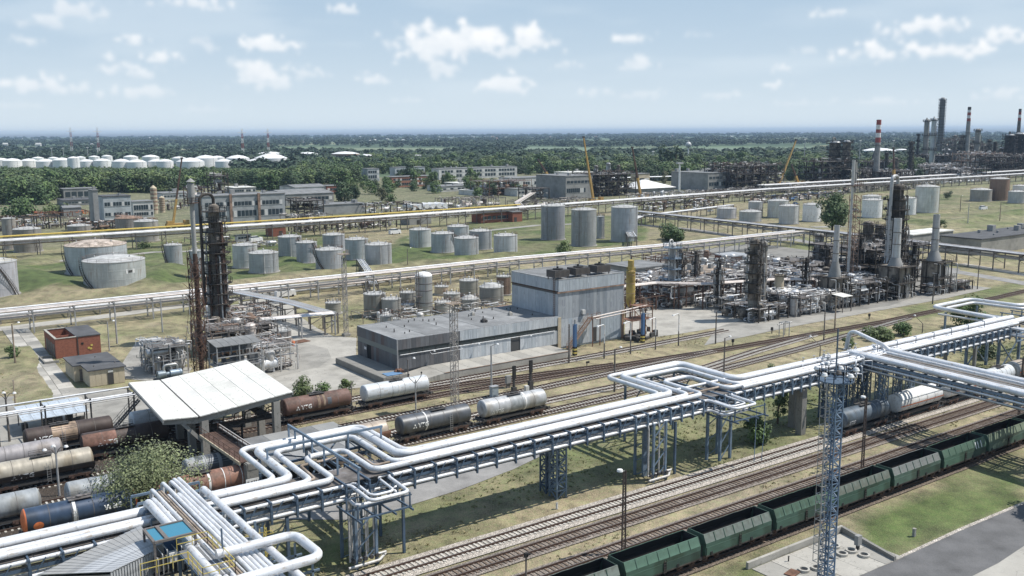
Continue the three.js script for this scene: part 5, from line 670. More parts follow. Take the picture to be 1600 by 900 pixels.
{ // white butterfly canopy over the tracks
 const t = thing('track_canopy', 'white butterfly roof canopy on concrete frames standing over the tracks', 'canopy', [44,0,-140]);
 const F = [[34.3,8.05,-128.6],[39.1,7.65,-128.6],[52.8,8.9,-128.6]],B = [[35.6,8.15,-151.3],[40.3,7.85,-151.3],[54.3,9.05,-151.3]],P = (f, i, u) => { const a = [0,1,2].map((k) => lerp(F[i][k],F[i + 1][k], u)), b = [0,1,2].map((k) => lerp(B[i][k],B[i + 1][k], u)); return [0,1,2].map((k) => lerp(a[k], b[k], f)); };
 const vs = [M.sheetRoof, mat([.77,.77,.735],.7,0, { map: T.concrete }), mat([.83,.83,.81],.7,0, { map: T.concrete })]; let n = 0;
 for (const [i, nu] of [[0,2],[1,5]]) for (let a = 0; a < nu; a++) for (let b = 0; b < 1; b++) { const q = (u, f, d) => { const p = P(f, i, u); return [p[0], p[1] + d, p[2]]; }, e = .0025, u0 = a / nu + e, u1 = (a + 1) / nu - e, f0 = .0, f1 = 1, o = .02 * hash2(a, b, 3); new MB().hex([q(u0, f0,-.12), q(u1, f0,-.12), q(u1, f1,-.12), q(u0, f1,-.12)],[q(u0, f0, o), q(u1, f0, o), q(u1, f1, o), q(u0, f1, o)]).build('roof_panel', vs[n++ % 3], t); }
 { const m = new MB(); m.beam([39.1,7.62,-128.4],[40.3,7.82,-151.4],.22,.12); m.build('valley_gutter', M.dark, t); }
 for (const f of [.03,.36,.68,.97]) { const m = new MB(); const a = P(f, 0,0), b = P(f, 1,0), c = P(f, 1,1); m.beam([a[0] + .1, a[1] - .5, a[2]],[b[0], b[1] - .75, b[2]],.4,.75); m.beam([b[0], b[1] - .75, b[2]],[c[0] - .1, c[1] - .5, c[2]],.4,.8); m.build('roof_beam', M.concrete, t); const g = P(f, 1,.06), h = P(f, 1,.82); for (const p of [g, h]) new MB().beam([p[0],0, p[2]],[p[0], p[1] - .9, p[2]],.95,.95).build('column', M.concrete, t); new MB().beam([g[0],3.4, g[2]],[g[0] - 3,6.9, g[2]],.35,.5).build('brace', M.concrete, t); }
 for (const u of [0,.999]) for (const i of u ? [1] : [0]) { const a = P(0, i, u), b = P(1, i, u); new MB().beam([a[0], a[1] - .28, a[2]],[b[0], b[1] - .28, b[2]],.2,.4).build('fascia', M.wallGrey, t); }
 const w = thing('loading_gantry', 'dark steel loading gantry with railings beneath the white canopy', 'gantry', [46,0,-138]); { const m = new MB(); m.box(46,4.9,-131.5,12,.2,1.6); m.box(46,4.9,-145,12,.2,1.6); m.box(50,4.9,-138,1.6,.2,12); m.rail([[40,5,-130.8],[52,5,-130.8]],1.1,.06,1.4); m.rail([[40,5,-145.8],[52,5,-145.8]],1.1,.06,1.4); m.rail([[50.8,5,-144],[50.8,5,-132]],1.1,.06,1.4); for (const x of [41,46,51]) for (const z of [-131.5,-145]) m.beam([x, 0, z],[x, 4.9, z],.25); for (let k = 0; k < 7; k++) m.pipe([[41 + k * 1.6,6.4,-131.6],[41 + k * 1.6,5.6,-133.6],[41 + k * 1.6,4.4,-134.2]],.09, { seg: 6 }); m.build('frame', M.sootDark, w); const s = new MB(); for (const z of [-130.9]) { s.span(42.4,52.6,1.2,2.2, z - .2, z + .2); } s.build('platform_beam', M.concrete, w); }
}
{ // gangway and low roof towards the pipe loops
 const t = thing('rusty_gangway', 'rusty brown gangway running from the canopy to the pipe loops', 'gangway', [40.5,0,-120.5]);
 const A = [40.0,5.4,-127.6],B = [40.8,5.0,-114.4]; new MB().hex([[A[0] - 1.2,A[1] - .12,A[2]],[B[0] - 1.2,B[1] - .12,B[2]],[B[0] + 1.2,B[1] - .12,B[2]],[A[0] + 1.2,A[1] - .12,A[2]]],[[A[0] - 1.2,A[1],A[2]],[B[0] - 1.2,B[1],B[2]],[B[0] + 1.2,B[1],B[2]],[A[0] + 1.2,A[1],A[2]]]).build('deck', M.rustDark, t);
 for (const s of [-1.25,1.25]) { new MB().beam([A[0] + s, A[1] - .2,A[2]],[B[0] + s, B[1] - .2,B[2]],.14,.4).build('edge_beam', s < 0 ? M.cream : M.rustDark, t); new MB().rail([[A[0] + s, A[1],A[2]],[B[0] + s, B[1],B[2]]],1.1,.06,1.6).build('railing', M.rustDark, t); } for (const d of [.5,.9]) new MB().pipe([[A[0] + 1.5,A[1] + d, A[2]],[B[0] + 1.5,B[1] + d, B[2]]],.1, { seg: 8 }).build('hand_pipe', M.pipeDull, t);
 new MB().box(B[0],2.4,B[2] + .4,1.5,4.8,1.2).build('pier', M.darkConcrete, t); new MB().box(B[0] + 1.2,4.5,B[2] + .3,3.6,.8,1.5).build('pier_cap', M.darkConcrete, t);
 const s = thing('warning_sign', 'white board with two lines of dark letters on the gangway pier', 'sign', [40.6,0,-113.1]); new MB().box(40.6,2.3,-113.1,1.7,1.5,.05).build('board', M.white, s); { let y = 2.5; for (const [txt, sz] of [['7.TTM', .42],['W. R.', .42]]) { const g = new THREE.ShapeGeometry(font.generateShapes(txt, sz),3),P = g.attributes.position, m = new MB(); for (let k = 0; k < P.count; k++) m.vert(39.85 + P.getX(k), y - .06 + P.getY(k) - .1,-113.068,0,0,1,0,0); m.i.push(...g.index.array); m.build('lettering', M.black, s); y -= .6; } } new MB().beam([40.6,0,-113.16],[40.6,1.6,-113.16],.1).build('post', M.steel, s);
 const r = thing('low_track_roof', 'low flat grey canopy roof partly hidden under the first pipe loop', 'canopy', [49,0,-119]); for (let k = 0; k < 4; k++) new MB().hex([[43.2 + k * 3.6,4.1,-112.6],[46.75 + k * 3.6,4.1,-112.6],[46.75 + k * 3.6,4.1,-125.5],[43.2 + k * 3.6,4.1,-125.5]],[[43.2 + k * 3.6,4.3,-112.6],[46.75 + k * 3.6,4.3,-112.6],[46.75 + k * 3.6,4.3,-125.5],[43.2 + k * 3.6,4.3,-125.5]]).build('roof_panel', k % 2 ? M.wallGrey : M.roofGrey, r); new MB().span(43,57.8,3.8,4.2,-112.6,-112.35).build('edge', M.cream, r); for (const x of [44,50,57]) for (const z of [-113,-125]) new MB().beam([x, 0, z],[x, 4.1, z],.35).build('post', M.darkConcrete, r);
}
{ // pipe walkway along the left tracks, blue roofed shelter below it, stair
 const t = thing('left_pipe_rack', 'slim pipe rack on dark posts behind the tank wagons at left', 'pipe rack', [20,0,-154]);
 for (const [y, z, r, m] of [[5.6,-154.2,.2,M.pipe],[5.5,-153.7,.12,M.pipe],[5.9,-157.4,.14,M.pipe],[5.2,-153.6,.07,M.pipeDull]]) new MB().pipe([[-10, y, z],[37.6, y, z]], r, { seg: 10, joint: 6 }).build('pipe', m, t); for (let x = -8; x < 38; x += 6.4) { new MB().beam([x, 0,-153.9],[x, 5.9,-153.9],.22).build('post', M.dark, t); new MB().beam([x, 0,-157.4],[x, 5.9,-157.4],.2).build('post', M.dark, t); new MB().beam([x, 5.35,-153.5],[x, 5.6,-157.6],.16).build('crossbar', M.dark, t); }
 const s = thing('open_shelter', 'open shelter with pale blue sheet roof below the slim pipe rack', 'shelter', [26,0,-163]); for (let k = 0; k < 6; k++) new MB().hex([[21.6 + k * 1.6,2.4,-159.5],[23.15 + k * 1.6,2.4,-159.5],[23.15 + k * 1.6,3.0,-167],[21.6 + k * 1.6,3.0,-167]],[[21.6 + k * 1.6,2.48,-159.5],[23.15 + k * 1.6,2.48,-159.5],[23.15 + k * 1.6,3.08,-167],[21.6 + k * 1.6,3.08,-167]]).build('roof_sheet', mat([.50,.56,.62],.5,.1, { map: T.clad }), s); for (const x of [22,26,30.6]) for (const [z, h] of [[-160,2.4],[-166.6,2.95]]) new MB().beam([x, 0, z],[x, h, z],.16).build('post', M.steel, s); { const r = rng(44), m = new MB(); for (let k = 0; k < 12; k++) m.box(22 + 8.5 * r(),.6,-166 + 5 * r(),.6 + .8 * r(),1.2,.5 + .6 * r()); m.build('machinery', M.dark, s).userData.kind = 'stuff'; }
 const l = thing('steel_stair', 'dark steel stair rising towards the back edge of the canopy', 'stair', [35,0,-151.5]); { const m = new MB(); for (const z of [-151.2,-150.2]) { m.beam([31.5,.2, z],[36.8,5.4, z],.1,.24); m.rail([[31.5,.3, z],[36.8,5.5, z]],1,.05,1.4); } for (let k = 0; k < 20; k++) m.box(31.7 + k * .26,.45 + k * .25,-150.7,.26,.04,.95); m.build('flight', M.steel, l); }
}
// walled concrete pit pad at lower right with manholes
{
 const t = thing('manhole_pad', 'sunken concrete pad with low walls and round manholes beside the asphalt road', 'concrete pad', [84,0,-59]);
 for (let i = 0; i < 5; i++) for (let j = 0; j < 2; j++) new MB().span(76.4 + i * 3.1,79.44 + i * 3.1,-.02,.06 + .015 * ((i + j) % 2),-63.2 + j * 3.9,-59.36 + j * 3.9).build('slab', [M.paleConcrete, M.concrete][(i * 2 + j) % 3 ? 0 : 1], t);
 new MB().span(76,92.4,0,.75,-63.7,-63.35).build('wall', M.paleConcrete, t); new MB().hex([[92,0,-63.3],[92.4,0,-63.3],[90.6,0,-55.4],[90.2,0,-55.4]].reverse(),[[92,.75,-63.3],[92.4,.75,-63.3],[90.6,.5,-55.4],[90.2,.5,-55.4]].reverse()).build('wall', M.darkConcrete, t);
 for (const [px, py] of [[1316,868],[1350,870],[1304,856],[1256,893],[1296,876],[1330,863],[1298,897],[1276,890]]) { const p = at(px, py); const m = new MB(); m.lathe(p[0],.05, p[2],[[.62,0],[.62,.28],[.42,.3],[.42,.05]],16); m.build('manhole_ring', M.paleConcrete, t); new MB().cyl([p[0],.06, p[2]],[p[0],.14, p[2]],.42,.42,14).build('manhole_cover', M.dark, t); }
 { const p = at(1238,897); new MB().box(p[0],.14, p[2],1.6,.1,1.1,.2).build('rusty_hatch', M.rust, t); }
 const c = thing('control_box', 'small grey control box on a post at the manhole pad', 'control box', at(1340,859)), p = at(1340,859); new MB().box(p[0],1.15, p[2],.7,1.1,.5).build('cabinet', M.wallGrey, c); new MB().beam([p[0],0, p[2]],[p[0],.65, p[2]],.3).build('post', M.dark, c);
 const k = at(1232,878), s = thing('pad_marker', 'short black marker post standing on the manhole pad', 'marker post', k); new MB().cyl([k[0],0, k[2]],[k[0],.6, k[2]],.07,.07,8).build('post', M.black, s); new MB().cyl([k[0],.6, k[2]],[k[0],.66, k[2]],.1,.1,8).build('cap', M.dark, s);
}
// railway signals, relay boxes, small posts
function simplePost(name, label, cat, px, py, h, parts, group) { const p = at(px, py), t = thing(name, label, cat, p, group); for (const [n, f, m] of parts) { const b = new MB(); f(b, p[0], p[2], h); b.build(n, m, t); } return t; }
simplePost('signal_post', 'left one of two black railway signals behind the silvery tank wagon', 'signal', 803,622,5.2,[['post', (b, x, z, h) => { b.beam([x, 0, z],[x, h, z],.34); b.box(x, 1, z, .8,2,.7); }, M.dark],['signal_head', (b, x, z, h) => b.box(x, h - .5, z + .1,.6,2.2,.34),M.black]]);
simplePost('signal_post', 'right one of two black railway signals behind the silvery tank wagon', 'signal', 829,612,5.2,[['post', (b, x, z, h) => { b.beam([x, 0, z],[x, h, z],.34); b.box(x, 1, z, .8,2,.7); }, M.dark],['signal_head', (b, x, z, h) => b.box(x, h - .5, z + .1,.6,2.2,.34),M.black]]);
simplePost('relay_box', 'grey relay cabinet on legs left of the black signals', 'cabinet', 794,606,2.4,[['cabinet', (b, x, z) => b.box(x, 1.6, z, 1,1.4,.6),M.wallGrey],['legs', (b, x, z) => { b.box(x, .5, z, .7,1,.3); }, M.steel]]);
simplePost('relay_box', 'bluish relay cabinet at the foot of the tall dark lamp post', 'cabinet', 772,622,2.2,[['cabinet', (b, x, z) => b.box(x, 1.1, z, 1.3,2.0,.9), wm([.36,.42,.46])],['roof', (b, x, z) => b.box(x, 2.15, z, 1.5,.1,1.1),M.galv]]);
simplePost('relay_box', 'pale cabinet between the two black railway signals', 'cabinet', 823,616,1.6,[['cabinet', (b, x, z) => b.box(x, .8, z, .7,1.5,.6),M.wallWhite],['plinth', (b, x, z) => b.box(x, .1, z, .9,.2,.8),M.concrete]]);
simplePost('track_marker', 'small white bollard on the grass beside the pale track', 'bollard', 870,795,.8,[['post', (b, x, z) => b.cyl([x, 0, z],[x, .75, z],.16,.14,10),M.white],['cap', (b, x, z) => b.cyl([x, .75, z],[x, .82, z],.19,.1,10),M.wallGrey]]);
simplePost('signal_post', 'slim dark signal post at the lower edge between the gravel tracks', 'signal', 822,904,2.6,[['post', (b, x, z, h) => b.beam([x, 0, z],[x, h, z],.14),M.steel],['signal_head', (b, x, z, h) => { b.box(x, h, z, .36,.5,.3); b.cyl([x + .1, h + .1, z + .1],[x + .4, h + .1, z + .2],.12,.14,8); }, M.black]]);
simplePost('dwarf_signal', 'small dark dwarf signal on the dry grass left of the building pipes', 'signal', 917,573,1.1,[['post', (b, x, z) => b.beam([x, 0, z],[x, .9, z],.12),M.dark],['signal_head', (b, x, z) => b.box(x + .2,.9, z, .7,.34,.3),M.black]]);
for (const [px, py, k] of [[1145,540, 'nearest the open concrete yard'],[1206,521, 'midway along the curving track'],[1358,499, 'farthest along the curving track']]) simplePost('dwarf_signal', 'small dark dwarf signal ' + k, 'signal', px, py, 1.1,[['post', (b, x, z) => b.beam([x, 0, z],[x, .9, z],.16),M.dark],['signal_head', (b, x, z) => b.box(x, 1.1, z, .5,.7,.36),M.black]]);
simplePost('traffic_box', 'squat concrete post on the green verge by the asphalt road', 'post', 1428,838,.9,[['post', (b, x, z) => b.box(x, .45, z, .3,.9,.3),M.wallGrey],['cap', (b, x, z) => b.box(x, .93, z, .36,.06,.36),M.concrete]]);

// lamp posts and bare poles: [foot x, foot y, row of the top, kind, label]
const lampSpots = [[768,612,540, 'hook', 'tall dark lamp post in front of the pale section of the hall'],[650,648,594, 'branch', 'dark lamp post with three bare arms beside the pale grey tank wagon'],[638,605,562, 'hook', 'dark lamp post with white lamp at the left end of the metal hall'],[944,560,507, 'goose', 'white goose neck lamp on grey post, left of three before the tall block'],[985,553,502, 'goose', 'white goose neck lamp on grey post, middle of three before the tall block'],[1024,546,496, 'goose', 'white goose neck lamp on grey post, right of three near the blue post'],[1060,540,490, 'goose', 'goose neck lamp post standing alone before the open concrete yard'],[889,567,507, 'pole', 'bare dark pole at the right end of the loading dock'],[1118,537,487, 'pole', 'bare dark pole at the edge of the open concrete yard'],[960,612,545, 'hook', 'dark lamp post left of the second pipe loop'],[1131,582,528, 'hook', 'dark lamp post right behind the second pipe loop'],[1287,533,486, 'pole', 'dark pole on dry grass left of the steel pipe stand'],[1304,517,463, 'pole', 'dark pole in front of the rusty lattice mast'],[1457,475,430, 'pole', 'dark pole before the rightmost furnace'],[1281,558,540, 'slant', 'short post with slanting lamp arm left of the crossing bridge'],[1441,520,506, 'slant', 'short post with slanting lamp arm beyond the green bushes'],[93,776,699, 'triple', 'grey lamp post with three white lamps among the left tank wagons'],[24,568,506, 'hook', 'thin rusty lamp post beside the slab path at the left edge'],[171,548,503, 'hook', 'grey lamp post with white lamp right of the brick hut'],[183,537,478, 'pole', 'thin grey pole on the dry grass right of the brick hut'],[254,519,467, 'pole', 'pale concrete pole in front of the long mid pipe rack'],[550,645,600, 'pole', 'dark pole with white collar right of the canopy'],[24,632,595, 'pole', 'thin yellowish pole at the left edge near the slim pipe rack'],[15,690,615, 'triple', 'lamp post with white lamps at the left edge behind the pipe rack'],[1381,455,400, 'pole', 'thin pole between the middle and right furnaces'],[1527,452,415, 'pole', 'dark pole by the road at the right edge'],[1500,331,306, 'hook', 'thin lamp post on the far grass near the right tanks'],[1512,350,318, 'pole', 'thin pole on the far grass beside the pale path'],[1562,345,315, 'pole', 'thin pole in front of the brown rusty tank'],[716,400,372, 'hook', 'thin lamp post among the middle storage tanks'],[637,416,388, 'hook', 'thin lamp post on the bank left of the middle tanks'],[1364,340,318, 'hook', 'lamp post in front of the white right hand tanks']];
for (const [px, py, top, kind, label] of lampSpots) {
 const p = at(px, py), h = tallAt(p, top),[x, , z] = p, rustish = /rusty|yellowish/.test(label), t = thing('lamp_post', label, kind === 'pole' ? 'pole' : 'lamp post', p), m = new MB(), w = Math.max(.09, h * .016);
 m.cyl([x, 0, z],[x, kind === 'goose' ? h * .45 : h, z], w * 1.5, w, 8); m.build('pole', /pale|grey/.test(label) && kind !== 'goose' ? M.galv : rustish ? M.pipeTan : M.steel, t);
 const a = new MB(), l = new MB(), lamp = (X, Y, Z) => l.lathe(X, Y, Z, [[.02,.26],[.2,.2],[.3,0],[.02,-.03]],8);
 if (kind === 'goose') { a.pipe([[x, h * .42, z],[x, h - .3, z],[x - .4, h, z + .1],[x - 1.9, h - .1, z + .2]],.11, { bend: .5, seg: 8 }); lamp(x - 2, h - .2, z + .2); }
 else if (kind === 'hook') { a.beam([x, h - .1, z],[x + 1.1, h + .25, z + .2],.07); lamp(x + 1.2, h + .1, z + .2); }
 else if (kind === 'slant') { a.beam([x, h, z],[x - 2.9, h + 2.2, z - .3],.1); lamp(x - 3, h + 2.2, z - .3); }
 else if (kind === 'branch') { a.pipe([[x, h - .6, z],[x - 1.1, h + .5, z],[x - 1.2, h + 1, z]],.06, { seg: 6 }); a.pipe([[x, h - .6, z],[x + 1.1, h + .5, z],[x + 1.2, h + 1, z]],.06, { seg: 6 }); l.cyl([x - 1.2, h + 1, z],[x - 1.2, h + 1.25, z],.16,.12,8); l.cyl([x + 1.2, h + 1, z],[x + 1.2, h + 1.25, z],.16,.12,8); }
 else if (kind === 'triple') { for (const [dx, dz] of [[-1.3,.2],[1.2,.3],[-.1,-.8]]) { a.pipe([[x, h - 1, z],[x + dx * .4, h - .1, z + dz * .4],[x + dx, h, z + dz]],.06, { seg: 6, bend: .4 }); lamp(x + dx, h - .1, z + dz); } }
 else { a.cyl([x, h, z],[x, h + .08, z], w * 1.4, w * 1.1,8); if (h > 5) for (const y of [.86,.93]) a.beam([x - .35, h * y, z],[x + .35, h * y, z],.06); }
 a.build(kind === 'pole' ? 'crossarm' : 'arm', kind === 'goose' ? M.white : M.steel, t); if (l.p.length) l.build('lamp', kind === 'branch' ? M.dark : M.white, t);
}
{ // two slender lattice masts that rise before the hall and the tank yard
 for (const [px, py, top, label, w] of [[711,642,474, 'slender grey lattice mast in front of the metal hall', .95],[541,525,397, 'slender grey lattice mast beside the small tank yard', .8]]) { const p = at(px, py), h = tallAt(p, top), t = thing('lattice_mast', label, 'lattice mast', p); new MB().truss(p, [p[0], h, p[2]], w, w, Math.round(h / .95),.06).build('lattice', mat([.30,.28,.26],.7,.2), t); const m = new MB(); m.box(p[0], h, p[2],2.2,.12,2.2); m.rail([[p[0] - 1, h, p[2] + 1],[p[0] + 1, h, p[2] + 1],[p[0] + 1, h, p[2] - 1]],.9,.05,1); m.build('head_platform', M.pipeTan, t); const c = new MB(); c.box(p[0],.3, p[2],1.5,.6,1.5); c.build('footing', M.concrete, t); }
}
// ------------------------------------------------------------------ storage tanks: [middle column, front foot row, width, row of the rim at its sides], all read off the photograph as places on the ground
const shades = new Map();
function shade(m, px) { const k = px % 5, key = m.uuid + k; if (!shades.has(key)) { const c = m.clone(), f = [.86,.95,1,1.07,1.13][k]; c.color.setRGB(m.color.r * f, m.color.g * f * (k === 1 ? .97 : 1), m.color.b * f * (k === 3 ? .95 : 1)); shades.set(key, c); } return shades.get(key); }
function tank(label, px, py, w, ty, m, o = {}) {
 if (m !== M.tankWhite) m = shade(m, Math.abs(Math.round(px * 7 + py * 3)));
 const p = at(px, py), d0 = depthAt(p), dist = Math.hypot(p[0], p[2]); let r = w / 2 / 1500 * d0; r *= 1 + r / dist;
 const x = p[0] * (1 + r / dist), z = p[2] * (1 + r / dist), h = Math.max(2.5, tallAt([x, 0, z], ty)), t = thing('storage_tank', label, o.cat || 'storage tank', [x, 0, z], o.group), seg = r > 5 ? 40 : 28, roofH = o.roof === undefined ? r * .16 : o.roof;
 { const b = new MB().lathe(x, 0, z, [[r, 0],[r, h]], seg), k = px * .37; b.u = b.u.map((v, j) => j % 2 ? v : v + k); b.build('shell', m, t); }
 new MB().lathe(x, h, z, [[r + .06,-.25],[r + .1,0],[r * .98,.06],[r * .5, roofH * .72],[.01, roofH]], seg).build('roof', o.roofMat || M.tankRoof, t);
 { const b = new MB(); b.lathe(x, 0, z, [[r + .5,0],[r + .5,.25],[r, .27]], seg); b.build('foundation', M.concrete, t); }
 { const b = new MB(), n = Math.max(2,Math.round(h / 2.4)); for (let k = 1; k < n; k++) b.lathe(x, h * k / n, z, [[r, 0],[r + .035,.02],[r + .035,.1],[r, .12]], seg); if (b.p.length) b.build('stiffening_rings', m, t).userData.kind = 'stuff'; }
 if (o.rail !== false) { const q = []; for (let k = 0; k <= 16; k++) q.push([x + r * Math.cos(k * Math.PI / 8), h + .05, z + r * Math.sin(k * Math.PI / 8)]); new MB().rail(o.arc ? q.slice(3,10) : q, 1.0,.05, r * .4).build('railing', o.railMat || M.rust, t); }
 if (o.stair !== false) { const s = new MB(), a0 = o.a0 || 2.0, sw = o.sw || .9, n = 14; for (let k = 0; k < n; k++) { const q = (f, R, y) => [x + R * Math.cos(a0 + sw * f), y, z + R * Math.sin(a0 + sw * f)], f = k / n, g = (k + 1) / n, y = h * f, Y = h * g; s.beam(q(f, r + .12, y), q(g, r + .12,Y),.1,.22); s.beam(q(f, r + .85, y), q(g, r + .85,Y),.1,.22); s.beam(q(f, r + .85, y + 1), q(g, r + .85,Y + 1),.07); s.beam(q(f, r + .85, y), q(f, r + .85, y + 1),.06); s.beam(q(f, r + .1, y + .1), q(f, r + .85, y + .1),.25,.05); } s.build('spiral_stair', M.sootDark, t); }
 else if (h > 3) { const l = new MB(), a = o.a0 || 1.2,X = x + (r + .2) * Math.cos(a),Z = z + (r + .2) * Math.sin(a); for (const d of [-.22,.22]) l.beam([X + d, 0,Z],[X + d, h + 1,Z],.07); for (let y = .5; y < h; y += .5) l.beam([X - .22, y, Z],[X + .22, y, Z],.05); l.build('ladder', M.steel, t); }
 { const v = new MB(); v.cyl([x, h + roofH - .05, z],[x, h + roofH + .5, z],.18,.18,8); v.cyl([x, h + roofH + .5, z],[x, h + roofH + .6, z],.3,.2,8); for (const a of [.8,3.4]) v.cyl([x + r * .6 * Math.cos(a), h + roofH * .5, z + r * .6 * Math.sin(a)],[x + r * .6 * Math.cos(a), h + roofH * .5 + .7, z + r * .6 * Math.sin(a)],.2,.2,8); v.build('roof_vents', M.pipeDull, t).userData.kind = 'stuff'; }
 if (o.pipes) { const q = new MB(), a = 1.9; q.pipe([[x + (r + .25) * Math.cos(a), h, z + (r + .25) * Math.sin(a)],[x + (r + .25) * Math.cos(a),.6, z + (r + .25) * Math.sin(a)],[x + (r + 4) * Math.cos(a),.6, z + (r + 4) * Math.sin(a)]],.13, { seg: 8 }); q.build('downpipe', M.pipeDull, t); }
 if (o.plate) { const a = o.plate, s = new MB(); const q = (da, y) => [x + (r + .05) * Math.cos(a + da), y, z + (r + .05) * Math.sin(a + da)]; s.quad(q(1.4 / r, h * .55), q(-1.4 / r, h * .55), q(-1.4 / r, h * .55 + 1.3), q(1.4 / r, h * .55 + 1.3)); s.build('number_plate', M.white, t); const k = new MB(); const e = (da, y) => [x + (r + .08) * Math.cos(a + da), y, z + (r + .08) * Math.sin(a + da)]; k.quad(e(.6 / r, h * .55 + .3), e(-.6 / r, h * .55 + .3), e(-.6 / r, h * .55 + 1), e(.6 / r, h * .55 + 1)); k.build('plate_print', M.dark, t); }
 return t;
}
const tg = [M.tank, mat([.54,.56,.575],.55,.15, { map: T.plate }), mat([.46,.485,.505],.55,.15, { map: T.plate })];
tank('big grey tank with spiral stair and white number plate, front one of the left pair', 181,452,91,405,M.tank, { a0: 2.5, sw: 1.0, plate: 1.28 });
tank('big grey tank with pale domed roof just behind the one with the number plate', 153,431,90,381, tg[2], { a0: 2.6, roofMat: mat([.62,.56,.49],.7,.05, { map: T.rust }) });
tank('grey tank with yellowish top rail cut by the left edge', -6,466,66,408, tg[1], { a0: .7, sw: .9, railMat: M.yellow });
tank('grey tank left of the rusty stack in the tank field', 272,417,27,382,M.tank, { a0: 2.4 });
tank('lower grey tank behind the rusty stack and the black column', 310,434,24,391, tg[2], { a0: 2.2, roofMat: M.tankRoof });
tank('grey tank just right of the black column, back row', 384,420,38,382, tg[1], { stair: false });
tank('grey tank right of the black column, front row', 413,428,45,394,M.tank, { stair: false, pipes: 1 });
tank('grey tank with rusty streaked right side in the left cluster', 454,404,36,369, tg[2], { a0: .4, pipes: 1 });
tank('grey tank between the rusty streaked one and the numbered front one', 480,412,32,378,M.tank, { a0: .5 });
tank('grey tank with stair on its left, front row of the left cluster', 515,425,42,389, tg[1], { a0: 2.3, sw: 1.1 });
tank('grey tank behind the front row of the left cluster, half hidden', 522,394,34,366, tg[2], { stair: false });
tank('taller grey tank second from the right in the left cluster', 558,407,36,373,M.tank, { stair: false });
tank('grey tank at the right end of the left cluster', 592,417,41,381, tg[1], { stair: false, pipes: 1 });
tank('grey tank with ladder at the left end of the middle cluster', 657,388,34,358, tg[1], { stair: false, a0: 2.2 });
tank('grey tank second from left in the middle cluster', 692,396,36,364,M.tank, { a0: .3 });
tank('grey tank front centre of the middle cluster', 729,403,38,371,M.tank, { stair: false });
tank('grey tank back centre of the middle cluster, dark gap at its right', 716,379,34,353, tg[2], { stair: false });
tank('grey tank behind and right of the front centre one in the middle cluster', 751,391,35,360, tg[2], { stair: false });
tank('grey tank at the right end of the middle cluster', 790,398,37,367, tg[1], { stair: false });
tank('tall grey tank with dark streaks, left of the three tall ones', 864,376,37,321, wm([.34,.36,.37],.55,.15,T.plate), { stair: false, a0: 2.7, railMat: M.galv });
tank('tall grey tank with the most rust stain, middle of the three tall ones', 912,386,39,327, wm([.36,.37,.365],.6,.1,T.plate), { stair: false, a0: 2.6 });
tank('clean pale blue grey tall tank, right of the three tall ones', 975,379,41,323, wm([.46,.49,.52],.5,.15,T.plate), { stair: false, railMat: M.galv });
tank('slim grey tank between the middle and right tall tanks', 938,373,12,338, tg[1], { stair: false });
tank('low pale tank at the left of the right hand tank field', 1135,342,30,325,M.tankPale, { stair: false });
tank('low pale tank in front of the taller one beside the parked cars', 1172,347,34,330,M.tankPale, { stair: false });
tank('taller pale tank behind a low one beside the parked cars', 1180,340,22,315,M.tankPale, { stair: false });
tank('pale tank left of the big leafy tree, back one', 1215,341,32,313,M.tankPale, { stair: false });
tank('pale streaky tank left of the big leafy tree, front one', 1232,351,30,321,M.tankPale, { stair: false, pipes: 1 });
tank('white tank partly hidden by the left side of the big leafy tree', 1268,347,28,319,M.tankWhite, { stair: false });
tank('white tank right of the big leafy tree, front one', 1362,341,30,312,M.tankWhite, { stair: false });
tank('white tank peeping over the front one right of the leafy tree', 1361,332,28,306,M.tankWhite, { stair: false });
tank('white tank just right of the main dark tower', 1418,336,24,309,M.tankWhite, { stair: false });
tank('tall pale tank with half dull lower shell right of the main tower', 1447,333,35,291,M.tankPale, { stair: false });
tank('pale stained tank left of the big brown rusty tank', 1532,315,31,296,M.tankDull, { stair: false });
tank('big brown rusty tank near the right edge', 1560,314,28,279,M.tankRusty, { stair: false });
tank('pale tank at the right edge beside the brown rusty tank', 1588,318,25,299,M.tankPale, { stair: false, pipes: 1 });
tank('small pale tank behind those at the right edge', 1592,312,20,290,M.tankWhite, { stair: false });
// old grey and rusty tanks at the far left
tank('old grey tank with pale lid at left under the yellow piped rack', 45,395,40,357,M.tankDull, { stair: false });
tank('old grey tank left behind the one with the pale lid', 17,390,20,341,M.tankDull, { stair: false });
tank('old rusty topped tank in front of the bluish white building', 203,370,40,340,M.tankDull, { stair: false, roofMat: M.rustPale });
tank('old grey tank right of the rusty topped one behind the yellow piped rack', 230,378,36,345,M.tankDull, { stair: false });
tank('rust lidded tank left behind the two old grey ones', 192,362,18,337,M.tankDull, { stair: false, roofMat: M.rustPale });
tank('squat old tank with dirty lid left of the yellow crane', 124,366,34,352,M.tankDull, { stair: false });
// the small tank yard behind the hall
const yg = [wm([.36,.355,.33],.7,.1,T.plate), wm([.42,.415,.39],.65,.1,T.plate), wm([.32,.31,.285],.75,.1,T.plate)];
tank('tall grey brown tank with flat railed lid at the left of the small tank yard', 586,497,34,458, yg[2], { stair: false, roof: .2, railMat: M.steel });
tank('grey tank with domed lid in front of the flat lidded one in the small yard', 612,500,30,466, yg[0], { stair: false, railMat: M.steel });
tank('small tank with white lid behind the front ones in the small yard', 637,482,24,456, yg[1], { stair: false });
tank('squat pale lidded tank left of the silver vessel', 637,494,22,475, yg[1], { stair: false });
tank('squat pale lidded tank right of the silver vessel', 692,490,26,471, yg[1], { stair: false });
tank('grey tank with bright cone lid right front of the small yard', 734,487,29,466, yg[0], { stair: false, roof: 1.0 });
tank('large grey tank with pale lid next to the tall metal block', 768,478,38,447, yg[0], { stair: false, roof: 1.1, railMat: M.galv });
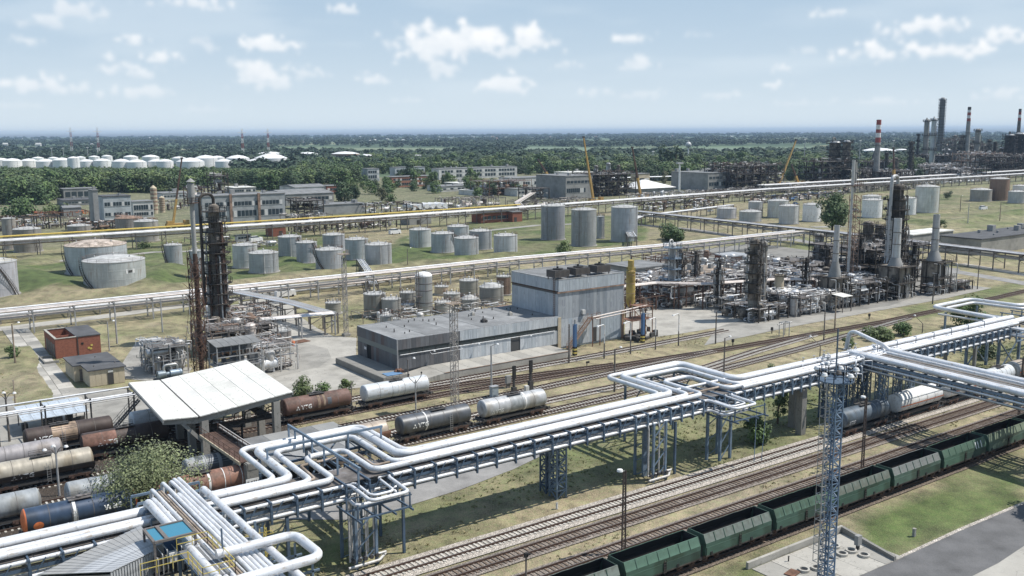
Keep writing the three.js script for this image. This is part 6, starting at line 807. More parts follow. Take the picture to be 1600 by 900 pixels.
tank('grey tank with pale lid behind the bright cone lidded one', 733,464,30,437, yg[2], { stair: false });
tank('dark rusty tank with scaffold rail behind the large pale lidded one', 787,462,22,431,M.tankRusty, { stair: false, railMat: M.steel });
tank('cream tank with pale lid behind the silver vessel', 690,462,22,448,M.cream, { stair: false });
tank('low clutter tank with white lid behind the squat right one', 706,474,26,458, yg[1], { stair: false, railMat: M.rust });
tank('small pale tank standing beside the slender lattice mast', 605,546,20,492, yg[1], { stair: false, roof: .8 });
tank('small pale tank by the corner of the hall roof', 616,520,0.1 + 18,497, yg[1], { stair: false });
tank('small dark grey tank with flat top left of the lattice mast', 521,492,24,472, yg[2], { stair: false, roof: .2, railMat: M.steel });
tank('small grey brown tank with cone roof at the yard edge beside the orange barrel', 441,548,30,515, wm([.33,.31,.28],.75,.1,T.plate), { stair: false, roof: .5, railMat: M.galv });
{ // the silver upright vessel
 const p = at(663,492),[x, , z] = [p[0] * 1.008,0, p[2] * 1.008], h = tallAt([x, 0, z],431), t = thing('silver_vessel', 'tall silver upright vessel with domed white head behind the hall roof', 'vessel', [x, 0, z]);
 new MB().lathe(x, 0, z, [[2.2,0],[2.2, h]],28).build('shell', M.silver, t); new MB().dome(x, h, z, 2.2,1.1,28).build('head', M.tankWhite, t); for (const y of [h * .3, h * .62, h * .8]) new MB().lathe(x, y, z, [[2.2,0],[2.27,.03],[2.27,.2],[2.2,.23]],28).build('ring', M.steel, t);
 const l = new MB(); for (const dx of [-2.9,-2.3]) l.beam([x + dx, 0, z + 1.4],[x + dx, h + 1.6, z + 1.4],.16); for (let y = 1; y < h + 1; y += .6) l.beam([x - 2.9, y, z + 1.4],[x - 2.3, y, z + 1.4],.06); for (const y of [h * .5, h]) { l.box(x - 2.6, y, z + 1.4,1.8,.1,1.8); l.rail([[x - 3.5, y, z + 2.3],[x - 1.7, y, z + 2.3]],1,.05,.9); } l.build('ladder_frame', M.steel, t);
}
// ------------------------------------------------------------------ process plant
const hv = (p, row) => tallAt(p, row);
// a column: shell, skirt, ring platforms with rails, riser pipes, overhead line
function column(label, p, h, r, o = {}) {
 const [x, , z] = p, t = thing('process_column', label, 'process column', p), m = o.mat || M.soot, sk = o.skirt || h * .1, rd = rng(Math.round(x * 7 + z * 3));
 const far = h > 34, pt = far ? .7 : .14, rt = far ? .22 : .07; const prof = [[r, sk],[r, h * (o.neck || .96)]]; if (o.neck) prof.push([r * .72, h * (o.neck + .05)],[r * .72, h * .97]); const top = prof[prof.length - 1];
 new MB().lathe(x, 0, z, prof, 24).build('shell', m, t); new MB().dome(x, top[1], z, top[0], h - top[1],20,4).build('head', o.headMat || m, t); new MB().lathe(x, 0, z, [[r * 1.08,0],[r, sk]],24).build('skirt', o.skirtMat || M.darkConcrete, t);
 const n = o.platforms === undefined ? Math.max(2,Math.round(h / 4.5)) : o.platforms;
 for (let k = 1; k <= n; k++) { const y = sk + (h * .96 - sk) * k / n - .4,R = r * (o.neck && y > h * o.neck ? .72 : 1),W = R + (o.pw || Math.max(.7, r * .42)), pl = new MB(); pl.lathe(x, y, z, [[R, -pt],[W, -pt],[W, 0],[R, 0]],16); const e = pl.build('platform', o.platMat || M.sootDark, t); const q = []; const a0 = rd() * 6; for (let j = 0; j <= 10; j++) q.push([x + W * Math.cos(a0 + j * .55), y, z + W * Math.sin(a0 + j * .55)]); new MB().rail(q, far ? 2 : 1.05, rt, W * .6).build('railing', o.railMat || M.sootDark, e); if (k < n) { const b = new MB(); for (let j = 0; j < 4; j++) { const a = a0 + j * 1.5; b.beam([x + W * .95 * Math.cos(a), y - .1, z + W * .95 * Math.sin(a)],[x + R * Math.cos(a), y - 1.2, z + R * Math.sin(a)],.12); } b.build('bracket', M.sootDark, e).userData.kind = 'stuff'; } }
 for (let k = 0; k < (o.risers === undefined ? 4 : o.risers); k++) { const a = rd() * 6.28,R = r + .35 + .3 * rd(), y0 = h * (.1 + .2 * rd()), y1 = h * (.55 + .4 * rd()),X = x + R * Math.cos(a),Z = z + R * Math.sin(a); new MB().pipe([[x + r * .9 * Math.cos(a), y1, z + r * .9 * Math.sin(a)],[X, y1,Z],[X, y0,Z],[X + 1.5 * Math.cos(a), y0,Z + 1.5 * Math.sin(a)]],.1 + .14 * rd() * Math.min(1.4, r), { seg: 8, bend: .4 }).build('riser', k % 2 ? M.pipeDull : o.riserMat || M.soot, t); }
 if (!o.plain) { const q = new MB(); for (let k = 0; k < n * 5; k++) { const a = rd() * 6.28,R = r + .3 + .7 * rd(), y = sk + (h * .9 - sk) * rd(),X = x + R * Math.cos(a),Z = z + R * Math.sin(a),L = 1 + 3.5 * rd(); rd() < .6 ? q.pipe([[X, y, Z],[X, Math.min(h * .95, y + L),Z]],.05 + .07 * rd(), { seg: 5 }) : q.box(X, y, Z, .3 + .5 * rd(),.3 + .9 * rd(),.3 + .5 * rd(), a); } q.build('fittings', rd() < .5 ? M.steel : M.pipeDull, t).userData.kind = 'stuff'; }
 { const l = new MB(), a = o.la || 2.2,X = x + (r + .35) * Math.cos(a),Z = z + (r + .35) * Math.sin(a); for (const d of [-.25,.25]) l.beam([X + d, 0,Z],[X + d, h, Z],.08); for (let y = 1; y < h; y += .7) l.beam([X - .25, y, Z],[X + .25, y, Z],.05); l.build('ladder', M.steel, t); }
 if (o.over) { const s = o.over, q = new MB(); q.pipe([[x, h - .4, z],[x, h + 1.6 * Math.abs(s), z],[x - 2.4 * s, h + 1.6 * Math.abs(s), z + .3],[x - 2.4 * s, h * .3, z + .3],[x - 3.4 * s, h * .26, z + .4]],.34 * Math.min(1.4,Math.max(.7, r / 1.6)), { seg: 10, bend: 1.3 }); q.build('overhead_line', o.overMat || m, t); }
 return t;
}
// a fired heater: dark box or drum with a cone and a stack
function furnace(label, p, w, hb, hs, rs, o = {}) {
 const [x, , z] = p, t = thing('furnace', label, 'furnace', p), rd = rng(Math.round(x + z)), m = o.mat || M.soot;
 if (o.round) new MB().lathe(x, 0, z, [[w / 2,.8],[w / 2, hb]],24).build('firebox', m, t); else new MB().span(x - w / 2, x + w / 2,1.4, hb, z - w / 2, z + w / 2).build('firebox', m, t);
 const f = new MB(); for (const i of [-1,0,1]) for (const j of [-1,0,1]) if (i || j) f.beam([x + i * w * .54,0, z + j * w * .54],[x + i * w * .54, hb, z + j * w * .54],.26); for (const y of [1.4, hb * .5, hb]) for (const s of [-1,1]) { f.beam([x - w * .54, y, z + s * w * .54],[x + w * .54, y, z + s * w * .54],.2); f.beam([x + s * w * .54, y, z - w * .54],[x + s * w * .54, y, z + w * .54],.2); } f.build('frame', M.sootDark, t);
 for (const y of [hb * .5, hb]) { const pl = new MB(); pl.box(x, y, z + w * .62, w * 1.3,.12, w * .2); pl.rail([[x - w * .65, y, z + w * .72],[x + w * .65, y, z + w * .72]],1,.06,1); pl.build('platform', M.sootDark, t); }
 new MB().lathe(x, hb, z, [[w * (o.cone || .34),0],[rs * 1.15, hs * (o.ct || .16)]],20).build('transition', o.coneMat || M.wallGrey, t); new MB().lathe(x, hb + hs * (o.ct || .16), z, [[rs * 1.12,0],[rs, hs * .5],[rs * .96, hs * (1 - (o.ct || .16))],[rs * .7, hs * (1 - (o.ct || .16))]],20).build('stack', o.stackMat || M.galv, t);
 for (const q of [.45,.7]) new MB().lathe(x, hb + hs * q, z, [[rs * 1.05,0],[rs * 1.16,.03],[rs * 1.16,.2],[rs * 1.05,.23]],20).build('ring', M.steel, t);
 const b = new MB(); for (let k = 0; k < 10; k++) { const X = x - w * .7 + w * 1.4 * rd(),Z = z + w * (.55 + .25 * rd()), y = 1 + (hb - 1) * rd(); b.pipe([[X, .3,Z],[X, y, Z],[X, y, Z - w * .3]],.08 + .07 * rd(), { seg: 6, bend: .3 }); } b.build('burner_pipes', M.pipeDull, t).userData.kind = 'stuff'; return t;
}
// a steel structure with decks, filled with drums, exchangers and pipework
function structure(label, x0, z0, x1, z1, h, levels, seed, o = {}) {
 const t = thing('process_structure', label, 'process structure', [(x0 + x1) / 2,0,(z0 + z1) / 2]), r = rng(seed), bx = o.bay || 5, nx = Math.max(1,Math.round((x1 - x0) / bx)), nz = Math.max(1,Math.round((z1 - z0) / bx)), mf = o.frame || M.sootDark, c = o.thick || .26;
 const X = (i) => lerp(x0, x1, i / nx),Z = (j) => lerp(z0, z1, j / nz), f = new MB();
 for (let i = 0; i <= nx; i++) for (let j = 0; j <= nz; j++) { const top = h * (.86 + .14 * r()); f.beam([X(i),0,Z(j)],[X(i), top, Z(j)], c); }
 for (let l = 1; l <= levels; l++) { const y = h * .86 * l / levels; for (let j = 0; j <= nz; j++) f.beam([x0, y, Z(j)],[x1, y, Z(j)], c * .8); for (let i = 0; i <= nx; i++) f.beam([X(i), y, z0],[X(i), y, z1], c * .8); } f.build('frame', mf, t);
 for (let l = 1; l <= levels; l++) { const y = h * .86 * l / levels; if (o.deck !== false) { const d = new MB(); for (let i = 0; i < nx; i++) for (let j = 0; j < nz; j++) if (r() < .62) d.box((X(i) + X(i + 1)) / 2, y + .12,(Z(j) + Z(j + 1)) / 2,X(i + 1) - X(i) - .1,.08,Z(j + 1) - Z(j) - .1); if (d.p.length) { const e = d.build('deck', M.steel, t); e.userData.kind = 'stuff'; } new MB().rail([[x0, y + .1, z1],[x1, y + .1, z1]],1.05,.06,2).rail([[x0, y + .1, z0],[x0, y + .1, z1]],1.05,.06,2).build('railing', o.rail || mf, t); } }
 const mats = o.mats || [M.pipe, M.pipeDull, M.silver, M.soot, M.rustPale, M.galv], drums = Math.round((o.drums || .5) * nx * nz * levels);
 for (let k = 0; k < drums; k++) { const l = Math.floor(r() * levels), y = h * .86 * l / levels + .3, i = Math.floor(r() * nx), j = Math.floor(r() * nz), rr = .45 + .7 * r(), cx = X(i) + (X(i + 1) - X(i)) * (.3 + .4 * r()), cz = Z(j) + (Z(j + 1) - Z(j)) * (.3 + .4 * r()), m = mats[Math.floor(r() * mats.length)], b = new MB(),L = 2.4 + 2.6 * r();
 if (r() < .6) { b.lathe(cx - L / 2, y + rr + .4, cz, [[.01,-.35],[rr * .8,-.22],[rr, 0],[rr, L],[rr * .8,L + .22],[.01,L + .35]],14, 'x'); for (const s of [-.3,.3]) b.box(cx + s * L, y + .3, cz, .3,.9, rr * 1.4); b.build('exchanger', m, t); } else { const H = Math.min(h * .9 / levels * 1.1,2 + 3 * r()); b.lathe(cx, y, cz, [[rr * .7,0],[rr * .7,.4],[rr, .6],[rr, H],[rr * .7,H + .3],[.01,H + .42]],14); b.build('drum', m, t); } }
 const groups = mats.slice(0,4).map(() => new MB()), np = Math.round((o.pipes || 5) * nx * nz * levels);
 for (let k = 0; k < np; k++) { const g = groups[k % groups.length], y = .5 + h * .95 * r(), x = x0 + (x1 - x0) * r(), z = z0 + (z1 - z0) * r(),L = 1.5 + 6 * r() * r(), s = r() < .5 ? 1 : -1, a = (.05 + .13 * r() * r()) * (o.pr || 1); const y2 = clamp(y + (r() - .6) * 4,.3, h); r() < .62 ? g.pipe([[x, y, z],[Math.min(x1 + 1,Math.max(x0 - 1, x + s * L)), y, z],[Math.min(x1 + 1,Math.max(x0 - 1, x + s * L)), y2, z],[Math.min(x1 + 1,Math.max(x0 - 1, x + s * L)), y2, z + (r() - .5) * 3]], a, { seg: 6, bend: .3, caps: false }) : g.pipe([[x, y, z],[x, y, clamp(z + s * L, z0 - 1, z1 + 1)],[x, y2, clamp(z + s * L, z0 - 1, z1 + 1)]], a, { seg: 6, bend: .3, caps: false }); }
 groups.forEach((g, k) => { if (g.p.length) g.build('pipework', mats[k], t).userData.kind = 'stuff'; });
 const pm = new MB(); for (let k = 0; k < nx * nz * (o.pumps === undefined ? 1.5 : o.pumps); k++) { const x = x0 + (x1 - x0) * r(), z = z0 + (z1 - z0) * r(); pm.box(x, .3, z, 1.4,.4,.7); pm.cyl([x - .6,.75, z],[x + .5,.75, z],.32,.32,8); } if (pm.p.length) pm.build('pumps', M.brightBlue === 0 ? M.dark : M.steel, t).userData.kind = 'stuff';
 return t;
}
// a long rack: frames along a line with pipes side by side
function rack(label, pts, h, w, pipes, gap, m, o = {}) {
 const t = thing('pipe_rack', label, 'pipe rack', [pts[0][0],0, pts[0][1]]); const nrm = (k) => { const a = pts[Math.max(0, k - 1)], b = pts[Math.min(pts.length - 1, k + 1)], l = Math.hypot(b[0] - a[0], b[1] - a[1]); return [-(b[1] - a[1]) / l, (b[0] - a[0]) / l]; };
 for (const [off, y, r, pm] of pipes) new MB().pipe(pts.map((q, k) => { const n = nrm(k); return [q[0] + n[0] * off, h + y, q[1] + n[1] * off]; }), r, { seg: 8, joint: o.joint || 0, bend: 1 }).build('pipe', pm, t);
 for (let k = 1; k < pts.length; k++) { const [ax, az] = pts[k - 1],[bx, bz] = pts[k],L = Math.hypot(bx - ax, bz - az), nx = -(bz - az) / L, nz = (bx - ax) / L, n = Math.max(1,Math.round(L / gap)); for (let j = 0; j <= n; j++) { if (k > 1 && !j) continue; const x = lerp(ax, bx, j / n), z = lerp(az, bz, j / n), f = new MB(), q = (s, y) => [x + nx * s * w / 2, y, z + nz * s * w / 2]; f.beam(q(-1,0), q(-1, h + (o.up || .3)), o.leg || .3); f.beam(q(1,0), q(1, h + (o.up || .3)), o.leg || .3); f.beam(q(-1.15, h - .2), q(1.15, h - .2),.26,.3); if (h > 4.5 && !o.bare) { f.beam(q(-1, h - 1.6), q(1, h - 1.6),.2); f.beam(q(-1, h * .3), q(1, h - 1.7),.12); } f.build('frame', o.frameMat || m, t); } if (o.beam) for (const s of [-1,1]) new MB().beam([ax + nx * s * w / 2, h - .4, az + nz * s * w / 2],[bx + nx * s * w / 2, h - .4, bz + nz * s * w / 2],.22,.34).build('girder', m, t); }
 return t;
}
const spread = (n, w, y, seed, ms, r0 = .1, r1 = .3) => { const r = rng(seed), out = []; for (let k = 0; k < n; k++) { const a = r0 + (r1 - r0) * r(); out.push([-w / 2 + w * (k + .5) / n, y + a, a, ms[Math.floor(r() * ms.length)]]); } return out; };
rack('long rack of white pipes crossing behind the hall from edge to edge', [[10,-247],[92,-248],[180,-250],[245,-246.5],[322,-248.5]],5.2,5,[[-2.3,.4,.26,M.pipe],[-1.3,.25,.16,M.pipeDull],[-.6,.3,.2,M.pipePink],[.4,.25,.14,M.steel],[1.2,.3,.22,M.pipe],[2.3,.4,.24,M.pipePink],...spread(4,4.6,-1.5,2,[M.pipeDull, M.pipePink, M.pipe],.1,.2)],9,M.galv, { beam: true, joint: 8 });
rack('low rack of white pipes on the ground behind the long rack', [[10,-266],[86,-262.5],[130,-260],[184,-262]],1.3,7, spread(8,7,.1,3,[M.pipe, M.pipeDull, M.rustPale, M.pipePink],.12,.4),8,M.darkConcrete, { bare: true, joint: 8 });
rack('rack with yellow pipe crossing the whole plant behind the storage tanks', [[30,-402],[124,-402],[214,-403],[306,-409],[522,-430],[820,-434],[1000,-440]],6.6,6,[[-2.6,.3,.28,M.pipe],[-1.8,.3,.22,M.pipePink],[-1,.35,.26,M.pipeDull],[-.3,.2,.2,M.pipeTan],[.5,.3,.28,M.pipePink],[1.3,.25,.2,M.pipeDull],[2.2,.4,.3,M.pipe],[2.8,.2,.18,M.pipeDull],[-1.5,-1.4,.25,M.pipe],[1.5,-1.4,.25,M.pipeTan]],12,M.steel, { beam: true });
new MB().pipe([[0,8,-405],[124,8,-405],[214,8,-406],[300,8,-411]],.34, { seg: 8 }).build('yellow_pipe', M.pipeYellow, scene.children[scene.children.length - 1]);
rack('rack of pale pipes running away on the right past the tall tanks', [[335,-360],[327.4,-269],[326,-236],[315,-154],[311,-120]],5.6,6,[...spread(9,6,.1,5,[M.pipe, M.steel, M.pipeDull, M.pipePink],.12,.3),...spread(5,5.4,-1.5,6,[M.pipeDull, M.pipe],.12,.22)],9,M.steel, { beam: true, joint: 8 });
rack('short rack of white pipes over the concrete yard left of the hall', [[70,-204.4],[93.2,-201.2]],4.7,2.6, spread(6,2.6,.1,7,[M.pipe, M.pipe, M.pipePink],.12,.26),7.6,M.galv, { joint: 6 });
rack('rack of brownish pipes joining the long rack beside the white van', [[92.6,-201],[91,-222],[86,-246]],4.6,3.4, spread(7,3.4,.1,8,[M.pipeDull, M.pipePink, M.pipe, M.pipeTan],.12,.24),6.5,M.steel, { joint: 6 });
rack('low pipe rack running off between the middle tanks', [[128,-248],[140,-275],[150,-300]],2.2,2.6, spread(5,2.6,.1,9,[M.pipeDull, M.pipe],.12,.24),7,M.steel, { bare: true });
rack('pale rack right of the three tall tanks joining the yellow piped rack', [[262,-283],[300,-330],[332,-352],[420,-372]],4,3.6, spread(6,3.6,.1,10,[M.pipe, M.pipeDull],.14,.26),10,M.steel, { beam: true });
rack('white piped rack over the dense pipework from the yellow silo to the black column', [[164,-182],[176,-181],[184.5,-172],[205,-166],[214,-160]],6.2,2.2, spread(4,2.2,.1,11,[M.pipe, M.pipePink],.2,.34),6,M.rustDark, {});
rack('far pale rack in front of the right hand distillation units', [[560,-468],[760,-470],[1000,-476],[1300,-500]],6,7, spread(9,7,.1,12,[M.pipe, M.pipePink, M.pipe],.25,.5),18,M.steel, { beam: true });
rack('far pale rack behind the trees at the right of the water tower', [[560,-640],[760,-600],[960,-560]],5,4, spread(4,4,.1,13,[M.pipe, M.pipePink],.3,.5),20,M.steel, {});
rack('rack climbing past the low brick sheds in the middle distance', [[300,-408],[330,-455],[390,-520]],5,4, spread(6,4,.1,14,[M.pipeDull, M.pipePink, M.pipeTan],.2,.35),12,M.steel, {});

// ---- left unit: black column, rusty stack, shelter, exchangers
{ const p = [69.4,0,-209]; column('sooty black column with many platforms left of the hall', p, tallAt(p, 318),1.55, { mat: M.soot, platforms: 10, pw: 1.6, risers: 18, over: 1.3, overMat: M.sootDark, neck: .78, skirt: 7, riserMat: M.rustDark, skirtMat: M.darkConcrete });
 const s = [56.2,0,-181.5], h = tallAt(s, 276), t = thing('rusty_stack', 'slim rusty stack in a guyed lattice frame with grey chimney head', 'stack', s),[x, , z] = s;
 new MB().lathe(x, 0, z, [[.45,0],[.42, h * .62]],18).build('lower_stack', M.rustDark, t); new MB().lathe(x, h * .62, z, [[.42,0],[.42, h * .26]],18).build('upper_stack', M.wallGrey, t); new MB().lathe(x, h * .88, z, [[.44,0],[.66, h * .02],[.64, h * .085],[.5, h * .09]],18).build('chimney_head', M.wallGrey, t); new MB().lathe(x, h * .975, z, [[.86,0],[.02,.7]],18).build('rain_cap', M.wallGrey, t);
 { const q = new MB(); q.lathe(x, h * .87, z, [[.45,0],[1.3,0],[1.3,.12],[.45,.12]],14); const rr = []; for (let k = 0; k <= 10; k++) rr.push([x + 1.26 * Math.cos(k * .628), h * .87, z + 1.26 * Math.sin(k * .628)]); q.rail(rr, 1,.06,1); q.build('platform', M.rustDark, t); }
 new MB().truss([x - .2,0, z],[x - .2, h * .6, z],1.9,1.9,17,.09).build('lattice', M.rustDark, t); { const g = new MB(), r = rng(4); for (let k = 0; k < 44; k++) { const y = h * .55 * Math.pow(r(),1.6), a = r() * 6.28, b = a + (r() - .5) * 2.4; g.beam([x + (.8 + r()) * Math.cos(a), y, z + (.8 + r()) * Math.sin(a)],[x + (1 + 1.6 * r()) * Math.cos(b), y + 1 + 2.4 * r(), z + (1 + 1.6 * r()) * Math.sin(b)],.07); } for (const [a, b] of [[-3.2,-2],[2.6,2.2],[-3.4,2.4]]) g.beam([x + a, 0, z + b],[x, h * .62, z],.05); g.build('rusty_bracing', M.rust, t).userData.kind = 'stuff'; }
 const c = thing('pump_shelter', 'open steel shelter with pale sheet roof in front of the black column', 'shelter', [60,0,-173]); for (let k = 0; k < 6; k++) new MB().hex([[55.6 + k * 1.45,7.4,-170.4],[57.0 + k * 1.45,7.4,-170.4],[57.0 + k * 1.45,7.9,-175.4],[55.6 + k * 1.45,7.9,-175.4]],[[55.6 + k * 1.45,7.5,-170.4],[57.0 + k * 1.45,7.5,-170.4],[57.0 + k * 1.45,8.0,-175.4],[55.6 + k * 1.45,8.0,-175.4]]).build('roof_sheet', M.roofGrey, c); { const f = new MB(); for (const X of [55.8,60,64.2]) for (const Z of [-170.6,-175.2]) f.beam([X, 0,Z],[X, 7.6,Z],.2); for (const y of [3.4,5.4]) { f.beam([55.8, y, -170.6],[64.2, y, -170.6],.16); f.beam([55.8, y, -175.2],[64.2, y, -175.2],.16); } f.box(60,3.4,-173,8.6,.12,4.8); f.build('frame', M.galv, c); new MB().rail([[55.6,3.5,-175.4],[55.6,3.5,-169.8],[64.6,3.5,-169.8],[64.6,3.5,-175]],1.05,.07,1.1).build('railing', M.galv, c); } for (let k = 0; k < 7; k++) new MB().span(56 + k * 1.15,57.1 + k * 1.15,5.4,7.4,-175.3,-175.22).build('wall_sheet', M.wallDark, c); { const r = rng(6), e = new MB(); for (let k = 0; k < 12; k++) e.box(56.5 + 7 * r(),4.2,-174.6 + 3.4 * r(),.5 + .8 * r(),.8 + 1.2 * r(),.6); e.build('machinery', M.wallDark, c).userData.kind = 'stuff'; }
 structure('white piped exchanger frame left of the rusty stack', 48.6,-195,55.2,-186.5,6,2,41, { bay: 3.3, mats: [M.pipe, M.silver, M.pipeDull, wm([.16,.2,.21],.6)], drums: 1.2, pipes: 9, frame: M.galv });
 structure('dense pipe frame around the foot of the black column', 62,-206,76,-192,6.4,2,42, { bay: 4, mats: [M.pipeDull, M.pipePink, M.soot, M.rustPale], drums: .8, pipes: 8, frame: M.steel });
 structure('open pipe frame at the right of the pump shelter', 66,-189,73,-174.6,5.4,1,43, { bay: 3.4, mats: [M.pipePink, M.pipe, M.rustPale, M.pipeDull], drums: .5, pipes: 12, frame: M.pipeDull });
 structure('pipe frame carrying the curve of white pipes beside the long rack', 72,-236,90,-222,3.4,1,44, { bay: 4.6, mats: [M.pipe, M.pipeDull, M.pipePink, M.rustPale], drums: .4, pipes: 7, frame: M.steel, deck: false });
 const e = thing('pump_skid', 'silvery blue pump skid on the ground left of the rusty stack', 'pump', [50,0,-181]); { const b = new MB(); b.box(50.4,.3,-181,6.4,.5,2); b.build('base', M.dark, e); const q = new MB(); q.lathe(47.6,1.3,-181,[[.3,0],[.8,.2],[.8,1.6],[.4,1.8],[.4,2.4],[.75,2.5],[.75,4.6],[.2,4.9]],14, 'x'); q.build('casing', wm([.34,.42,.50],.4,.4), e); new MB().pipe([[49,1.6,-181],[49,3,-181],[51.5,3,-181],[51.5,1.8,-181]],.24, { seg: 10, bend: .5 }).build('pipe_bend', M.silver, e); }
 const o = thing('orange_barrel', 'bright orange barrel beside the small tank at the yard', 'barrel', at(457,541)); { const p = at(457,541); new MB().lathe(p[0],0, p[2],[[.5,0],[.55,.1],[.55,1.1],[.5,1.2],[.01,1.22]],14).build('body', M.orange, o); new MB().lathe(p[0],.6, p[2],[[.55,0],[.59,.04],[.55,.08]],14).build('hoop', M.red, o); }
 const k = thing('rusty_plate', 'flat rusty red plate lying on the concrete beside the orange barrel', 'steel plate', at(470,534)); { const p = at(470,534); new MB().box(p[0],.12, p[2],3.4,.12,2.6,.15).build('plate', M.rust, k); }
}
structure('low pipework and pumps around the small tank yard', 104,-214,142,-182,2.6,1,45, { bay: 7, mats: [M.pipeDull, M.rustPale, M.pipe, M.soot], drums: .35, pipes: 9, frame: M.steel, deck: false, thick: .14 });
// ---- right unit
{ const P = (a, b) => at(a, b), col = (l, a, b, top, r, o) => { const p = P(a, b); return column(l, p, hv(p, top), r, o); };
 col('black sooty column at the near edge of the right hand unit', 1175,500,372,1.15, { mat: M.soot, platforms: 6, risers: 9, pw: 1.15, skirt: 5 });
 col('pale grey vessel standing just behind the black sooty column', 1190,486,376,.95, { mat: M.tankDull, platforms: 2, risers: 2 });
 col('blue grey framed vessel beside the open concrete yard', 1049,476,380,.9, { mat: M.pipeDull, platforms: 5, risers: 5, pw: 1.6, platMat: M.blueLight, railMat: M.blueLight, over: .6 });
 col('second pipe tower next to the blue grey framed vessel', 1062,470,388,.6, { mat: M.soot, platforms: 4, risers: 4, pw: 1.2 });
 col('grey column with dark head where two racks meet', 1278,424,364,1.5, { mat: M.tankDull, platforms: 2, risers: 3, skirt: 3 });
 col('tall dark main tower with looping overhead pipe in the right hand unit', 1393,452,287,2.5, { mat: M.sootDark, platforms: 9, risers: 9, pw: 1.2, over: 1.4, overMat: M.galv, neck: .84, skirt: 4 });
 col('sooty stout column left of the main tower', 1353,428,345,1.7, { mat: M.soot, platforms: 5, risers: 5, pw: 1.3 });
 col('sooty column half behind the main tower, left side', 1371,420,350,1.5, { mat: M.soot, platforms: 5, risers: 4, pw: 1.2 });
 col('thin dark column right of the main tower with a bent pipe', 1409,432,362,.9, { mat: M.soot, platforms: 3, risers: 4, over: -.8, overMat: M.galv });
 col('squat column behind the flared concrete stack', 1240,494,461,.95, { mat: M.pipeDull, platforms: 1, risers: 1, pw: .3 });
 for (const [l, a, b, c, r] of [['slim dark column among pipes left of the black sooty column', 1122,482,404,.55],['slim dark column between the flared stack and the left furnace', 1258,474,402,.6],['slim dark column just right of the rusty lattice mast', 1341,444,366,.7],['slim dark column left of the drum furnace', 1426,446,378,.7],['slim dark column behind the blue grey framed vessel', 1086,462,392,.5],['slim dark column behind the left furnace', 1290,446,384,.55]]) col(l, a, b, c, r, { mat: M.sootDark, platforms: 4, risers: 4, pw: .9 });
 const fur = (l, a, b, w, hbRow, topRow, rs, o) => { const p = P(a, b), hb = hv(p, hbRow), h = hv(p, topRow); return furnace(l, p, w, hb, h - hb, rs, o); };
 fur('furnace with straight grey stack, left of the rusty lattice mast', 1302,478,5.2,432,352,.72, { ct: .3 });
 fur('furnace with pale slim waisted stack in front of the main tower', 1396,464,6.2,415,341,1.05, { stackMat: M.tankPale, ct: .18 });
 fur('drum furnace with grey stack at the right end of the unit', 1456,456,6.4,407,335,.95, { round: true, ct: .22 });
 { const p = P(1216,478), t = thing('flared_stack', 'squat flared concrete stack beside the black sooty column', 'stack', p); new MB().lathe(p[0],0, p[2],[[1.7,0],[1.75,1.2],[1.3,4.6],[1.15,8.4],[1.0,8.4]],24).build('shell', M.cream, t); new MB().lathe(p[0],8.2, p[2],[[1.15,0],[1.9,0],[1.9,.14],[1.15,.14]],18).build('platform', M.sootDark, t); const q = []; for (let k = 0; k <= 12; k++) q.push([p[0] + 1.85 * Math.cos(k * .524),8.3, p[2] + 1.85 * Math.sin(k * .524)]); new MB().rail(q, 1,.06,1).build('railing', M.steel, t); }
 { const p = P(1325,456), h = hv(p, 250), t = thing('flare_mast', 'tall rusty lattice mast carrying a slim pipe stack in the right hand unit', 'flare stack', p),[x, , z] = p; new MB().truss([x + 1.2,0, z],[x + 1.2, h * .74, z],2.2,2.2,18,.1).build('lattice', wm([.30,.22,.17],.9,0,T.rust), t); new MB().lathe(x - .4,0, z, [[.42,0],[.34, h * .8],[.44, h * .81],[.44, h],[.3, h]],16).build('stack', M.pipeDull, t); new MB().box(x + .6, h * .81, z, 4,.16,3).build('platform', M.rustDark, t); new MB().rail([[x - 1.4, h * .81, z + 1.5],[x + 2.6, h * .81, z + 1.5],[x + 2.6, h * .81, z - 1.5]],1.1,.07,1).build('railing', M.rustDark, t); }
 const mx = [M.pipe, M.silver, M.pipeDull, M.soot, M.rustPale, M.galv];
 structure('dense frame of exchangers and white pipes behind the open concrete yard', 178,-200,196,-176,6.5,2,51, { mats: [M.pipePink, M.pipe, M.white, M.pipeDull, M.silver], drums: .9, pipes: 11, pr: 1.3, frame: M.rustDark, bay: 4.5 });
 structure('silver exchangers and pumps left of the black sooty column', 186,-176,200,-163,3.4,1,52, { mats: [M.silver, M.pipe, M.pipeDull, M.white], drums: 1.4, pipes: 14, pr: 1.2, frame: M.sootDark, bay: 4, deck: false });
 structure('dark pump frame at the foot of the black sooty column', 181,-162,192,-150.5,3.6,1,53, { mats: [M.soot, M.pipe, M.pipeDull, M.pipe], drums: 1, pipes: 14, frame: M.sootDark, bay: 3.6 });
 structure('pipe frame between the flared stack and the left furnace', 196,-164,212,-150,5.2,2,54, { mats: [M.pipe, M.white, M.pipeDull, M.silver], drums: .8, pipes: 12, pr: 1.3, frame: M.steel, bay: 4 });
 structure('frame of white pipes behind the flared stack', 204,-190,232,-168,6.2,2,55, { mats: [M.pipe, M.white, M.pipeDull, M.pipePink, M.silver], drums: .9, pipes: 11, pr: 1.3, frame: M.sootDark, bay: 5 });
 structure('black pump frame in front of the rusty lattice mast', 216,-162,232,-149.5,6.6,2,56, { mats: [M.pipe, M.pipeDull, M.sootDark, M.pipe], drums: .8, pipes: 10, pr: 1.2, frame: M.sootDark, bay: 4 });
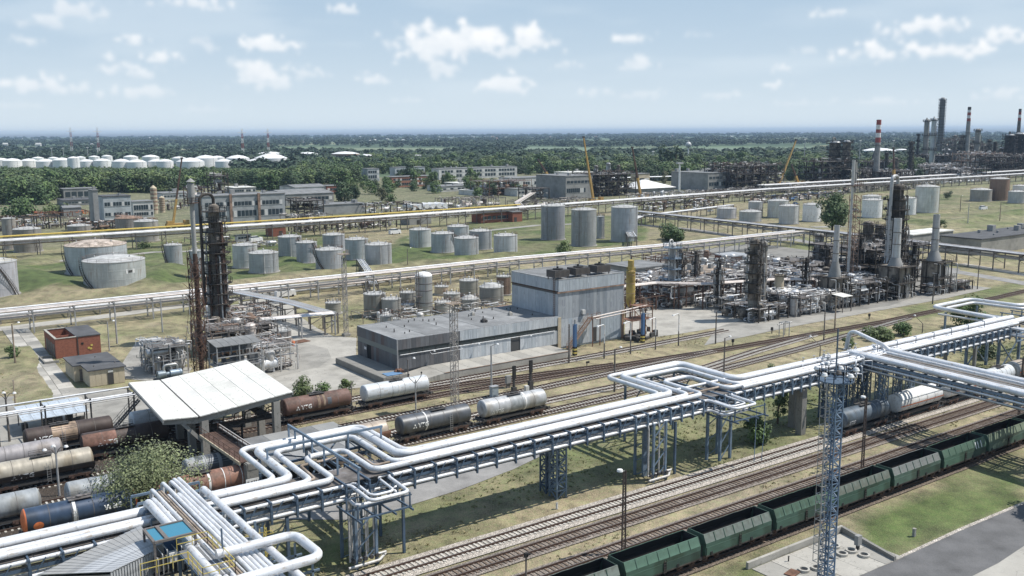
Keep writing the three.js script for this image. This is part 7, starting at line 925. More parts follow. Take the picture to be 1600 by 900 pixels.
 structure('black pipe frame between the lattice mast and the middle furnace', 232.5,-168,246,-150,5.8,2,57, { mats: [M.pipe, M.pipeDull, M.sootDark, M.galv], drums: .8, pipes: 10, pr: 1.2, frame: M.sootDark, bay: 4.2 });
 structure('sooty framework joining the columns left of the main tower', 254,-192,282,-168,12,4,58, { mats: [M.soot, M.sootDark, M.pipeDull, M.pipe], drums: .35, pipes: 5, frame: M.sootDark, bay: 6 });
 structure('pump row with small roof at the right end furnace', 250,-150.5,270,-146.5,2.8,1,59, { mats: [M.soot, M.pipeDull, M.pipe, M.rustPale], drums: .8, pipes: 10, frame: M.sootDark, bay: 4 });
 structure('rows of silver drums near the racks crossing', 234,-222,262,-198,4,1,60, { mats: [M.silver, M.pipe, M.tankPale, M.pipeDull], drums: 1.7, pipes: 6, frame: M.steel, bay: 5, deck: false });
 structure('cluttered pipe yard behind the grey roofed switch houses', 222,-240,250,-226,4.6,1,61, { mats: [M.rustPale, M.pipeDull, M.soot, M.pipeTan], drums: .5, pipes: 9, frame: M.rustDark, bay: 6, deck: false });
 structure('pipe clutter behind the yellow silo', 160,-206,178,-178,4.2,1,62, { mats: [M.pipe, M.rustPale, M.pipeDull, M.soot], drums: .6, pipes: 7, frame: M.rustDark, bay: 5, deck: false });
 structure('narrow pipe frame behind the silver exchangers', 196.5,-206,203.5,-176,5.6,2,64, { mats: mx, drums: .7, pipes: 9, frame: M.rustDark, bay: 4 });
 structure('black frame behind the middle furnace', 233,-196,253,-169,6.4,2,65, { mats: [M.soot, M.pipeDull, M.sootDark, M.pipe], drums: .6, pipes: 7, frame: M.sootDark, bay: 5 });
 for (const [l, px, py, w, d, h] of [['white flat canopy roof on thin posts before the lattice mast', 1342,452,6.4,5,4.4],['small pale canopy roof left of the rusty lattice mast foot', 1313,486,4,4.2,4],['white roofed open frame near the middle furnace foot', 1345,470,5,3,3.4],['pale lean-to roof at the right end furnace', 1468,455,4.4,2.6,3.2]]) { const p = P(px, py), t = thing('small_canopy', l, 'canopy', p); new MB().hex([[p[0] - w / 2, h, p[2] + d / 2],[p[0] + w / 2, h, p[2] + d / 2],[p[0] + w / 2, h + .4, p[2] - d / 2],[p[0] - w / 2, h + .4, p[2] - d / 2]],[[p[0] - w / 2, h + .12, p[2] + d / 2],[p[0] + w / 2, h + .12, p[2] + d / 2],[p[0] + w / 2, h + .52, p[2] - d / 2],[p[0] - w / 2, h + .52, p[2] - d / 2]]).build('roof', M.sheetRoof, t); for (const i of [-1,1]) for (const j of [-1,1]) new MB().beam([p[0] + i * w * .45,0, p[2] + j * d * .45],[p[0] + i * w * .45, h + .1, p[2] + j * d * .45],.18).build('post', M.steel, t); }
 { const p = P(1225,525), t = thing('pipe_stand', 'bare galvanised steel stand near the dark pole on dry grass', 'steel frame', p); const f = new MB(); for (const i of [-1,1]) for (const j of [-.6,.6]) f.beam([p[0] + i, 0, p[2] + j],[p[0] + i, 3.2, p[2] + j],.14); f.beam([p[0] - 1,3.2, p[2] - .6],[p[0] + 1,3.2, p[2] - .6],.14); f.beam([p[0] - 1,3.2, p[2] + .6],[p[0] + 1,3.2, p[2] + .6],.14); for (const i of [-1,1]) f.beam([p[0] + i, 3.2, p[2] - .6],[p[0] + i, 3.2, p[2] + .6],.14); f.build('frame', M.galv, t); new MB().pipe([[p[0] - 2.4,2.9, p[2]],[p[0] + 2.6,2.9, p[2]]],.14, { seg: 8 }).build('pipe', M.pipeDull, t); }
}
const ORD = 'first second third fourth fifth sixth seventh eighth ninth tenth eleventh twelfth thirteenth fourteenth fifteenth sixteenth seventeenth eighteenth nineteenth twentieth twenty-first twenty-second twenty-third twenty-fourth twenty-fifth twenty-sixth twenty-seventh'.split(' ');
// ------------------------------------------------------------------ buildings of the middle distance
// front wall along the tracks: near left corner, right end, row of the roof, depth to the back; rows of windows as [low, high] shares of the height
function building(label, px, py, px1, top, deep, m, o = {}) {
 const p = at(px, py),[x0, , z1] = p, x1 = onZ(px1, py, z1)[0], h = tallAt(p, top), z0 = z1 - deep, t = thing(o.name || 'building', label, o.cat || 'building', [x0,0, z1]);
 new MB().span(x0, x1,0, h, z0, z1).build('wall', m, t);
 { const r = new MB(); if (o.gable) r.hex([[x0 - .4, h, z1 + .4],[x1 + .4, h, z1 + .4],[x1 + .4, h, z0 - .4],[x0 - .4, h, z0 - .4]],[[x0 - .2, h + o.gable, (z0 + z1) / 2 + .3],[x1 + .2, h + o.gable, (z0 + z1) / 2 + .3],[x1 + .2, h + o.gable, (z0 + z1) / 2 - .3],[x0 - .2, h + o.gable, (z0 + z1) / 2 - .3]]); else r.span(x0 - .3, x1 + .3, h, h + .4, z0 - .3, z1 + .3); r.build('roof', o.roof || M.roofGrey, t); }
 const pane = new Map();
 for (const [a, b, n, f0 = .03, f1 = .97] of o.rows || []) for (let k = 0; k < n; k++) { const w = (x1 - x0) * (f1 - f0) / n, key = a + ',' + n; if (!pane.has(key)) pane.set(key, [new MB().box(0,0,0, w * .8, h * (b - a),.12).geo(), new MB().box(0,-h * (b - a) / 2 - .06,.04, w * .86,.12,.2).geo()]); const g = pane.get(key), e = new THREE.Mesh(g[0], hash2(k, Math.round(x0),5) < .25 ? M.wallWhite : M.glass); e.name = 'window'; e.position.set((x1 - x0) * f0 + w * (k + .5), h * (a + b) / 2,.05); t.add(e); const s = new THREE.Mesh(g[1],M.wallWhite); s.name = 'sill'; e.add(s); }
 for (const f of o.cols || []) new MB().box(lerp(x0, x1, f), h * .52, z1 + .5,1.2, h * 1.08,1).build('pilaster', M.rustPale, t);
 if (o.door) new MB().box(lerp(x0, x1, o.door),1.2, z1 + .05,1.6,2.4,.12).build('door', M.dark, t);
 if (o.vents) { const r = rng(Math.round(x0)), v = new MB(); for (let k = 0; k < o.vents; k++) { const s = .6 + 1.8 * r(); v.box(lerp(x0 + 2, x1 - 2, r()), h + .4 + s / 2, lerp(z0 + 2, z1 - 2, r()), s, s, s); } v.build('roof_vents', M.wallGrey, t).userData.kind = 'stuff'; }
 return t;
}
const bluish = mat([.52,.57,.61],.8,0, { map: T.concrete });
building('bluish white three storey building beside a tall grey slab at left', 164,351,207,308,14, bluish, { rows: [[.66,.80,9],[.3,.42,9]], roof: M.roofDark, vents: 2 });
building('tall grey concrete slab wall standing left of the bluish white building', 149,357,157,298,10,M.wallGrey, { name: 'slab_wall', cat: 'wall', door: .5, vents: 1 });
building('low white annex with window rows right of the bluish white building', 209,341,241,316,12,M.wallWhite, { rows: [[.5,.8,8],[.15,.35,8]], roof: M.roofGrey });
building('large grey blue factory block with two window bands and brown pilasters', 318,356,447,308,16, mat([.40,.425,.445],.8,0, { map: T.concrete }), { rows: [[.66,.8,22],[.3,.5,20]], cols: [.33,.67], roof: M.roofGrey, vents: 5 });
building('long grey roofed warehouse right of the large factory block', 447,322,522,304,40,M.wallGrey, { gable: 2, rows: [[.4,.7,12]] });
building('second grey warehouse behind the first with a lighter wall', 462,306,512,293,30,M.wallWhite, { gable: 1.5, rows: [[.4,.7,9]] });
building('small red brick block between the warehouses', 511,304,530,291,12,M.brick, { rows: [[.5,.75,4]] });
building('long grey blank shed beyond the dark pipe clutter', 506,336,570,321,14, mat([.36,.37,.375],.8,0, { map: T.concrete }), { vents: 6 });
building('red brick hall with two pale window bands among the trees', 613,293,676,277,14,M.brickPale, { rows: [[.66,.84,18],[.2,.42,18]], roof: M.roofGrey });
building('pale blue office block left of the dark trees', 575,284,593,264,14, bluish, { rows: [[.66,.86,5],[.25,.5,5]] });
building('pale office wing seen between the trees behind the brick hall', 618,279,664,262,12, bluish, { rows: [[.62,.82,9],[.22,.46,9]] });
building('long white office building with many windows behind the trees', 686,281,808,264,14,M.wallWhite, { rows: [[.62,.84,26],[.2,.46,26]], vents: 6 });
building('long low white hall with window row left of the grey block', 802,298,860,279,20,M.wallWhite, { rows: [[.45,.7,16]], roof: M.roofGrey });
building('white workshop with flat roof in front of the long low hall', 808,307,846,296,16,M.wallWhite, { rows: [[.4,.7,7]] });
building('grey industrial block left of the first sooty unit', 884,311,925,276,34, mat([.33,.335,.335],.85,0, { map: T.concrete }), { rows: [[.68,.8,7],[.26,.46,10,.03,.75]], roof: M.roofGrey, vents: 3 });
building('grey industrial block left of the second sooty unit', 1106,298,1150,271,40, mat([.33,.335,.335],.85,0, { map: T.concrete }), { rows: [[.66,.8,8],[.26,.48,11]], roof: M.roofGrey, vents: 4 });
building('small cream wall block behind the right yellow crane', 998,294,1015,272,10,M.cream, { rows: [[.5,.7,2]] });
building('row of brick sheds under the yellow piped rack', 752,349,800,334,9,M.brick, { rows: [[.35,.7,6]], roof: M.roofDark });
building('short brick shed left of the tall stained tanks', 801,347,816,332,8,M.brick, { door: .3 });
building('brick shed end below the large factory block', 427,370,447,354,9,M.brick, { door: .6 });
building('grey hut beside dry shrubs under the yellow piped rack', 640,352,674,339,9,M.wallGrey, { door: .4 });
building('low grey roofed switch house behind the yellow silo', 993,437,1046,421,14,M.wallGrey, { roof: M.roofGrey, door: .5 });
building('grey walled switch house with brown roof in the right hand unit', 1074,452,1146,432,12,M.wallGrey, { roof: M.pipeTan, vents: 5 });
building('low dark brick house behind the black sooty column', 1144,419,1172,402,8,M.brick, { roof: M.galv, door: .5 });
building('low building with white roof and blue doors right of the unit', 1425,384,1488,368,10,M.wallGrey, { roof: M.sheetRoof, rows: [[.1,.6,6,.5,.97]] });
building('concrete basin building with dark rooftop plant at the right edge', 1532,399,1640,375,16,M.concrete, { roof: M.roofDark, vents: 9 });
building('white container office with blue door by the parked cars at left', 371,378,392,369,3,M.white, { door: .8, rows: [[.45,.8,3,.05,.7]], cat: 'container', name: 'container_office' });
building('grey shed roof among the orange scrap at left', 100,338,128,325,10,M.wallGrey, { gable: 1 });
building('pale open sided shed with blue goods beyond the scrap at left', 100,310,152,296,14,M.wallGrey, { rows: [[.1,.7,5]] });
{ const p = at(1024,300), t = thing('white_tent', 'white tent roof hall between the right yellow crane and white pole', 'tent', p),[x, , z] = p, a = onZ(999,300, z)[0], b = onZ(1054,300, z)[0]; new MB().span(a, b, 0,3, z - 24, z).build('wall', M.wallGrey, t); const r = new MB(), c = a + (b - a) * .36; r.quad([a - 1,3, z + 1],[b + 1,3, z + 1],[c + 4,9, z - 12],[c, 9, z - 12]).quad([a - 1,3, z - 25],[a - 1,3, z + 1],[c, 9, z - 12],[c, 9, z - 12]).quad([b + 1,3, z + 1],[b + 1,3, z - 25],[c + 4,9, z - 12],[c + 4,9, z - 12]).quad([b + 1,3, z - 25],[a - 1,3, z - 25],[c, 9, z - 12],[c + 4,9, z - 12]); r.build('roof', M.white, t); }
for (const [px, py, top, w, l] of [[242,334,289,7, 'banded cream and brown silo, taller of the pair at left'],[254,332,306,6, 'shorter cream silo beside the taller banded one']]) { const p = at(px, py), d = depthAt(p), r = w / 1500 * d / 1.4, h = tallAt(p, top), t = thing('silo', l, 'silo', p); new MB().lathe(p[0],0, p[2],[[r, 0],[r, h * .9],[.02, h]],16).build('shell', M.cream, t); for (let k = 1; k < 7; k++) new MB().lathe(p[0], h * k / 7.5, p[2],[[r, 0],[r * 1.06,0],[r * 1.06, h * .05],[r, h * .05]],16).build('band', M.rustPale, t); }
// white drums in a row and their shed roofs
for (let k = 0; k < 6; k++) { const p = at(648 + k * 9.6,329.5 - k * .4), t = thing('white_drum', 'white horizontal pressure drum, ' + ORD[k] + ' from left of six behind the yellow pipe', 'drum', p), r = 1.6; const g = new MB(); g.cyl([p[0],2.4, p[2]],[p[0],2.4, p[2] - 12], r, r, 14); g.build('shell', M.white, t); const s = new MB(); s.box(p[0],.5, p[2] - 2,2.4,1,.5); s.build('saddle', M.concrete, t); }
structure('rack of white vaulted pipes behind the row of drums', 392,-600,430,-575,12,2,71, { mats: [M.pipe, M.white, M.rustPale, M.silver], drums: 1.2, pipes: 5, bay: 8, frame: M.rust });
// ---- far process units
{ const S = (l, a, b, c, d, h, lv, seed, o = {}) => { const p = at(a, b), q = onZ(c, b, p[2])[0]; return structure(l, p[0], p[2] - d, q, p[2], typeof h === 'number' && h > 150 ? tallAt(p, h) : h, lv, seed, { bay: 9, thick: .5, frame: M.sootDark, mats: [M.sootDark, M.soot, M.rustDark, M.pipeDull], drums: .7, pipes: 11, pumps: .3, pr: 2.4,...o }); };
 const C = (l, px, py, top, w, o = {}) => { const p = at(px, py), r = w / 2 / 1500 * depthAt(p); return column(l, p, tallAt(p, top), r, { risers: 3, platforms: 5, pw: r * .6,...o }); };
 S('sooty black process unit between the two yellow cranes', 936,308,993,30,268,3,81, { pipes: 22, drums: 1.6 }); C('grey column at the left end of the first sooty unit', 931,306,258,6, { mat: M.tankDull }); C('pale column on the roof side of the first sooty unit', 950,300,254,7, { mat: M.tank, platforms: 2 }); C('thin column at the right of the first sooty unit', 966,300,257,5, { mat: M.soot });
 S('sooty black process unit right of the second grey block', 1151,298,1224,34,254,3,82, { pipes: 22, drums: 1.6 }); S('dark pipe clutter left of the first grey block', 832,313,858,16,9,1,83); S('dark pipe thicket left of the long grey shed', 464,342,506,16,11,2,84, { mats: [M.soot, M.rustDark, M.pipeDull, M.sootDark] }); S('pipes and pumps under the yellow piped rack at centre', 470,365,620,14,6,1,85, { bay: 6, mats: [M.rustDark, M.pipePink, M.pipeDull, M.soot], deck: false }); S('white and rusty pipe yard behind the long grey shed', 585,336,660,22,6,1,86, { mats: [M.pipe, M.pipePink, M.rustPale, M.white], deck: false });
 S('old plant clutter behind the old tanks at the left edge', 0,362,96,14,7,1,87, { bay: 6, mats: [M.pipe, M.rustPale, M.pipeDull, M.soot], drums: 1, deck: false }); S('rusty low clutter before the bluish white building', 110,362,240,10,4,1,88, { bay: 6, mats: [M.rustPale, M.rustDark, M.pipePink, M.pipe], deck: false }); S('orange and rusty scrap yard beyond the bushes at left', 60,341,140,20,3,1,89, { mats: [M.rust, M.orange, M.rustPale, M.rustDark], deck: false, frame: M.rust, drums: 1.4 });
 S('cluster of pale twisted ducts above the large factory block', 300,322,333,16,290,2,90, { mats: [M.white, M.rustPale, M.pipePink, M.white], drums: 2.2, frame: M.rustDark }); S('tall dark ducted tower behind the large factory block', 337,322,358,14,268,4,91, { mats: [M.soot, M.white, M.rustDark, M.pipeDull], drums: 1, pipes: 9 });
 S('pump and valve clutter by the parked cars under the rack', 1020,332,1130,16,5,1,92, { mats: [M.rustPale, M.pipe, M.pipeDull, M.rustDark], deck: false }); S('low pipework between the right hand tanks and rack', 1190,318,1330,14,4,1,93, { mats: [M.rustPale, M.pipePink, M.brightBlue, M.pipeDull], deck: false });
 C('left stout silver headed vessel with looping lines, twin', 1302,286,220,17, { mat: M.soot, headMat: M.silver, platforms: 6, over: 1.6 }); C('right silver headed vessel of the twin, slightly slimmer', 1320,287,219,12, { mat: M.soot, headMat: M.silver, platforms: 6 }); S('black framework wrapped round the twin vessels', 1284,290,1328,24,247,4,94, { pipes: 8 });
 C('first of two slim grey twin columns on the right skyline', 1444,262,186,7.5, { mat: M.tankDull, platforms: 3, over: .8 }); C('second of two slim grey twin columns on the right skyline', 1455,264,184,7.5, { mat: M.tankPale, platforms: 3, over: .8 }); C('tallest dark column with many ring platforms on the skyline', 1467,250,152,8, { mat: M.wallGrey, platforms: 20, pw: 1.7 }); C('thin dark column left of the slim twin columns', 1432,262,209,3.5, { mat: M.sootDark }); C('short dark column in front of the slim twin columns', 1421,278,221,6, { mat: M.sootDark, platforms: 6 }); C('grey column with heavy dark head right of the banded stack', 1524,266,201,8, { mat: M.tankDull, platforms: 3 }); C('short grey column left of the banded stack', 1490,250,211,6, { mat: M.tankDull }); C('brownish column just left of the banded stack', 1500,268,211,6, { mat: M.soot, platforms: 5 });
 C('big dark vessel with overhead loop near the right edge', 1574,270,209,14, { mat: M.sootDark, headMat: M.silver, platforms: 9, over: 1.3 }); C('biggest dark vessel with pale head at the right edge', 1591,268,207,18, { mat: M.sootDark, headMat: M.tankPale, platforms: 8 }); C('squat vessel with shining dome left of the big dark vessels', 1566,268,230,14, { mat: M.soot, headMat: M.silver, platforms: 4 });
 S('lattice framework between the banded stack and the headed column', 1504,266,1530,22,212,5,95, { frame: M.steel, drums: .2 }); S('grey framework left of the banded stack', 1486,262,1502,20,214,5,96, { frame: M.steel, drums: .2 }); S('low white pipework under the skyline columns', 1440,272,1530,50,9,2,97, { mats: [M.pipe, M.pipePink, M.white, M.pipeDull], bay: 14 }); S('pinkish pipe frame left of the big dark vessels', 1530,274,1566,30,236,3,98, { mats: [M.pipePink, M.rustPale, M.pipe, M.pipeDull], frame: M.rustPale }); S('dark plant at the foot of the big vessels at the right edge', 1560,276,1640,30,240,3,99); S('dark low plant left of the red and white chimney', 1332,289,1362,20,262,2,100); S('dark low plant right of the red and white chimney', 1378,288,1425,24,266,2,101);
 S('pale and dark pipework below the banded stack', 1500,284,1548,40,12,2,131, { mats: [M.pipe, M.soot, M.pipePink, M.silver], drums: 1.4 }); S('mixed pipework left of the slim twin columns', 1400,284,1446,40,10,2,132, { mats: [M.pipe, M.sootDark, M.pipePink, M.white], drums: 1.4 }); S('dense plant between the tallest column and banded stack', 1470,264,1504,40,240,3,133, { mats: [M.soot, M.pipeDull, M.pipe, M.rustDark], drums: 1.2 }); S('dark framed plant between the chimney and dark column', 1378,276,1420,30,250,3,134); S('tall framed plant behind the pinkish pipe frame', 1534,262,1562,30,222,5,135, { frame: M.steel }); C('dark slim column above the pinkish pipe frame', 1543,266,218,5, { mat: M.soot }); C('second dark slim column above the pinkish pipe frame', 1552,266,221,5, { mat: M.sootDark }); C('lesser dark column behind the thick chimney', 1384,276,238,5, { mat: M.sootDark }); C('short stout column right of the thick chimney', 1398,282,246,7, { mat: M.soot }); C('thin grey column beside the tallest column', 1477,262,226,4, { mat: M.tankDull });
 const chimney = (l, px, py, top, w0, w1, bands, base) => { const p = at(px, py), k = depthAt(p) / 1500, h = tallAt(p, top), t = thing('chimney', l, 'chimney', p),R = (f) => lerp(w0, w1, f) / 2 * k; let last = 1; const part = (f0, f1, m, n) => new MB().lathe(p[0],0, p[2],[[R(f0), h * f0],[R(f1), h * f1]],20).build(n, m, t); for (const [f, m] of bands) { part(f, last, m, 'band'); last = f; } part(0, last, base, 'shaft'); new MB().lathe(p[0], h, p[2],[[R(1),0],[R(1) * .7,0],[R(1) * .7,-2]],20).build('rim', M.dark, t); new MB().lathe(p[0], h * .6, p[2],[[R(.6),0],[R(.6) * 1.3,0],[R(.6) * 1.3,.4],[R(.6),.4]],20).build('gallery', M.steel, t); return t; };
 chimney('thick grey chimney with red and white bands on top', 1368,287,187,10,7,[[.92,M.red],[.85,M.white],[.795,M.red],[.725,M.white],[.645,M.red]],M.wallGrey); chimney('tall grey stack with dark mouth and red and white bands on the skyline', 1508,268,167,9,5,[[.955,M.dark],[.915,M.white],[.87,M.red],[.825,M.white],[.78,M.red]],M.wallGrey); chimney('dark banded stack rising above the big vessels at the right edge', 1587,262,170,8,4,[[.95,M.dark],[.9,M.red],[.85,M.white],[.8,M.red]],M.steel); chimney('short dark stack with pale shaft left of the thick chimney', 1334,300,249,8,6,[[.92,M.dark]],M.tankDull);
}
{ const S = (l, a, b, c, d, h, seed, ms) => { const p = at(a, b), q = onZ(c, b, p[2])[0]; structure(l, p[0], p[2] - d, q, p[2], h, 1, seed, { bay: 8, thick: .3, frame: M.steel, mats: ms, drums: 1.2, pipes: 9, pr: 1.6, pumps: .3, deck: false }); }, w = [M.pipe, M.pipePink, M.white, M.pipeDull], d = [M.soot, M.rustDark, M.pipeDull, M.pipePink];
 S('low pale pipework left of the brick sheds', 690,342,752,20,5,111, w); S('rusty pipework right of the row of white drums', 712,326,790,24,6,112, d); S('pale pipe field between the wood and the warehouses', 455,352,520,14,5,113, w); S('dark pump rows behind the three tall tanks', 820,328,930,18,5,114, d); S('white pipework right of the three tall tanks', 1000,316,1110,20,5,115, w); S('pipework below the second grey block', 1110,312,1200,20,6,116, d); S('pale pipe field left of the far right pipe rack', 1230,302,1330,22,6,117, w); S('pipe yard beneath the thick chimney', 1340,302,1440,24,6,118, d); S('pale pipe yard in front of the skyline units', 1450,290,1560,24,6,119, w); S('rusty machine yard left of the cream silos', 100,352,150,14,4,120, d); S('low sheds and pipes under the wood at left', 250,330,300,16,6,121, d); S('pallets and pipes before the container office', 300,382,372,10,2.4,122, w); S('crates and pipes right of the container office', 395,388,440,8,2,123, w);
 for (const [l, a, b, c, t, m, r] of [['long grey roofed store left of the wood edge', 100,322,150,314,M.wallGrey, M.roofDark],['pale roofed store below the trees at left', 255,312,300,303,M.wallWhite, M.roofGrey],['white store with flat roof right of the tallest dark tree', 690,300,745,292,M.wallWhite, M.roofGrey],['grey shed with pale roof right of the brick hall', 716,296,742,287,M.wallGrey, M.sheetRoof],['white roofed carport below the long white office', 742,306,764,299,M.wallWhite, M.sheetRoof],['pale shed behind the white tent', 1030,282,1060,275,M.wallGrey, M.roofGrey],['white flat store behind the first grey block', 888,282,926,270,M.wallWhite, M.sheetRoof],['long pale store right of the second sooty unit', 1228,300,1290,292,M.wallGrey, M.sheetRoof],['grey hall behind the second grey block', 1084,278,1150,266,M.wallGrey, M.roofGrey],['pale warehouse behind the tall ducted tower', 366,304,400,294,M.wallGrey, M.sheetRoof],['low warehouse at the foot of the wood right of the tower', 405,312,446,304,M.wallWhite, M.roofGrey]]) building(l, a, b, c, t, 22, m, { roof: r, rows: [[.4,.7,9]], vents: 3 }); }
// white tanks along the wood and by the horizon
[[2,262,26,250],[20,264,28,251],[46,262,26,251],[60,258,18,247],[72,264,28,252],[84,257,16,247],[98,264,28,250],[116,266,18,247],[126,258,16,246],[136,262,24,252],[148,258,16,245],[160,262,26,251],[168,257,16,244],[190,264,28,252],[205,258,22,245],[214,264,30,253],[236,258,26,245],[244,263,24,252],[258,264,26,252],[280,256,22,247],[298,264,42,252],[322,262,36,247],[340,258,22,246],[350,264,26,252],[372,262,36,247],[398,264,26,252],[424,263,52,247]].forEach(([x, y, w, ty], k) => tank('white domed tank behind the wood, ' + ORD[k] + ' of the long row counted from left', x, y, w, ty, M.tankWhite, { stair: false, rail: false, roofMat: M.tankWhite, roof: w * .12 }));
for (const [x, y, w, ty, l] of [[422,252,40,240, 'white flat topped tank just behind the last domed tanks'],[481,253,32,240, 'white tank right of the wood edge'],[540,256,44,240, 'white tank with rusty right neighbour on the horizon side'],[570,256,30,243, 'rust coloured tank beside the white one above the trees'],[610,252,32,243, 'white tank glimpsed left of the tallest dark tree'],[650,257,42,245, 'wide white tank above the office wing'],[676,259,34,250, 'lower white tank right of the wide white one'],[710,250,38,243, 'far white flat tank above the long white office'],[1338,248,22,236, 'far white tank left of the widest one by the chimney'],[1372,249,52,235, 'widest far white tank behind the red and white chimney'],[1408,248,20,234, 'far white tank right of the widest one'],[1478,247,26,234, 'far white tank behind the tallest dark column'],[1538,248,22,236, 'far white tank right of the banded stack']]) tank(l, x, y, w, ty, /rust/.test(l) ? M.rustPale : M.tankWhite, { stair: false, rail: false, roofMat: M.tankWhite });
{ const p = at(1075,256), h = tallAt(p, 231), k = depthAt(p) / 1500, t = thing('water_tower', 'ball shaped white water tower on a slim stem above the far trees', 'water tower', p), r = 4.6 * k, b = new MB(), pr = []; for (let j = 0; j <= 14; j++) { const a = (j / 14 - .5) * Math.PI; pr.push([Math.max(.01, r * Math.cos(a)), h + r + r * Math.sin(a)]); } b.lathe(p[0],0, p[2], pr, 24); b.build('ball', M.tankPale, t); new MB().lathe(p[0],0, p[2],[[k * 1.2,0],[k * .9, h + r * .2]],12).build('stem', M.white, t); const c = new MB(); c.lathe(p[0], h + 2 * r, p[2],[[k, 0],[k, 1],[.1,1.6]],10); c.build('cap', M.galv, t); }
{ const p = at(1061,300), h = tallAt(p, 255), t = thing('floodlight_mast', 'white mast with a small head frame right of the white tent', 'light mast', p); new MB().cyl([p[0],0, p[2]],[p[0], h, p[2]],.9,.6,10).build('mast', M.white, t); new MB().box(p[0], h, p[2],6,1.2,2).build('head_frame', M.galv, t); }
for (const [x, y, top, l] of [[113,244,199, 'red and white lattice pylon, leftmost on the horizon'],[155,246,199, 'red and white lattice pylon, second from left on the horizon'],[380,246,201, 'red and white lattice pylon above the middle of the wood'],[420,244,201, 'red and white lattice pylon near the right end of the wood']]) { const p = at(x, y), h = tallAt(p, top), t = thing('lattice_pylon', l, 'pylon', p), n = 6; for (let k = 0; k < n; k++) new MB().truss([p[0], h * k / n, p[2]],[p[0], h * (k + 1) / n, p[2]], lerp(4.4,1.6, k / n), lerp(4.4,1.6, k / n),3,.2).build('section', k % 2 ? M.white : M.red, t); new MB().beam([p[0] - 8, h * .86, p[2]],[p[0] + 8, h * .86, p[2]],.8).build('crossarm', M.white, t); }
for (const [x, y, top] of [[41,254,232],[82,254,231],[100,254,231],[138,252,230],[153,252,232],[1020,262,236],[1256,262,217],[1342,262,219],[1394,262,219]]) { const p = at(x, y), h = tallAt(p, top), t = thing('far_mast', 'thin far lighting mast standing above trees or white tanks', 'mast', p, 'thin far masts on the skyline'); new MB().cyl([p[0],0, p[2]],[p[0], h, p[2]],.8,.4,6).build('mast', M.galv, t); new MB().box(p[0], h - .5, p[2],4,.8,1).build('head', M.white, t); }
// yellow cranes: carrier and telescopic boom leaning to its tip
for (const [bx, by, tx, ty, l, m] of [[271,357,284,248, 'yellow mobile crane with rusty upper boom behind the rusty stack', 1],[927,318,912,215, 'longest yellow crane boom in front of the first grey block'],[1001,312,988,231, 'yellow crane with dark upper boom right of the first sooty unit', 1],[1217,292,1244,219, 'yellow crane leaning right at the second sooty unit'],[1247,290,1237,258, 'short dark yellow crane boom at the right of the second sooty unit', 1],[860,284,841,250, 'thin brown crane boom left of the first grey block', 1],[1397,290,1396,232, 'slim dark crane with yellow base right of the thick chimney', 1],[1357,268,1372,224, 'black lattice crane leaning against the thick chimney', 2]]) {
 const p = at(bx, by), q = onZ(tx, ty, p[2]), t = thing('mobile_crane', l, 'crane', p), f = (a) => [lerp(p[0], q[0], a), lerp(2.5, q[1], a), p[2]], w = Math.max(.8, depthAt(p) / 600),Y = m === 2 ? M.dark : M.crane, U = m ? M.rustDark : M.crane;
 new MB().beam(f(0), f(.38), w * 1.25).build('boom', Y, t); new MB().beam(f(.38), f(.7), w * .95).build('boom_section', m === 1 ? U : Y, t); new MB().beam(f(.7), f(1), w * .7).build('boom_section', U, t); new MB().box(q[0], q[1] + .3, q[2], w * 1.4, w, w).build('boom_head', M.dark, t); const c = new MB(); c.box(p[0] + 2,1.7, p[2],11,1.6,3); c.box(p[0] + 6.4,2.8, p[2],2.4,2.2,2.8); c.box(p[0] - 1.5,3, p[2],3,1.6,2.6); c.build('carrier', Y, t); for (let k = 0; k < 4; k++) for (const s of [-1.3,1.3]) new MB().cyl([p[0] - 2.5 + k * 2.8,.7, p[2] + s - .2],[p[0] - 2.5 + k * 2.8,.7, p[2] + s + .2],.7,.7,10).build('wheel', M.black, t);
}
// parked vehicles
const vehicle = (l, px, py, turn, kind, m) => { const p = at(px, py), t = thing(kind === 'car' ? 'parked_car' : 'parked_van', l, kind, p); t.rotation.y = turn; const L = kind === 'car' ? 4.3 : 6,H = kind === 'car' ? .75 : 1.6,O = (b) => { b.p = b.p.map((v, k) => v + p[k % 3]); return b; };
 O(new MB().hex([[-L / 2,.35,.85],[L / 2,.35,.85],[L / 2,.35,-.85],[-L / 2,.35,-.85]],[[-L / 2 + .1,.35 + H, .8],[L / 2 - .15,.3 + H, .8],[L / 2 - .15,.3 + H, -.8],[-L / 2 + .1,.35 + H, -.8]])).build('body', m, t); O(new MB().hex([[-L * .42,.3 + H, .78],[L * .24,.3 + H, .78],[L * .24,.3 + H, -.78],[-L * .42,.3 + H, -.78]],[[-L * .36,.95 + H, .66],[L * .1,.95 + H, .66],[L * .1,.95 + H, -.66],[-L * .36,.95 + H, -.66]])).build('windows', M.glass, t); O(new MB().box(-L * .13,.97 + H, 0,L * .48,.05,1.36)).build('roof', m, t); for (const i of [-.32,.32]) for (const j of [-.8,.8]) O(new MB().cyl([i * L, .34, j - .1],[i * L, .34, j + .1],.34,.34,12)).build('wheel', M.black, t); };
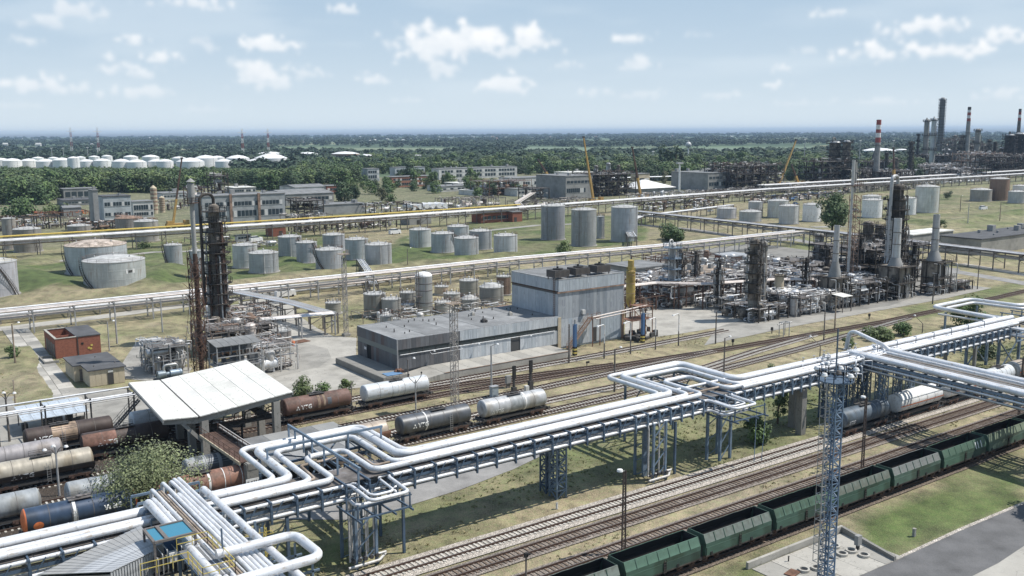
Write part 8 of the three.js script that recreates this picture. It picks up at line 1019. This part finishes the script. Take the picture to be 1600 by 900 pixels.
vehicle('white van parked beside the long rack at the yard entrance', 446,464,.05, 'van', M.white); vehicle('white van on the far grass in front of the right hand tanks', 1536,328,-.1, 'van', M.white); vehicle('white van parked between pipework and the low pale tanks', 1086,331,.4, 'van', M.white); vehicle('silver car parked right of the white van by the low pale tanks', 1110,331,.2, 'car', M.silver); vehicle('dark blue car behind the low tanks right of the white van', 1243,320,.1, 'car', M.brightBlue); vehicle('white truck cab beside the dark pipe clutter at centre', 617,366,.1, 'van', M.white); vehicle('white car parked by the container office at left', 423,382,.3, 'car', M.white); vehicle('white van below the large factory block near the tanks', 400,378,.2, 'van', M.white); vehicle('silver car on the path between the far right tanks', 1336,330,0, 'car', M.silver);
// ------------------------------------------------------------------ trees, bushes, far woods
const CR = { mid: LEAF([.075,.125,.038],.15), dark: LEAF([.04,.072,.028],.1), light: LEAF([.12,.165,.055],.2), near: LEAF([.21,.245,.12],.35), dry: LEAF([.115,.12,.06],.1) };
function crownMB(seed, h, r, base, n, s, lobes, flat = 1) {
 const R = rng(seed), mb = new MB(),L = []; for (let k = 0; k < lobes; k++) { const a = R() * 6.28, d = r * .62 * Math.sqrt(R()), y = base + (h - base) * (.18 + .66 * R()), q = 1 - .45 * Math.abs((y - base) / (h - base) - .45) * 2; L.push([d * q * Math.cos(a), y, d * q * Math.sin(a), r * (.26 + .24 * R()),.7 + .6 * R()]); }
 for (let k = 0; k < n; k++) { const l = L[Math.floor(R() * lobes)], u = R() * 2 - 1, a = R() * 6.28, w = Math.sqrt(1 - u * u), d = l[3] * Math.pow(R(),.3), x = l[0] + d * w * Math.cos(a), y = l[1] + d * u * .8 * flat, z = l[2] + d * w * Math.sin(a), g = s * (.6 + .8 * R()), tone = l[4] * (.7 + .6 * R()); const nx = w * Math.cos(a) + (R() - .5) * 1.4, ny = u + .5 + (R() - .5) * 1.2, nz = w * Math.sin(a) + (R() - .5) * 1.4,N = new THREE.Vector3(nx, ny, nz).normalize(),[S, T2] = mb.frame(N), ro = R() * 6.28, c = Math.cos(ro), q = Math.sin(ro),U = S.clone().multiplyScalar(c).addScaledVector(T2, q).multiplyScalar(g),W = S.multiplyScalar(-q).addScaledVector(T2, c).multiplyScalar(g * .62); mb.tint = [tone, tone, tone * .95]; const P = (i, j) => [x + U.x * i + W.x * j, y + U.y * i + W.y * j, z + U.z * i + W.z * j]; mb.quad(P(-.5,0),P(0,-.5),P(.5,0),P(0,.5)); }
 return [mb, L];
}
function tree(name, label, cat, pos, seed, h, r, o = {}) {
 const t = thing(name, label, cat, [0,0,0], o.group), base = o.base === undefined ? h * .22 : o.base, [c, L] = crownMB(seed, h, r, base, o.n || 520, o.s || r * .17, o.lobes || 11, o.flat);
 const tr = new MB(); tr.cyl([0,-.2,0],[0, h * .5,0], h * .026, h * .016,8); L.slice(0, o.limbs || 6).forEach((l) => tr.cyl([0, h * (.2 + .2 * (l[1] / h)),0],[l[0] * .9, l[1], l[2] * .9], h * .012, h * .004,6)); tr.build('trunk', o.trunk || M.trunk, t); c.build('crown', o.m || CR.mid, t); t.position.set(...pos); return t;
}
{ const p = at(236,800); tree('leafy_tree', 'loose leafy tree with pale branches among the left tank wagons', 'tree', [p[0],0, p[2]],11,8.2,8, { n: 11000, s: .29, lobes: 34, base: .6, m: CR.near, trunk: M.paleTrunk, limbs: 26, flat: 1.1 }); }
{ const p = at(1300,364); tree('broad_tree', 'big dark leafy tree among the right hand tanks', 'tree', p, 12,19,9.6, { n: 4200, s: 1.1, lobes: 24, base: 2.5, m: CR.mid }); }
{ const p = at(1052,378); tree('round_bush', 'round green bush tree right of the three tall tanks', 'bush', p, 13,8,7.4, { n: 2400, s: .9, lobes: 16, base: .3, m: CR.mid }); }
{ const p = at(880,400); tree('round_bush', 'loose light green bush in front of the middle tall tank', 'bush', p, 14,6.4,4.6, { n: 1500, s: .7, lobes: 12, base: .2, m: CR.light }); }
{ const p = at(1512,512); tree('round_bush', 'dense dark green bush inside the far right pipe loop', 'bush', p, 15,7.6,5, { n: 2600, s: .55, lobes: 16, base: .2, m: CR.mid }); }
for (const [px, py, h, r, l, m, n] of [[477,620,3.4,3.2, 'bright green bush between the canopy and the concrete yard', 'light', 1800],[541,612,2.6,1.8, 'small light green shrub left of the dark pole with white collar', 'light', 900],[505,613,1.6,2.2, 'low shrub between the two green bushes by the yard', 'mid', 700],[1372,530,2.6,4.4, 'light green bushes behind the right part of the pipe bridge', 'light', 1800],[1412,524,3,3.4, 'darker bush at the right end of the light green bushes', 'mid', 1400],[1207,588,2.4,2, 'small dark bush peeping over the pipe bridge', 'mid', 800],[1325,545,3.2,1.8, 'small bush behind the junction of the two pipe bridges', 'mid', 800],[1180,690,3.6,3.4, 'dark bush in the shade under the pipe bridge loop', 'mid', 1600],[1215,662,6.4,2.2, 'slim young tree under the pipe bridge right of the loop', 'mid', 1100],[1540,560,4,3.4, 'bush in the shade beneath the far end of the pipe bridge', 'dark', 1100],[18,560,2.4,2.6, 'green bush at the left edge beside the slab path', 'mid', 1000],[255,552,1.8,2, 'low dark shrub left of the white piped exchanger frame', 'dark', 700],[30,338,10,14, 'wide dark green bush mass at the far left beyond the old tanks', 'mid', 900],[88,336,7,9, 'green bush right of the wide dark mass at far left', 'light', 700],[1176,408,5.4,3.4, 'dark green bush behind the racks of the right hand unit', 'dark', 900],[1470,358,4.6,3.6, 'green bush left of the furnace stack on the far grass', 'mid', 900],[1481,312,6,4.2, 'round dark tree on the far grass right of the tall pale tank', 'dark', 900],[226,388,3,4, 'low green bush behind the big grey tanks', 'mid', 500]]) tree('green_bush', l, 'bush', at(px, py), px * 3 + py, h, r, { n, s: Math.max(.35, r * .13), lobes: 10, base: .1, m: CR[m] });
{ const p = at(1660,800); tree('verge_tree', 'tree beyond the right edge that shades the green verge', 'tree', p, 19,10,5.6, { n: 2600, s: .7, lobes: 16 }); }
// trees of the woods: five kinds, each stood many times
const kinds = [['mid', 14,6.4],['dark', 15,6.8],['light', 12,6],['mid', 17,7.4],['dry', 11,5.6]].map(([m, h, r], k) => tree('broadleaf_tree', 'broadleaf tree in the dense belt behind the plant at left', 'tree', [0,0,0],40 + k, h, r, { n: 760, s: r * .19, lobes: 15, base: -h * .05, limbs: 4, m: CR[m], group: 'trees of the wood at left' })); const used = kinds.map(() => false);
const inst = (name, label, cat, geo, m, list, tone) => { const im = new THREE.InstancedMesh(geo, m, list.length),M4 = new THREE.Matrix4(),Q = new THREE.Quaternion(), up = new THREE.Vector3(0,1,0); list.forEach(([x, y, z, sx, sy, sz, ry, c], k) => { M4.compose(new THREE.Vector3(x, y, z),Q.setFromAxisAngle(up, ry), new THREE.Vector3(sx, sy, sz)); im.setMatrixAt(k, M4); if (tone) im.setColorAt(k, new THREE.Color().setRGB(...c)); }); im.name = name; im.userData = { label, category: cat, kind: 'stuff' }; scene.add(im); };
const roomFor = (x, y, p) => x < 470 ? Math.max(.25,(y - 260) * depthAt(p) / 1500 / 15.5) : 2;   // the wood at left stays low enough to show the white tanks beyond it
const wood = (poly, n, base, group, seed, s0 = .8, s1 = 1.25) => { const R = rng(seed), xs = poly.map((q) => q[0]), ys = poly.map((q) => q[1]); let k = 0, tries = 0; while (k < n && tries++ < n * 30) { const x = lerp(Math.min(...xs),Math.max(...xs),R()), y = lerp(Math.min(...ys),Math.max(...ys),R()); if (!inPoly(poly, x, y)) continue; const p = at(x, y), v = Math.floor(R() * 5), s = Math.min(s0 + (s1 - s0) * R(), roomFor(x, y, p)), label = ['mid green ', 'dark ', 'light green ', 'tall mid green ', 'brownish '][v] + base; let t; if (!used[v]) { used[v] = true; t = kinds[v]; t.position.set(...p); t.rotation.y = R() * 6; t.userData.label = label; t.userData.group = group; } else t = copy(kinds[v], p, R() * 6, label, 'tree', group); t.scale.set(s * (.9 + .3 * R()), s, s * (.9 + .3 * R())); k++; } };
wood([[0,312],[40,318],[100,302],[160,298],[240,292],[340,284],[430,294],[560,284],[562,268],[430,268],[300,268],[0,268]],125, 'broadleaf tree in the dense belt behind the plant at left', 'trees of the wood at left', 301,.85,1.3);
wood([[520,318],[560,320],[610,312],[612,296],[560,286],[680,296],[720,300],[745,306],[810,302],[800,290],[690,284],[560,276]],34, 'broadleaf tree among the office buildings in the middle distance', 'trees among the offices', 302,.6,1.05);
wood([[560,268],[690,270],[830,270],[1000,276],[1060,282],[1100,276],[1290,268],[1290,256],[1000,258],[560,258]],62, 'broadleaf tree in the belt beyond the offices and sooty units', 'trees of the far central belt', 303,.9,1.4);
wood([[1000,290],[1070,292],[1100,286],[1090,270],[1000,272]],12, 'broadleaf tree behind the white tent hall', 'trees behind the white tent', 304,.8,1.2);
wood([[1200,286],[1290,286],[1300,264],[1330,262],[1440,290],[1430,276],[1330,256],[1210,262]],24, 'broadleaf tree around the far right process units', 'trees around the right hand units', 305,.8,1.2);
{ // the closed body of the woods between the trees that stand out
 const zones = [[[[0,318],[60,322],[100,304],[160,302],[250,302],[300,296],[360,288],[430,300],[470,292],[560,290],[562,262],[0,262]],900],[[[560,272],[830,274],[1060,284],[1100,276],[1290,268],[1290,250],[1000,250],[560,252]],640],[[[1200,284],[1290,286],[1310,262],[1420,282],[1440,262],[1330,252],[1210,256]],90],[[[560,322],[610,322],[614,298],[740,310],[850,306],[800,296],[720,288],[690,284],[560,292]],34]],R = rng(306), lists = [[],[],[]];
 for (const [Z, n] of zones) { const P = Z.map((q) => at(...q)).map((q) => [q[0], q[2]]), xs = Z.map((q) => q[0]), ys = Z.map((q) => q[1]); let k = 0; while (k < n) { const x = lerp(Math.min(...xs),Math.max(...xs),R()), y = lerp(Math.min(...ys),Math.max(...ys),R()); if (!inPoly(Z, x, y)) continue; k++; const p = at(x, y), s = Math.min(n === 34 ? .5 + .25 * R() : .8 + .5 * R(), roomFor(x, y, p)), c = .75 + .5 * R(); lists[k % 3].push([p[0],-.5, p[2], s * (1 + .3 * R()), s, s * (1 + .3 * R()),R() * 6,[c, c, c * .9]]); } }
 lists.forEach((l, k) => inst('wood_mass', ['closed mass of mid green trees filling the woods behind the plant', 'closed mass of dark trees filling the woods behind the plant', 'closed mass of light green trees filling the woods behind the plant'][k], 'wood', crownMB(90 + k, 14,8.4,-2.5,640,1.5,15)[0].geo(),[CR.mid, CR.dark, CR.light][k], l, true)); }
for (const [x, y, h] of [[538,321,17],[645,288,22],[452,300,20],[770,306,13]]) { const p = at(x, y), t = copy(kinds[1], p, x, { 538: 'dark conical tree in front of the long grey shed', 645: 'tallest dark tree left of the brick hall', 452: 'broad dark tree at the right end of the wood', 770: 'dark green tree below the long white office building' }[x], 'tree', 'single trees'); t.scale.setScalar(h / 15); delete t.userData.group; }
for (let k = 0; k < 5; k++) { const p = at(1033 + k * 7.5,272 + (k % 2) * 2); tree('poplar_tree', 'tall narrow poplar in the dark row left of the white mast', 'tree', p, 60 + k, 34 - (k % 3) * 4,5.4, { n: 420, s: 2.2, lobes: 14, base: 3, flat: 2.6, m: CR.dark, group: 'row of poplars' }); }
// woods and villages of the plain: nobody could count them
{ const g = crownMB(71,1,.62,.02,90,.24,9)[0].geo(), list = [],R = rng(72), fields = [[[430,239],[722,241],[722,231],[430,231]],[[820,240],[1110,243],[1340,238],[1290,230],[960,231],[820,229]],[[0,232],[140,232],[140,229],[0,229]]].map(polyPx);
 for (const [k, F] of fields.entries()) struct('field', new MB().sheet(F, .2), mat([[.15,.185,.11],[.13,.175,.11],[.17,.19,.11]][k],1));
 for (let k = 0; k < 30000; k++) { const r = 1150 * Math.pow(11000 / 1150,Math.pow(R(),.8)), a = -1.85 + 2.05 * R(), x = r * Math.cos(a), z = r * Math.sin(a); if (fields.some((F) => inPoly(F, x, z))) continue; if ((r < 1500 && x > 560 && z > -720) || (r < 1750 && x < -.36 * z)) continue; if (fbm(x / 620 + 7, z / 420,4,221) < (r > 2600 ? .5 : .40) && r > 1900) continue; const s = (9 + 8 * R()) * (1 + r / 9000), c = .8 + .4 * R(); list.push([x, -.6, z, s * (1 + R()), s, s * (1 + R()),R() * 6,[c, c, c]]); }
 inst('far_woods', 'far woods and hedgerows of the plain reaching to the horizon', 'wood', g, LEAF([.036,.062,.036],0), list, true);
 const hs = [], hg = new MB().hex([[-.5,0,.4],[.5,0,.4],[.5,0,-.4],[-.5,0,-.4]],[[-.5,.6,.4],[.5,.6,.4],[.5,.6,-.4],[-.5,.6,-.4]]).hex([[-.54,.6,.44],[.54,.6,.44],[.54,.6,-.44],[-.54,.6,-.44]],[[-.5,1,.02],[.5,1,.02],[.5,1,-.02],[-.5,1,-.02]]).geo(); for (let k = 0; k < 420; k++) { const r = 3600 + 6500 * R(), a = -1.75 + 1.7 * R(), x = r * Math.cos(a), z = r * Math.sin(a); if (fbm(x / 800, z / 800,3,75) < .52) continue; const s = 10 + 9 * R(), c = R() < .75 ? [.55,.55,.52] : [.34,.22,.18]; hs.push([x, 0, z, s, s * .8, s, R() * 6, c]); } inst('far_village', 'scattered pale houses of villages on the far plain', 'village', hg, mat([.8,.8,.8],.9), hs, true); }
// grass tufts and weeds near the tracks
{ const mb = new MB(),R = rng(81); for (let k = 0; k < 9; k++) { const a = R() * 6.28, d = .12 * R(), b = .1 + .22 * R(), c = .7 + .6 * R(); mb.tint = [c, c, c]; mb.tri([d * Math.cos(a) - .05,0, d * Math.sin(a)],[d * Math.cos(a) + .05,0, d * Math.sin(a)],[d * 2.4 * Math.cos(a), b, d * 2.4 * Math.sin(a)]); } const list = []; for (let k = 0; k < 42000; k++) { const x = 20 + 190 * R(), z = -52 - 170 * R(); let g = .1; for (const [P, v] of greens) if (inPoly(P, x, z)) g = Math.max(g, v); if (fbm(x / 8, z / 5,3,83) + (g - .3) * .5 < .47) continue; if (g > .6 || (z < -108 && z > -152 && R() < .6)) continue; if ([85.1,80.8,75.4,67.8,148.6,141.5,134.8,127.4,122,115.8].some((q) => Math.abs(z + q) < 1.7) || (x > 75 && z > -64 && R() < .3)) continue; const px = [x, z]; if (roadsNear.some((P) => inPoly(P, ...px))) continue; const s = .35 + .75 * R(), t = clamp(g + (R() - .5) * .5); list.push([x, -.02, z, s * 1.5, s, s * 1.5,R() * 6,[lerp(.36,.12, t), lerp(.31,.18, t), lerp(.18,.06, t)]]); } inst('grass_tufts', 'tufts of dry and green grass between the tracks', 'grass', mb.geo(), mat([1,1,1],1,0, { vertexColors: true }), list, true); }
renderer.render(scene, camera);
